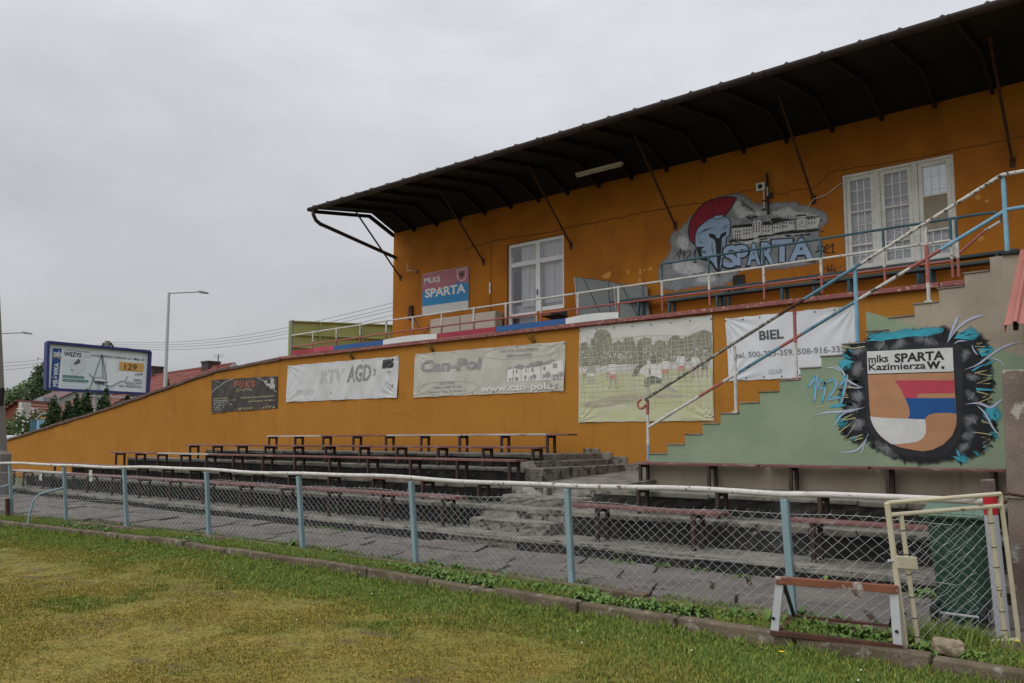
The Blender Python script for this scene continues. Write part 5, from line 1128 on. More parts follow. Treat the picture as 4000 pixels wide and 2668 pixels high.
# folded table tennis table: two boards leaning apart
T4 = lambda x, y, d: atY(d, *B4(x, y))
t = thing('folding_table', 'grey folding table standing on edge as two leaning boards on the balcony', 'table', (-9.8, 15.0, 4.11))
for (pa, da), (pb, db) in ((((487, 277), 14.75), ((1000, 348), 15.2)), (((1000, 362), 15.12), ((1440, 400), 15.42))):
    A_, B_ = T4(*pa, da), T4(*pb, db); d_ = (B_ - A_); nrm = Vector((d_.y, -d_.x, 0)).normalized() * .022
    A0, B0 = Vector((A_.x + .12, A_.y - .05, 4.11)), Vector((B_.x + .08, B_.y - .03, 4.11))
    b = MB().m(m_table); b.prism([A0, B0, B_, A_], nrm); o_ = b.build('board', None, t)
    b = MB().m(m_white); b.tube([A0 + nrm*1.2, A_ + nrm*1.2], .012, 6); b.m(m_darksteel).tube([A_, B_], .014, 6); b.m(m_greybar).tube([A_.lerp(B_, .83) + nrm*1.6, A0.lerp(B0, .83) + nrm*1.6], .016, 6); b.m(m_darksteel).tube([A_.lerp(B_, .22) + nrm*1.4, A0.lerp(B0, .75) + nrm*1.4], .006, 6); b.build('edge_frame', None, o_)
def lbench(label, x0, x1, y, zs, mt, legs, dep=.24, z0=4.1):
    t = thing('balcony_bench', label, 'bench', ((x0+x1)/2, y, z0), 'benches on the balcony')
    b = MB().m(mt); b.box(x0, x1, y, y + dep, zs - .05, zs); b.build('seat', None, t, bevel=.006)
    for x in legs:
        b = MB().m(m_tealp); b.bar((x, y + .04, z0), (x, y + .04, zs - .05), .05, .05); b.build('leg', None, t)
        b = MB().m(m_tealp); b.bar((x + .03, y + dep - .04, z0), (x + .03, y + dep - .04, zs - .05), .05, .05); b.build('leg', None, t)
m_teald = mat('very_dark_teal_planks', C4(.03,.05,.055), C4(.05,.08,.085), sc=4, stretch=(.5,5,2), rough=.6)
lbench('long high dark teal bench along the upper wall of the balcony', -9.9, -1.9, 15.1, 4.70, m_teald, [-9.0, -7.0, -5.2, -3.4, -2.2])
lbench('lower teal bench in front of the high bench on the balcony', -7.98, -1.9, 14.55, 4.47, m_teald, [-7.95, -6.9, -5.6, -4.4, -3.1, -2.05])
t = thing('stadium_chair', 'small dark chair back showing above the blue sheet beside the balcony door', 'chair', (atY(14.9, 2180, 1240).x, 14.9, 4.11))
cx_ = atY(14.9, 2181, 1230).x; zt = atY(14.9, 2181, 1218).z
b = MB().m(m_rubber); n = 10; vs = []
for i in range(n+1):
    x = cx_ - .24 + .48*i/n; y = 14.9 + .06*(1 - (2*i/n-1)**2); vs += [(x, y, zt - .16), (x, y, zt + .0), (x, y + .025, zt + .0), (x, y + .025, zt - .16)]
b.add(vs, [(i*4+k, i*4+(k+1) % 4, (i+1)*4+(k+1) % 4, (i+1)*4+k) for i in range(n) for k in range(4)] + [(0,1,2,3), (n*4+3,n*4+2,n*4+1,n*4)]); b.build('backrest', None, t, smooth=False, bevel=.006)
b = MB().m(m_rust)
for s_ in (-1, 1): b.tube([(cx_ + s_*.24, 14.93, zt - .1), (cx_ + s_*.27, 14.9, 4.45), (cx_ + s_*.24, 14.75, 4.11)], .016, 6)
b.build('frame', None, t); b = MB().m(m_rubber); b.box(cx_-.22, cx_+.22, 14.52, 14.9, 4.42, 4.45); b.build('seat', None, t, bevel=.008)
# small fittings on the upper wall
A2 = lambda x, y: atY(UP, *A(x, y))
def wallthing(name, label, cat, P): return thing(name, label, cat, (P.x, UP, P.z))
P = A2(1040, 765); t = wallthing('pipe_bracket', 'small white pipe bracket on the wall above the left of the club sign', 'bracket', P)
b = MB().m(m_white); b.tube([(P.x+.12, UP, P.z-.05), (P.x+.10, UP-.18, P.z-.05), (P.x-.10, UP-.18, P.z-.03)], .014, 6); b.tube([(P.x-.10, UP-.18, P.z-.04), (P.x-.10, UP-.18, P.z+.18)], .017, 6); b.build('pipe', None, t); b = MB().m(m_rust); b.box(P.x+.08, P.x+.16, UP-.01, UP, P.z-.10, P.z); b.build('plate', None, t)
P = A2(1022, 1045); t = wallthing('switch_box', 'narrow dark switch box with a hanging cable left of the club sign', 'switch box', P)
b = MB().m(m_rust); b.box(P.x-.07, P.x+.07, UP-.07, UP, P.z-.2, P.z+.2); b.build('case', None, t, bevel=.008); b = MB().m(m_cable)
b.tube([(P.x+.07, UP-.03, P.z-.1), (P.x+.3, UP-.02, P.z-.45), (P.x+.5, UP-.02, P.z-.62), (P.x+.65, UP-.02, P.z-.55), (P.x+.72, UP-.02, P.z-.4)], .009, 5); b.box(P.x-.05, P.x-.02, UP-.03, UP, P.z-.5, P.z-.42); b.build('cable', None, t)
P = A2(1540, 870); t = wallthing('conduit', 'thin painted pipe with a small white box beside the balcony door', 'pipe', P)
b = MB().m(m_orange_up); b.tube([(P.x, UP-.012, 4.6), (P.x, UP-.012, A2(1540, 600).z)], .012, 6); b.build('pipe', None, t); b = MB().m(m_wood); b.box(P.x-.025, P.x+.025, UP-.04, UP-.026, P.z-.2, P.z+.1); b.build('junction_box', None, t)
Wp = lambda x, y: atY(UP, *W(x, y))
P, Q = Wp(848, 345), Wp(848, 318); t = wallthing('wall_lamp_box', 'small white box with a round grille on the wall above the painted helmet', 'fixture', P)
b = MB().m(m_wood); b.box(P.x-.09, P.x+.09, UP-.10, UP, P.z-.07, P.z+.09); b.build('case', None, t, bevel=.006); b = MB().m(m_dark); b.tube([(P.x, UP-.108, P.z+.01), (P.x, UP-.1005, P.z+.01)], .05, 12); b.build('grille', None, t)
P, Q = Wp(887, 262), Wp(890, 500); t = wallthing('mast', 'upright dark pipe with cables and insulators above the painted town hall', 'pipe', Q)
b = MB().m(m_darksteel); b.tube([(Q.x, UP-.06, Q.z), (Q.x, UP-.06, P.z)], .022, 8); b.build('pipe', None, t)
b = MB().m(m_cablew); xa = Wp(862, 400).x; b.tube([(xa, UP-.03, Wp(862, 318).z), (xa, UP-.03, Wp(862, 465).z)], .018, 6); p1, p2 = Wp(858, 470), Wp(905, 545); b.tube([(xa, UP-.03, p1.z), (xa+.05, UP-.02, (p1.z+p2.z)/2-.03), (p2.x, UP-.02, p2.z)], .008, 5); b.tube([(Q.x+.01, UP-.09, Wp(888, 345).z), (Q.x+.01, UP-.09, Wp(888, 395).z)], .015, 6); b.build('cable', None, t)
b = MB().m(m_dark)
for z in (Wp(862, 325).z, Wp(862, 420).z, Wp(862, 470).z): b.box(xa-.04, xa+.03, UP-.06, UP-.01, z-.012, z+.012)
b.box(Q.x+.03, Q.x+.09, UP-.07, UP-.02, Wp(900, 390).z-.05, Wp(900, 390).z+.05); b.build('clamp', None, t)
b = MB().m(m_cablew); b.tube([Wp(1110, 470) + Vector((0,-.02,0)), Wp(1125, 440) + Vector((0,-.03,0)), Wp(1150, 410) + Vector((0,-.05,0)), Wp(1220, 385) + Vector((0,-.03,0)), Wp(1270, 345) + Vector((0,-.02,0)), Wp(1305, 315) + Vector((0,-.02,0))], .009, 5); tag(b.build('cable', None), 'loose white cable hanging from the left edge of the wooden window', 'cable')
P, Q = at(1, 14.55, 2252, 686), at(1, 14.55, 2432, 648); zL = (P.z + Q.z)/2
t = thing('tube_light', 'long pale fluorescent tube light under the dark roof', 'light', ((P.x+Q.x)/2, 14.55, zL))
b = MB().m(m_wood); b.box(P.x, Q.x, 14.5, 14.6, zL + .02, zL + .07); b.build('housing', None, t, bevel=.006); b = MB().m(m_white); b.tube([(P.x + .02, 14.55, zL), (Q.x - .02, 14.55, zL)], .028, 8); b.build('tube', None, t)
b = MB().m(m_darksteel); 
for x in (P.x + .15, Q.x - .15): b.tube([(x, 14.55, zL + .06), (x, 14.55, 7.95)], .008, 5)
b.build('hanger', None, t)
# flag holders on the front wall above the banners
m_brass = mat('tarnished_brass_paint', C4(.22,.15,.03), C4(.07,.05,.02), sc=10, rough=.6)
for (x, y), lb in ((C1(1520, 205), 'small yellow three-pronged flag holder above the worn white banner'), (C4_(322, 272), 'small yellow flag holder above the left of the cream banner'), (C4_(985, 210), 'small yellow flag holder above the right of the cream banner')):
    P = atY(WALL, x, y); t = thing('flag_holder', lb, 'flag holder', (P.x, WALL, P.z), 'flag holders on the front wall')
    b = MB().m(m_brass); b.box(P.x-.04, P.x+.04, WALL-.012, WALL, P.z-.11, P.z-.02); b.build('plate', None, t)
    for dx in (-.12, 0, .08): b = MB().m(m_brass); b.tube([(P.x + dx*.3, WALL-.01, P.z-.07), (P.x + dx, WALL-.14, P.z+.10)], .014, 6); b.build('socket', None, t)
# ---------------------------------------------------------------- wire-mesh fence along the track
def fy(x, z): return 6.95 + bend(x) - .09 * (z - .08)
F = thing('chain_link_fence', 'low wire-mesh fence with pale blue posts and a white top rail along the pitch edge', 'fence', (-9, 6.95, .08))
px_ = [-24.4,-22.2,-20.0,-17.95,-16.15,-14.25,-11.9,-9.58,-7.30,-4.97,-2.66]
for i, x in enumerate(px_):
    wv = .062 if i > 4 else .055; b = MB().m(m_post); zt = 1.10
    b.bar((x, fy(x, .0), .02), (x + random.uniform(-.015, .015), fy(x, zt), zt), wv, .055, up=(0, 1, 0)); b.build('post', None, F, bevel=.006)
b = MB().m(m_white); pts = []
xs_ = np.arange(-25.5, -1.1, .38)
for x in xs_: pts.append((x, fy(x, 1.13), 1.138 + .012*math.sin(x*1.35) + .006*math.sin(x*3.1) + (.02 if x > -2.6 else 0)))
b.tube(pts, .026, 10); b.build('top_rail', None, F, smooth=True)
def chainlink(P, n, m, p, q, r, mt, name, parent):                  # P(i, j) -> lattice point; interlocked zigzag wires
    b = MB().m(mt)
    for k in range(n):
        if P(k, 0) is None: continue
        pts = []
        for j in range(m + 1):
            pts.append(P(k + (1 if (j + k) % 2 else 0), j) + Vector((0, .003*(-1)**j, 0)))
        V = []; 
        for i, pt in enumerate(pts):
            d = (pts[min(i+1, m)] - pts[max(i-1, 0)]).normalized(); a = Vector((0, 1, 0)); c = d.cross(a).normalized()
            for tt_ in (0, 2.094, 4.189): V.append(pt + c*math.cos(tt_)*r + a*math.sin(tt_)*r)
        b.add(V, [(i*3+h_, i*3+(h_+1) % 3, (i+1)*3+(h_+1) % 3, (i+1)*3+h_) for i in range(m) for h_ in range(3)])
        e = pts[m]; b.add([e, e + Vector((.012, 0, .025)), e + Vector((.016, .003, .02))], [(0, 1, 2)])
    return b.build(name, None, parent)
pw, qh = .052, .0445; x0 = -25.6
def lat(i, j):
    x = x0 + i*pw; z = .09 + j*qh; s_ = .012*math.sin(x*2.1) + .008*math.sin(x*5.3)
    z2 = z + s_*(j/20) + .004*math.sin(i*1.7 + j)
    return Vector((x + .004*math.sin(i*2.3 + j*1.1), fy(x, z) + .034 + .012*math.sin(x*1.7 + j*.25)*math.sin(j*.16), z2))
chainlink(lat, int((-1.22 - x0)/pw), 20, pw, qh, .0033, m_wire, 'wire_mesh', F)
b = MB().m(m_wire)
for z in (.97, .52): b.tube([(x, fy(x, z) + .03, z + .012*math.sin(x*2.1) + .008*math.sin(x*5.3)) for x in np.arange(-25.4, -1.2, .3)], .0028, 4, caps=False)
b.build('tension_wire', None, F)
for (a1, b1), x in (((95, 240), -16.75), ((255, 385), -19.3)):
    pass
def brace(x):
    b = MB().m(m_post); y = fy(x, .7)
    b.tube([(x, y - .02, .72), (x - .02, y - .42, .62), (x - .02, y - .52, .50), (x - .03, y - .60, .05)], .02, 8); b.build('brace', None, F)
brace(-16.15); brace(-17.95)
b = MB().m(m_rust); x = -17.93; b.bar((x + .06, fy(x, 0) - .10, .0), (x + .06, fy(x, .4) - .10, .46), .09, .06, up=(0, 1, 0)); tag(b.build('steel_stub', None), 'short rust-brown steel stub in front of the second-left fence post', 'post')
m_plate = mat('white_number_plate', C4(.55,.55,.53), C4(.25,.25,.25), sc=40, lo=.55, hi=.62, rough=.6)
for (px, py), lb in (((342, 1849), 'small white plate wired to the fence mesh, upper of two'), ((344, 1868), 'small white plate wired to the fence mesh, lower of two'), ((88, 1867), 'small pale plate beside a fence post at the far left')):
    P = atY(6.45, px, py); y = fy(P.x, P.z); P = atY(y, px, py)
    b = MB().m(m_plate); b.box(P.x - .065, P.x + .065, fy(P.x, P.z) + .045, fy(P.x, P.z) + .05, P.z - .06, P.z + .06); tag(b.build('number_plate', None, bevel=.003), lb, 'plate')
# red end post
t = thing('gate_post', 'thick pipe post with a red upper part and bare grey top at the fence end', 'post', (-1.165, 7.32, 0))
b = MB().m(m_galv); b.tube([(-1.165, 7.32, 0), (-1.192, 7.235, 1.03)], .05, 16); b.build('pipe', None, t)
b = MB().m(m_rpost); b.tube([(-1.192, 7.235, 1.03), (-1.197, 7.22, 1.20)], .051, 16); b.build('red_sleeve', None, t)
b = MB().m(m_rposttop); b.tube([(-1.197, 7.22, 1.20), (-1.20, 7.21, 1.295)], .05, 16); b.build('bare_top', None, t)
b = MB().m(m_rust)
for k in range(7): a_ = 6.28*k/7; b.tube([(-1.145 + .03*k, 7.2 + .018*math.cos(k*1.6), 1.20 - .004*k), (-1.115 + .03*k, 7.2 - .018*math.cos(k*1.6), 1.205 - .004*k)], .011, 6)
b.build('chain', None, t)

# ---------------------------------------------------------------- leaning cream gate
Gt = lambda a, b_, y: atY(y, 3200 + a/1.96, 1780 + b_/1.96)
t = thing('gate', 'cream pipe gate with wire mesh, unhinged and leaning askew in front of the wheelie bin', 'gate', (-1.4, 6.8, .1))
yl_t, yl_b, yr_t, yr_b = 6.24, 6.46, 7.0, 7.18
O = {'tl': Gt(520, 362, yl_t), 'tr': Gt(1388, 292, yr_t), 'br': Gt(1528, 1408, yr_b), 'bl': Gt(662, 1470, yl_b)}
rb = .0165
b = MB().m(m_cream); b.bar(O['tl'], O['bl'], .036, .03, up=(0, 1, 0)); b.build('side_bar', None, t, bevel=.004)
b = MB().m(m_cream); b.tube([O['tl'], O['tr']], rb, 10); b.build('top_pipe', None, t)
i1, i2 = O['tl'].lerp(O['bl'], .083), Gt(1398, 382, yr_t + .01)
b = MB().m(m_cream); b.tube([i1, i2], rb, 10); b.build('second_pipe', None, t)
b = MB().m(m_cream); b.tube([O['tr'], i2], .014, 8); b.tube([i2, O['br']], rb, 10); b.build('right_pipe', None, t)
b = MB().m(m_cream); b.tube([O['bl'], O['br']], rb*.9, 10); b.build('bottom_pipe', None, t)
v1t, v1b = i1.lerp(i2, .105), O['bl'].lerp(O['br'], .11); v2t, v2b = i1.lerp(i2, .885), O['bl'].lerp(O['br'], .88)
for a_, c_ in ((v1t, v1b), (v2t, v2b)): b = MB().m(m_cream); b.tube([a_, c_], rb, 10); b.build('inner_upright', None, t)
m_ = O['tl'].lerp(O['bl'], .40); m2 = v1t.lerp(v1b, .36); d_ = (m2 - m_).normalized(); up_ = (O['tl'] - O['bl']).normalized()
b = MB().m(m_cream); b.prism([m_ - up_*.045 + d_*.0, m_ + up_*.045, m_ + up_*.045 + d_*.17, m_ - up_*.045 + d_*.17], d_.cross(up_)*.03); b.build('lock_case', None, t, bevel=.004)
b = MB().m(m_galv); b.tube([m_ - d_*.05, m_], .012, 6); b.build('latch', None, t)
NW, NH = 15, 24
def glat(i, j):
    u, v = i/NW, j/NH
    P = (v1b.lerp(v1t, .03 + .93*v)).lerp(v2b.lerp(v2t, .03 + .93*v), u); return P + Vector((.003*math.sin(i+j*2), 0, .003*math.cos(i*2+j)))
chainlink(glat, NW, NH, 0, 0, .0022, m_wire, 'gate_mesh', t)
b = MB().m(m_darksteel)
for f_ in (.12, .3, .45, .62, .78, .92):
    for a_, c_ in ((v1t, v1b), (v2t, v2b)):
        b = MB().m(m_darksteel); P = a_.lerp(c_, f_); b.tube([P + (c_-a_).normalized()*.003, P - (c_-a_).normalized()*.003], rb + .003, 8); b.build('tie_wire', None, t)

# ---------------------------------------------------------------- wheelie bin
t = thing('wheelie_bin', 'dark green wheelie bin with a faded lid standing behind the leaning cream gate', 'wheelie bin', (-1.44, 7.6, .1))
x0, x1, y0 = -1.69, -1.29, 7.50
def frus(mb, b0, b1, z0, z1):
    (ax0, ax1, ay0, ay1), (cx0, cx1, cy0, cy1) = b0, b1
    mb.add([(ax0,ay0,z0),(ax1,ay0,z0),(ax1,ay1,z0),(ax0,ay1,z0),(cx0,cy0,z1),(cx1,cy0,z1),(cx1,cy1,z1),(cx0,cy1,z1)], [(3,2,1,0),(4,5,6,7),(0,1,5,4),(1,2,6,5),(2,3,7,6),(3,0,4,7)])
b = MB().m(m_bin); frus(b, (x0+.04, x1-.04, y0+.03, y0+.40), (x0-.03, x1+.03, y0-.02, y0+.50), .17, .98); b.build('body', None, t, bevel=.03)
b = MB().m(m_bin); frus(b, (x0+.12, x1-.12, y0+.04, y0+.38), (x0+.10, x1-.10, y0+.03, y0+.38), .10, .17); b.build('foot', None, t, bevel=.01); b = MB().m(m_bin)
b.box(x0-.05, x1+.05, y0-.045, y0+.0, .945, .985); b.build('rim', None, t, bevel=.01)
b = MB().m(m_binlid); n = 8; vs = []
for j in range(n+1):
    v = j/n; y = y0 - .07 + .65*v; zc = .99 + .075*math.sin(math.pi*min(1, v*1.05))**.6
    for x, dz in ((x0-.065, -.03), (x0-.04, 0), (x0+.05, .012), (x1-.05, .012), (x1+.04, 0), (x1+.065, -.03)): vs.append((x, y, zc + dz))
b.add(vs, [(j*6+k, j*6+k+1, (j+1)*6+k+1, (j+1)*6+k) for j in range(n) for k in range(5)]); b.box(x0-.06, x1+.06, y0-.075, y0-.05, .965, 1.0); b.build('lid', None, t, smooth=False)
b = MB().m(m_binlid); b.tube([(x0+.02, y0-.10, .985), (x1-.02, y0-.10, .985)], .014, 8)
for x in (x0+.03, x1-.03, (x0+x1)/2): b.tube([(x, y0-.10, .985), (x, y0-.04, .975)], .013, 6)
b.build('handle', None, t)
for x, nm in ((x0 - .012, 1), (x1 - .055, 2)):
    wl = MB().m(m_rubber); wl.tube([(x, y0-.0, .185), (x + .055, y0-.0, .185)], .10, 20); wo = wl.build('wheel', None, t, bevel=.01)
    hb_ = MB().m(m_greybar); hb_.tube([(x - .004, y0, .185), (x + .06, y0, .185)], .035, 10); hb_.build('hub', None, wo)
b = MB().m(m_galv); b.tube([(x0 + .03, y0, .185), (x1 - .03, y0, .185)], .011, 8); b.build('axle', None, t)

# ---------------------------------------------------------------- low steel frame on the kerb
Hd = lambda a, b_: (2900 + a/1.806, 1800 + b_/1.806)
m_wr = mat('white_steel_with_rust', C4(.42,.40,.38), C4(.36,.34,.32), sc=4, c3=C4(.15,.05,.024), sc3=5, lo3=.56, hi3=.62, rough=.7)
m_rw = mat('rust_over_white_steel', C4(.19,.07,.035), C4(.13,.045,.024), sc=5, c3=C4(.38,.33,.30), sc3=5, lo3=.55, hi3=.62, rough=.75)
m_wst = mat('white_steel_plate', C4(.45,.45,.45), C4(.39,.39,.39), sc=4, c3=C4(.14,.08,.06), sc3=11, lo3=.68, hi3=.71, rough=.65)
t = thing('low_frame', 'low rusty and white steel frame standing on the kerb left of the leaning gate', 'steel frame', (-2.1, 6.4, .11))
bl, br = at(2, .125, *Hd(228, 1212)), at(2, .125, *Hd(1098, 1312)); tl_, tr2 = atY(bl.y - .01, *Hd(262, 842)), atY(br.y - .01, *Hd(1068, 905))
kl, kr = at(2, .13, *Hd(365, 1098)), at(2, .13, *Hd(1035, 1170))
b = MB().m(m_rw); b.bar(tl_ + (tl_-tr2).normalized()*.03, tr2 + (tr2-tl_).normalized()*.03, .06, .055); b.build('top_bar', None, t, bevel=.004)
for p, q in ((tl_, bl), (tr2, br)): b = MB().m(m_wst); b.bar(p + Vector((0, .0, -.03)), q + Vector((0, 0, .01)), .062, .02, up=(0, 1, 0)); lg = b.build('front_leg', None, t, bevel=.003); c_ = MB().m(m_rubber); e = q + Vector((0, -.012, .11)); c_.tube([e, e + Vector((0, -.012, 0))], .012, 8); c_.build('bolt', None, lg)
b = MB().m(m_rust); b.bar(bl + (bl-br).normalized()*.03, br + (br-bl).normalized()*.03, .05, .035); b.build('front_bar', None, t, bevel=.003)
b = MB().m(m_rust); b.bar(kl, kr, .04, .03); b.build('rear_bar', None, t, bevel=.003)
for p, k_, q in ((tl_, kl, bl), (tr2, kr, br)):
    b = MB().m(m_darksteel); b.bar(p + Vector((.02, .03, -.02)), k_, .045, .012, up=(1, 0, 0)); b.build('rear_leg', None, t); b = MB().m(m_rust); b.bar(q, k_, .04, .02); b.build('side_bar', None, t)

# ---------------------------------------------------------------- stone, end wall, canopy
P = at(2, .10, 3200 + 980/1.96, 1780 + 1535/1.96); bm = bmesh.new(); bmesh.ops.create_icosphere(bm, subdivisions=4, radius=1)
from mathutils import noise
for v in bm.verts:
    c = v.co.copy(); m_x = max(abs(c.x), abs(c.y), abs(c.z)); v.co = c.lerp(c / m_x, .45)
    v.co *= 1 + .16*noise.noise(c*1.7) + .06*noise.noise(c*5) + .03*noise.noise(c*14); v.co = Vector((v.co.x*.105, v.co.y*.08, v.co.z*.056))
me = bpy.data.meshes.new('stone'); bm.to_mesh(me); bm.free(); me.materials.append(m_rock); me.polygons.foreach_set('use_smooth', [True]*len(me.polygons))
o = bpy.data.objects.new('stone', me); o.location = (P.x, P.y + .07, .15); o.rotation_euler = (.05, .12, .55); col.objects.link(o)
tag(o, 'rough pale limestone block lying on the kerb under the cream gate', 'stone')
t = thing('tunnel_wall', 'stained brown rendered end wall beside the green staircase', 'wall', (-.3, 8.4, 0))
b = MB().m(m_pillar); b.prism([Vector((-1.27, 8.4, 0)), Vector((3, 8.4, 0)), Vector((3, 8.4, 2.23)), Vector((-1.24, 8.4, 2.23))], (0, FL - 8.4 - .01, 0)); b.build('block', None, t, bevel=.02)
b = MB().m(m_tread); b.box(-1.275, 3, 8.385, 8.402, 1.09, 1.105); b.build('render_seam', None, t)
t = thing('tunnel_canopy', 'salmon red corrugated metal roof sheet sloping down at the right edge', 'canopy', (-.2, 9, 2.7))
b = MB().m(m_corr); A0, A1 = Vector((-1.47, 11.9, 4.02)), Vector((-1.27, 8.9, 2.70)); wdt = 4.; vs = []; prof = []
x = 0
while x < wdt:
    for dx, h_ in ((0, 0), (.06, 0), (.075, .028), (.105, .028), (.12, 0), (.25, 0)): prof.append((x + dx, h_))
    x += .25
for P in (A0, A1):
    for dx, h_ in prof: vs.append(P + Vector((dx, -.4*h_, h_)))
n = len(prof); b.add(vs, [(i, i+1, n+i+1, n+i) for i in range(n-1)]); b.add([A0, A0 + Vector((0, 0, -.09)), A1 + Vector((0, 0, -.09)), A1], [(0,1,2,3)]); o = b.build('sheet', None, t)
s_ = o.modifiers.new('thickness', 'SOLIDIFY'); s_.thickness = .004
b = MB().m(m_darksteel); b.bar(A0 + Vector((.08, 0, -.06)), A1 + Vector((.08, .1, -.02)), .04, .06); b.bar(A1 + Vector((.10, .35, .10)), A1 + Vector((4, .35, .10)), .05, .06); b.build('frame', None, t)
b = MB().m(m_darksteel); b.box(-1.72, 2, FL - .05, FL + .3, 4.035, 4.075); tag(b.build('landing_plate', None), 'dark rusty plate under the foot of the top handrail post', 'plate')

# ---------------------------------------------------------------- concrete pole, left edge
xc = atY(8.2, -11, 1750).x; t = thing('utility_pole', 'ribbed concrete pole with a thick base at the left edge behind the fence', 'pole', (xc, 8.2, 0))
def sq(mb, z0, z1, r0, r1, n=14):
    for k in range(0, 1): mb.tube([(xc, 8.2, z0), (xc, 8.2, z1)], r0, n, r1=r1)
b = MB().m(m_pole); lean = -Vector(_R)*.095; b.tube([Vector((xc, 8.2, 1.3)), Vector((xc, 8.2, 1.3)) + (lean + Vector((0, 0, 1)))*9.5], .245, 14, r1=.15); b.build('shaft', None, t)
b = MB().m(m_pole); sq(b, 0, 1.22, .36, .355); sq(b, 1.22, 1.32, .355, .25); b.build('base', None, t)
b = MB().m(m_rubber); b.box(xc + .2, xc + .30, 8.1, 8.2, 2.55, 3.05); b.build('junction_box', None, t)

# ---------------------------------------------------------------- billboard
q = lambda a, b_: (a/2.413, 1100 + b_/2.413)
BX = -56.4
c = [at(0, BX, *q(*p)) for p in ((443, 572), (1405, 662), (1385, 1062), (432, 1012))]
t = thing('billboard', 'large blue-framed advertising billboard with a torn grill poster on two posts', 'billboard', ((c[2].x), (c[2].y + c[3].y)/2, 0))
b = MB().m(m_white); b.prism(c, (-.35, 0, 0)); b.build('panel', None, t)
m_bbf = mat('dark_blue_frame', C4(.03,.035,.14), rough=.5)
b = MB().m(m_bbf)
for i in range(4): b.bar(c[i] + Vector((.02, 0, 0)), c[(i+1) % 4] + Vector((.02, 0, 0)), .5, .17, up=(0, 0, 1)) if i % 2 == 0 else b.bar(c[i] + Vector((.02, 0, 0)), c[(i+1) % 4] + Vector((.02, 0, 0)), .16, .5, up=(1, 0, 0))
o = b.build('frame', None, t)
b = MB().m(m_galv); legz = [c[3].lerp(c[2], .52), c[3].lerp(c[2], .47)]
b.box(BX - .5, BX - .12, legz[0].y - .28, legz[0].y + .25, 0, 5.1); b.build('post', None, t); b = MB().m(m_galv); b.bar((BX - 2.4, legz[1].y - .9, 0), (BX - .6, legz[1].y, 5.2), .4, .3); b.build('post', None, t)
b = MB().m(m_galv)
for f_ in (.30, .75): P = c[0].lerp(c[1], f_); b.box(BX - .2, BX + .15, P.y - .2, P.y + .2, P.z, P.z + .12)
b.build('top_bracket', None, t)
b = MB().m(m_galv); P, Q = c[3].lerp(c[2], .35), c[3].lerp(c[2], .86); b.tube([P + Vector((.6, 0, -.35)), Q + Vector((.6, 0, -.35))], .05, 6); 
for f_ in (.35, .6, .86): P = c[3].lerp(c[2], f_); b.tube([P + Vector((0, 0, -.1)), P + Vector((.6, 0, -.35))], .03, 5)
b.build('lamp_rail', None, t)
cv = Canvas(0, BX, 1, q, base=.03, step=.012)
i_pb, i_or, i_grn = mat('poster_blue', C4(.025,.075,.25), rough=.6), mat('poster_orange', C4(.62,.34,.10), rough=.6), mat('poster_green', C4(.04,.20,.18), rough=.6)
i_bg, i_tx, i_lg, i_or2 = mat('poster_paper', C4(.74,.76,.77), C4(.70,.72,.73), sc=.8, rough=.7), mat('poster_grey_text', C4(.10,.10,.115), rough=.6), mat('poster_pale_grey', C4(.62,.67,.68), rough=.7), mat('poster_brown_text', C4(.17,.10,.02), rough=.6)
i_torn = mat('poster_torn_white', C4(.60,.61,.62), rough=.7)
cv.poly([(465, 588), (1393, 674), (1370, 1046), (436, 998)], i_bg, 0)
cv.poly([(495, 627), (580, 633), (545, 1003), (472, 999)], i_pb, 1)
cv.text('psb', (502, 700), (572, 706), (505, 645), i_torn, 2, bold=.05); cv.stroke([(495, 722), (530, 708), (575, 735)], 9, i_or, 2, sm=5)
cv.text('MRÓWKA', (536, 990), (552, 768), (492, 988), i_torn, 2, bold=.05)
cv.text('PROSTO SZYBKO BLISKO', (615, 650), (845, 672), (616, 640), i_tx, 2, bold=.01)
cv.text('WSZYS', (598, 698), (765, 714), (600, 658), i_tx, 2, bold=.03); cv.text('KO', (795, 716), (862, 722), (797, 682), i_lg, 3, bold=.03)
cv.text('KAZIMIERZA WIELKA ul.1 Maja 12', (868, 706), (1356, 748), (869, 684), i_tx, 2, bold=.01)
cv.poly([(595, 720), (1085, 760), (1075, 1028), (580, 985)], i_lg, 1)
cv.poly([(1125, 755), (1352, 773), (1347, 853), (1120, 836)], i_or, 2); cv.text('129', (1165, 828), (1286, 836), (1170, 773), i_or2, 3, bold=.03)
cv.text('169', (1275, 884), (1338, 889), (1276, 862), i_tx, 2); cv.stroke([(1262, 880), (1345, 866)], 3, i_tx, 3)
cv.text('GRILL', (1258, 938), (1338, 943), (1258, 916), i_tx, 2, bold=.01); cv.text('WĘGLOWY', (1172, 966), (1337, 973), (1172, 944), i_tx, 2, bold=.01); cv.text('NA TRÓJNOGU', (1122, 994), (1335, 1003), (1122, 972), i_tx, 2, bold=.01)
for y in (880, 916): cv.poly([(590, y), (790 + (40 if y > 900 else 0), y + 14), (788 + (40 if y > 900 else 0), y + 36), (588, y + 22)], i_grn, 3)
cv.text('kulinarny wybór i zapach', (604, 897), (775, 908), (604, 886), i_lg, 4); cv.text('największy wybór w okolicy', (604, 933), (815, 946), (604, 922), i_lg, 4)
cv.poly([(690, 745), (780, 700), (800, 820), (740, 860), (690, 900), (670, 800)], i_torn, 3, jag=5, sub=3); cv.poly([(1000, 740), (1090, 760), (1085, 850), (1200, 880), (1180, 930), (1120, 950), (1030, 988), (960, 965), (1000, 900)], i_bg, 4, jag=4, sub=2)
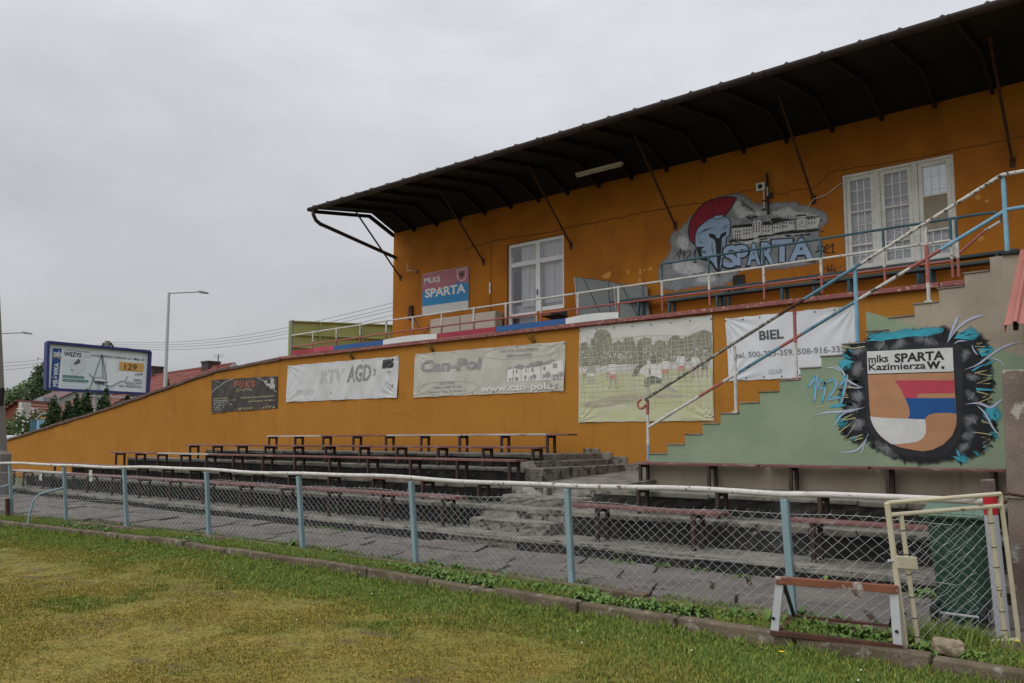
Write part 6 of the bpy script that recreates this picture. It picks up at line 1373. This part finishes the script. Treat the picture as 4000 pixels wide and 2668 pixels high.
cv.poly([(690, 770), (730, 730), (755, 740), (745, 770), (700, 785)], i_tx, 4, jag=4); cv.text('LAS', (660, 838), (690, 840), (660, 828), i_tx, 4)
for p in ([(955, 690), (840, 1015)], [(960, 690), (1012, 1030)], [(958, 690), (966, 910)]): cv.stroke(p, 6, i_tx, 5)
cv.stroke([(835, 868), (900, 935)], 6, i_tx, 5); cv.poly(el(938, 930, 64, 24, .12)[:-1], i_lg, 6); cv.stroke(el(938, 930, 64, 24, .12), 5, i_tx, 7); cv.poly([(880, 935), (1000, 945), (980, 962), (930, 970), (890, 955)], i_tx, 6)
cv.stroke([(960, 965), (1040, 985), (1110, 950), (1170, 935), (1200, 890)], 4, i_tx, 6, sm=3)
cv.poly([(917, 965), (936, 966), (940, 1040), (920, 1040)], m_galv, 6)
cv.done('poster_print', t)

# ---------------------------------------------------------------- street lamps, poles and lines behind
def lamp(label, base_px, top_px, arm_px, dist):
    P = atZ(*base_px, dist); T_ = atZ(*top_px, dist); A_ = atZ(*arm_px, dist); P = Vector((T_.x, T_.y, 0))
    t = thing('street_lamp', label, 'street lamp', P); b = MB().m(m_galv); b.tube([P, T_], .13, 10, r1=.075); b.build('pole', None, t)
    d_ = (A_ - T_); d_.z = 0; E_ = T_ + d_*.76 + Vector((0, 0, .05)); b = MB().m(m_galv); b.tube([T_ + Vector((0, 0, -.03)), E_], .045, 8); b.build('arm', None, t)
    H_ = T_ + d_; b = MB().m(m_greybar); dn = d_.normalized(); s2 = Vector((-dn.y, dn.x, 0)); vs = []
    for f_, w_, h_ in ((.74, .06, .05), (.80, .14, .06), (.96, .13, .04), (1., .05, .02)):
        C_ = T_ + d_*f_ + Vector((0, 0, .05 - (f_-.74)*.3)); vs += [C_ - s2*w_ - Vector((0, 0, h_)), C_ + s2*w_ - Vector((0, 0, h_)), C_ + s2*w_ + Vector((0, 0, h_)), C_ - s2*w_ + Vector((0, 0, h_))]
    b.add(vs, [(i*4+k, i*4+(k+1) % 4, (i+1)*4+(k+1) % 4, (i+1)*4+k) for i in range(3) for k in range(4)] + [(0,1,2,3), (15,14,13,12)]); b.build('lamp_head', None, t)
lamp('tall grey street lamp with its arm to the right, behind the sloping wall', (634, 1560), (660, 1143), (815, 1145), 46)
lamp('street lamp arm showing right of the concrete pole at the left edge', (-40, 1600), (-30, 1302), (126, 1299), 50)
T_ = atZ(420, 1332, 72); t = thing('power_pole', 'grey power pole with insulators showing above the billboard', 'pole', (T_.x, T_.y, 0))
b = MB().m(m_pole); b.tube([(T_.x, T_.y, 0), T_], .28, 10, r1=.22); b.build('shaft', None, t); b = MB().m(m_darksteel)
for px, py in ((405, 1344), (434, 1344), (400, 1352), (440, 1352), (408, 1358), (432, 1360)): P = atZ(px, py, 72); b.tube([P + Vector((0, 0, -.12)), P + Vector((0, 0, .12))], .09, 6); b.tube([P, Vector((T_.x, T_.y, P.z))], .03, 5)
b.build('insulator', None, t)
m_linew = mat('overhead_wire', C4(.13,.13,.14), rough=.7)
for (a_, b_) in (((434, 1336), (1545, 1180)), ((434, 1344), (1545, 1197)), ((440, 1352), (1545, 1210)), ((440, 1360), (1545, 1229))):
    P, Q = atZ(*a_, 72), atZ(*b_, 48); pts = [P.lerp(Q, i/24) + Vector((0, 0, -.9*math.sin(math.pi*i/24))) for i in range(25)]
    b = MB().m(m_linew); b.tube(pts, .014, 4, caps=False); tag(b.build('power_line', None), 'thin overhead wire from the power pole running behind the grandstand', 'wire', 'overhead wires to the right of the power pole')
for (a_, b_) in (((405, 1340), (-20, 1420)), ((402, 1350), (-20, 1434)), ((405, 1360), (-20, 1448))):
    P, Q = atZ(*a_, 72), atZ(*b_, 58); pts = [P.lerp(Q, i/16) + Vector((0, 0, -.4*math.sin(math.pi*i/16))) for i in range(17)]
    b = MB().m(m_linew); b.tube(pts, .013, 4, caps=False); tag(b.build('power_line', None), 'thin overhead wire from the power pole to the left edge', 'wire', 'overhead wires to the left of the power pole')
P, Q = atZ(560, 1462, 80), atZ(1140, 1395, 60); b = MB().m(m_linew); b.tube([P.lerp(Q, i/20) + Vector((0, 0, -.5*math.sin(math.pi*i/20))) for i in range(21)], .015, 4, caps=False); tag(b.build('power_line', None), 'lowest thin wire crossing above the red tiled roof', 'wire')

# ---------------------------------------------------------------- houses behind the wall
def tilemat(name, a_, b_, step=.34):
    m = mat(name, a_, b_, sc=.9, c3=tuple(v*.55 for v in a_[:3]) + (1,), sc3=3, lo3=.6, hi3=.75, rough=.85); t = m.node_tree; n = t.nodes.new; l = t.links.new; bs = t.nodes['Principled BSDF']
    g_ = n('ShaderNodeNewGeometry'); sp = n('ShaderNodeSeparateXYZ'); l(g_.outputs['Position'], sp.inputs[0])
    mu_ = n('ShaderNodeMath'); mu_.operation = 'MULTIPLY'; mu_.inputs[1].default_value = 6.2832/step*1.25; l(sp.outputs[2], mu_.inputs[0]); s_ = n('ShaderNodeMath'); s_.operation = 'SINE'; l(mu_.outputs[0], s_.inputs[0])
    bp = n('ShaderNodeBump'); bp.inputs['Strength'].default_value = 1.; bp.inputs['Distance'].default_value = .12; l(s_.outputs[0], bp.inputs['Height']); l(bp.outputs[0], bs.inputs['Normal']); return m
m_tile = tilemat('red_roof_tile', C4(.25,.07,.045), C4(.20,.055,.04)); m_tile2 = tilemat('old_orange_roof_tile', C4(.22,.09,.06), C4(.17,.065,.045)); m_metroof = mat('dark_red_metal_roof', C4(.10,.035,.04), C4(.08,.03,.035), sc=2, rough=.5)
m_housew = mat('pale_house_render', C4(.45,.43,.40), C4(.38,.37,.35), sc=2, rough=.9); m_brick = mat('red_brick', C4(.24,.085,.05), C4(.18,.06,.04), sc=6, rough=.9); m_chim = mat('sooty_brick', C4(.07,.05,.045), C4(.05,.04,.035), sc=5, rough=.9)
def house(name, label, Ra, Rb, half, drop, mw, mr, over=.3, gm=None):
    Ra, Rb = Vector(Ra), Vector(Rb); zr = (Ra.z + Rb.z)/2; Ra.z = Rb.z = zr; u = (Rb - Ra).normalized(); n = Vector((-u.y, u.x, 0)); ze = zr - drop
    t = thing(name, label, 'house', ((Ra+Rb)/2).to_tuple()[:2] + (0,))
    b = MB().m(mw); i0, i1 = Ra + u*over, Rb - u*over
    for e in (i0, i1): b.flat([e - n*half + Vector((0,0,-zr)), e + n*half + Vector((0,0,-zr)), e + n*half + Vector((0,0,-drop)), e + Vector((0,0,-.05)), e - n*half + Vector((0,0,-drop))])
    for s_ in (-1, 1): p, q_ = i0 + n*half*s_, i1 + n*half*s_; b.add([(p.x,p.y,0),(q_.x,q_.y,0),(q_.x,q_.y,ze),(p.x,p.y,ze)], [(0,1,2,3)])
    b.build('wall', None, t)
    b = MB().m(mr); k = 1 + .35/half
    for s_ in (-1, 1):
        E0, E1 = Ra + n*half*s_*k + Vector((0,0,-drop*k)), Rb + n*half*s_*k + Vector((0,0,-drop*k)); b.prism([Ra + Vector((0,0,.02)), Rb + Vector((0,0,.02)), E1, E0], (0, 0, .12))
    b.tube([Ra + Vector((0,0,.12)), Rb + Vector((0,0,.12))], .13, 6); ro = b.build('roof', None, t)
    if gm:
        b = MB().m(gm)
        for E in (Ra, Rb):
            for s_ in (-1, 1): b.bar(E + u*(.02 if E is Rb else -.02) + Vector((0,0,.06)), E + n*half*s_*k + Vector((0,0,-drop*k+.06)), .06, .25)
        b.build('verge_board', None, ro)
    return t, ro, u, n, ze
def chimney(ro, P, w_, h0, h1):
    b = MB().m(m_chim); b.box(P.x - w_/2, P.x + w_/2, P.y - w_/2, P.y + w_/2, h0, h1 - .15); b.box(P.x - w_/2 - .07, P.x + w_/2 + .07, P.y - w_/2 - .07, P.y + w_/2 + .07, h1 - .15, h1); b.build('chimney', None, ro)
t, ro, u, n, ze = house('tiled_house', 'house with a long red tiled roof and two dark chimneys behind the sloping wall', atZ(560, 1478, 82), atZ(916, 1424, 68), 4.8, 3.9, m_housew, m_tile, gm=m_galv)
for px, pt, d_ in ((607, 1432, 80.5), (824, 1412, 71.5)):
    P = atZ(px, pt, d_); chimney(ro, P, 1.15, P.z - 2.2, P.z)
P = atZ(853, 1386, 69); t = thing('tv_antenna', 'roof television antenna on a thin mast beside the right chimney', 'antenna', (P.x, P.y, P.z - 2.2))
b = MB().m(m_rust); b.tube([(P.x, P.y, P.z - 2.3), P], .045, 6); b.build('mast', None, t); b = MB().m(m_galv)
s_ = Vector(_R)
for dz in (0, -.18): b.tube([P + s_*-.35 + Vector((0,0,dz)), P + s_*.35 + Vector((0,0,dz))], .03, 5)
for k in (-.35, 0, .35): b.tube([P + s_*k + Vector((0,0,-.25)), P + s_*k + Vector((0,0,.12))], .02, 5)
b.build('aerial', None, t)
t, ro, u, n, ze = house('metal_roof_house', 'pale house with a dark red metal roof left below the billboard', atZ(205, 1528, 96), atZ(325, 1527, 88), 5.0, 2.6, m_housew, m_metroof)
P = atZ(188, 1572, 86); b = MB().m(m_greybar); b.box(P.x - .8, P.x + .8, P.y - .8, P.y + .8, P.z - 1.2, P.z + .5); b.build('dormer', None, t)
t, ro, u, n, ze = house('old_house', 'low house with an old orange tiled roof partly hidden by the billboard and conifers', atZ(285, 1560, 78), atZ(520, 1545, 66), 4.0, 2.6, m_housew, m_tile2)
t, ro, u, n, ze = house('brick_house', 'small red brick house with a tiled roof at the far left', atZ(62, 1570, 70), atZ(205, 1580, 76), 3.2, 2.3, m_brick, m_tile2)
P = atZ(96, 1590, 68); b = MB().m(m_housew); b.box(P.x - .35, P.x + .35, P.y - .35, P.y + .35, P.z - 3, P.z + .4); b.build('chimney', None, ro)
# ---------------------------------------------------------------- trees and shrubs behind
m_thuja = mat('thuja_green', C4(.045,.075,.027), C4(.03,.055,.02), sc=2, c3=C4(.06,.085,.03), sc3=6, lo3=.55, hi3=.7, rough=.9)
m_leafy = mat('leaf_green', C4(.11,.165,.06), C4(.08,.125,.045), sc=.7, c3=C4(.12,.17,.05), sc3=1.2, lo3=.55, hi3=.7, rough=.8)
m_leafd = mat('dark_leaf_green', C4(.095,.13,.065), C4(.07,.10,.05), sc=.7, rough=.8)
m_bark = mat('bark', C4(.09,.07,.05), C4(.06,.045,.035), sc=5, rough=.95)
def leafcloud(name, mt, parent, centers, count, size, seed):
    r_ = np.random.default_rng(seed); C_ = np.array([c[:3] for c in centers]); Rr = np.array([c[3] for c in centers]); Hh = np.array([c[4] for c in centers])
    k = r_.choice(len(C_), count, p=Rr**2/np.sum(Rr**2)); d = r_.normal(size=(count, 3)); d /= np.linalg.norm(d, axis=1)[:, None]
    rad = r_.uniform(.55, 1.05, count) * (1 + .18*r_.normal(size=count)*.5); P = C_[k] + d * rad[:, None] * np.stack([Rr[k], Rr[k], Hh[k]], 1)
    a = r_.normal(size=(count, 3)); a /= np.linalg.norm(a, axis=1)[:, None]; b = np.cross(a, r_.normal(size=(count, 3))); b /= np.linalg.norm(b, axis=1)[:, None]
    s_ = size * r_.uniform(.6, 1.4, count)[:, None]
    V = np.stack([P - a*s_, P + b*s_*.6, P + a*s_, P - b*s_*.6], 1).reshape(-1, 3) - np.array(wloc(parent))
    o = np_mesh(name, V, np.arange(count*4).reshape(-1, 4), mt, {}, 4); o.parent = parent; ORG[o.name] = wloc(parent); return o
def tree(name, label, base, h, r, mt, seed, blobs=9, count=5000, size=.16, group=None, trunk=.25):
    t = thing(name, label, 'tree', (base.x, base.y, 0), group); rr = random.Random(seed)
    b = MB().m(m_bark); tops = []
    b.tube([(base.x, base.y, 0), (base.x + .1, base.y, h*.35), (base.x - .1, base.y + .1, h*.7)], trunk, 8, r1=trunk*.35)
    cs = []
    for k in range(blobs):
        a = rr.uniform(0, 6.28); q = rr.uniform(0, .62)*r; z = h*rr.uniform(.38, .86); s_ = r*rr.uniform(.32, .55)*(1.15 - .5*z/h)
        cs.append((base.x + q*math.cos(a), base.y + q*math.sin(a), z, s_, s_*rr.uniform(.7, 1.))); b.tube([(base.x, base.y, h*.3), (cs[-1][0], cs[-1][1], z)], trunk*.3, 5, r1=.03)
    cs.append((base.x, base.y, h*.86, r*.3, h*.12)); b.build('trunk', None, t); leafcloud('crown', mt, t, cs, count, size, seed); return t
def thuja(label, base_px, top_px, w_px, dist, seed, group='thujas behind the wall'):
    T_ = atZ(*top_px, dist); h = T_.z; r = w_px/2*dist/3164*1.6; t = thing('thuja', label, 'conifer', (T_.x, T_.y, 0), group)
    b = MB().m(m_bark); b.tube([(T_.x, T_.y, 0), (T_.x, T_.y, h*.8)], .09, 6, r1=.03); b.build('trunk', None, t); rr = random.Random(seed)
    cs = []
    for k in range(16):
        f_ = k/15; z = .3 + (h-.35)*f_; s_ = r*(1 - f_**2.2*.88)*rr.uniform(.75, 1.0) + .05; cs.append((T_.x + rr.uniform(-.12, .12)*r, T_.y + rr.uniform(-.12, .12)*r, z, s_, h*.07))
        for _ in range(2): a = rr.uniform(0, 6.28); cs.append((T_.x + .55*s_*math.cos(a), T_.y + .55*s_*math.sin(a), z, s_*.5, h*.05))
    leafcloud('crown', m_thuja, t, cs, 6500, .10, seed)
thuja('broad dark thuja, leftmost of the row above the sloping wall', (215, 1690), (215, 1556), 66, 44, 1)
thuja('small thuja between the leftmost broad one and the billboard posts', (268, 1650), (270, 1572), 44, 45, 2)
thuja('tall slim thuja left of the billboard posts', (305, 1640), (304, 1550), 40, 46, 3)
thuja('tall dark thuja right behind the slanted billboard post', (340, 1640), (340, 1528), 62, 48, 4)
thuja('dark thuja just right of the upright billboard post', (415, 1620), (412, 1530), 62, 48, 5)
thuja('thuja in front of the old orange roof below the billboard', (495, 1590), (497, 1545), 40, 49, 6)
thuja('round-topped conifer at the foot of the street lamp', (652, 1540), (655, 1496), 40, 50, 7)
tree('leafy_tree', 'tall dark leafy tree just left of the billboard', atZ(158, 1700, 105), 12.2, 4.2, m_leafd, 11, 12, 6500, .2)
tree('leafy_tree', 'pale green spreading tree at the left behind the brick house', atZ(85, 1700, 112), 9.6, 5.2, m_leafy, 12, 12, 6500, .22)
tree('leafy_tree', 'small slender tree between the two larger trees at the left', atZ(118, 1700, 118), 11.4, 2.6, m_leafd, 13, 8, 3500, .2)
tree('leafy_tree', 'lower green tree behind the dark red metal roof', atZ(200, 1700, 110), 8.4, 4.5, m_leafy, 14, 9, 5000, .22)
tree('leafy_tree', 'bushy tree at the left edge behind the concrete pole', atZ(10, 1700, 112), 9.0, 5.0, m_leafy, 15, 9, 5000, .22)
def bush(name, label, px, py, dist, w_, h, mt, seed, cnt=2600):
    P = atZ(px, py, dist); t = thing(name, label, 'shrub', (P.x, P.y, 0)); rr = random.Random(seed); s_ = Vector(_R)
    cs = [(P.x + s_.x*k*w_, P.y + s_.y*k*w_, h*rr.uniform(.45, .62), w_*.38, h*.42) for k in (-.4, -.1, .2, .45)]
    leafcloud('crown', mt, t, cs, cnt, .09, seed); b = MB().m(m_bark)
    for c_ in cs: b.tube([(P.x, P.y, 0), c_[:3]], .04, 5)
    b.build('stem', None, t); return P
bush('hedge', 'green hedge at the left beside the concrete pole', 50, 1660, 52, 1.8, 3.1, m_leafy, 21); bush('hedge', 'flowering guelder rose bush with white blossom left of the blue gate', 108, 1660, 50, 1.2, 3.4, m_leafy, 22)
rr = random.Random(5); P0 = atZ(108, 1655, 49.2); b = MB().m(m_white)
for _ in range(42):
    C_ = P0 + Vector(_R)*rr.uniform(-.7, .6) + Vector((0, 0, rr.uniform(-1.1, 1.0))); s_ = .07
    b.add([C_ + Vector(d)*s_ for d in ((1,0,0),(-1,0,0),(0,1,0),(0,-1,0),(0,0,1),(0,0,-1))], [(0,2,4),(2,1,4),(1,3,4),(3,0,4),(2,0,5),(1,2,5),(3,1,5),(0,3,5)])
bo = [o for o in bpy.data.objects if o.get('label', '').startswith('flowering guelder')][0]; b.build('blossom', None, bo)
m_bgate = mat('deep_teal_boards', C4(.02,.085,.11), C4(.018,.07,.09), sc=3, rough=.6); m_lblue = mat('light_blue_post', C4(.20,.34,.45), rough=.6)
P, Q = atZ(118, 1640, 46), atZ(172, 1644, 45.4); t = thing('yard_gate', 'teal board gate with light blue posts behind the left end of the wall', 'gate', ((P.x+Q.x)/2, (P.y+Q.y)/2, 0))
b = MB().m(m_bgate); d_ = Q - P; d_.z = 0
for k in range(9):
    a_, c_ = P + d_*(k/9 + .006), P + d_*((k+1)/9 - .006); b.prism([Vector((a_.x, a_.y, .2)), Vector((c_.x, c_.y, .2)), Vector((c_.x, c_.y, P.z - (.05 if k % 2 else 0))), Vector((a_.x, a_.y, P.z - (.05 if k % 2 else 0)))], (-.04, .02, 0))
b.build('board', None, t); b = MB().m(m_lblue)
for f_ in (.62, .98): C_ = P + d_*f_; b.box(C_.x + .05, C_.x + .22, C_.y - .1, C_.y + .1, 0, P.z + .1)
b.build('post', None, t)
P = atZ(170, 1640, 44.5); t = thing('shrine', 'small box shrine with a yellow gable beside the teal gate', 'shrine', (P.x, P.y, 0)); s_ = Vector(_R); f_ = -Vector(_H)
m_shy = mat('shrine_yellow', C4(.55,.33,.06), rough=.6)
b = MB().m(m_lblue); q0 = P + s_*-.28; q1 = P + s_*.28; b.prism([Vector((q0.x, q0.y, 0)), Vector((q1.x, q1.y, 0)), Vector((q1.x, q1.y, P.z+.05)), Vector((q0.x, q0.y, P.z+.05))], -f_*.4); b.build('body', None, t)
b = MB().m(m_shy); b.prism([P + s_*-.30 + Vector((0,0,.05)), P + s_*.30 + Vector((0,0,.05)), P + Vector((0,0,.32))], f_*.03); b.build('gable', None, t)
b = MB().m(m_galv); b.bar(P + s_*-.38 + Vector((0,0,.03)) - f_*.15, P + Vector((0,0,.38)) - f_*.15, .5, .05); b.bar(P + s_*.38 + Vector((0,0,.03)) - f_*.15, P + Vector((0,0,.38)) - f_*.15, .5, .05); b.build('roof', None, t)
# white van roof showing over the low end of the wall
P = atZ(56, 1712, 46); t = thing('van', 'white van of which only the roof shows over the low left end of the wall', 'van', (P.x, P.y, 0)); s_ = Vector(_R); h_ = Vector(_H)
m_vanw = mat('white_car_paint', C4(.68,.68,.68), rough=.25, spec=.5); zr = 1.88
b = MB().m(m_vanw)
pr = [(-1.0,.45),(1.35,.45),(1.4,.8),(1.3,1.0),(.95,1.1),(.55,1.72),(.35,zr-.03),(-.2,zr),(-.85,zr-.02),(-.98,1.6)]
b.prism([P*1 + s_*(x*.95) - h_*.85 + Vector((0,0,z-P.z)) for x, z in pr], h_*1.7); b.build('body', None, t, bevel=.05)
b = MB().m(m_dark); b.prism([P + s_*x*.95 - h_*.857 + Vector((0,0,z-P.z)) for x, z in ((-.8,1.15),(.8,1.15),(.5,1.65),(-.8,1.65))], h_*.006); b.build('side_window', None, t)
for x in (-.6, .95):
    b = MB().m(m_rubber); C_ = P + s_*x - h_*.87; C_.z = .33; b.tube([C_, C_ + h_*.2], .33, 16); b.build('wheel', None, t)
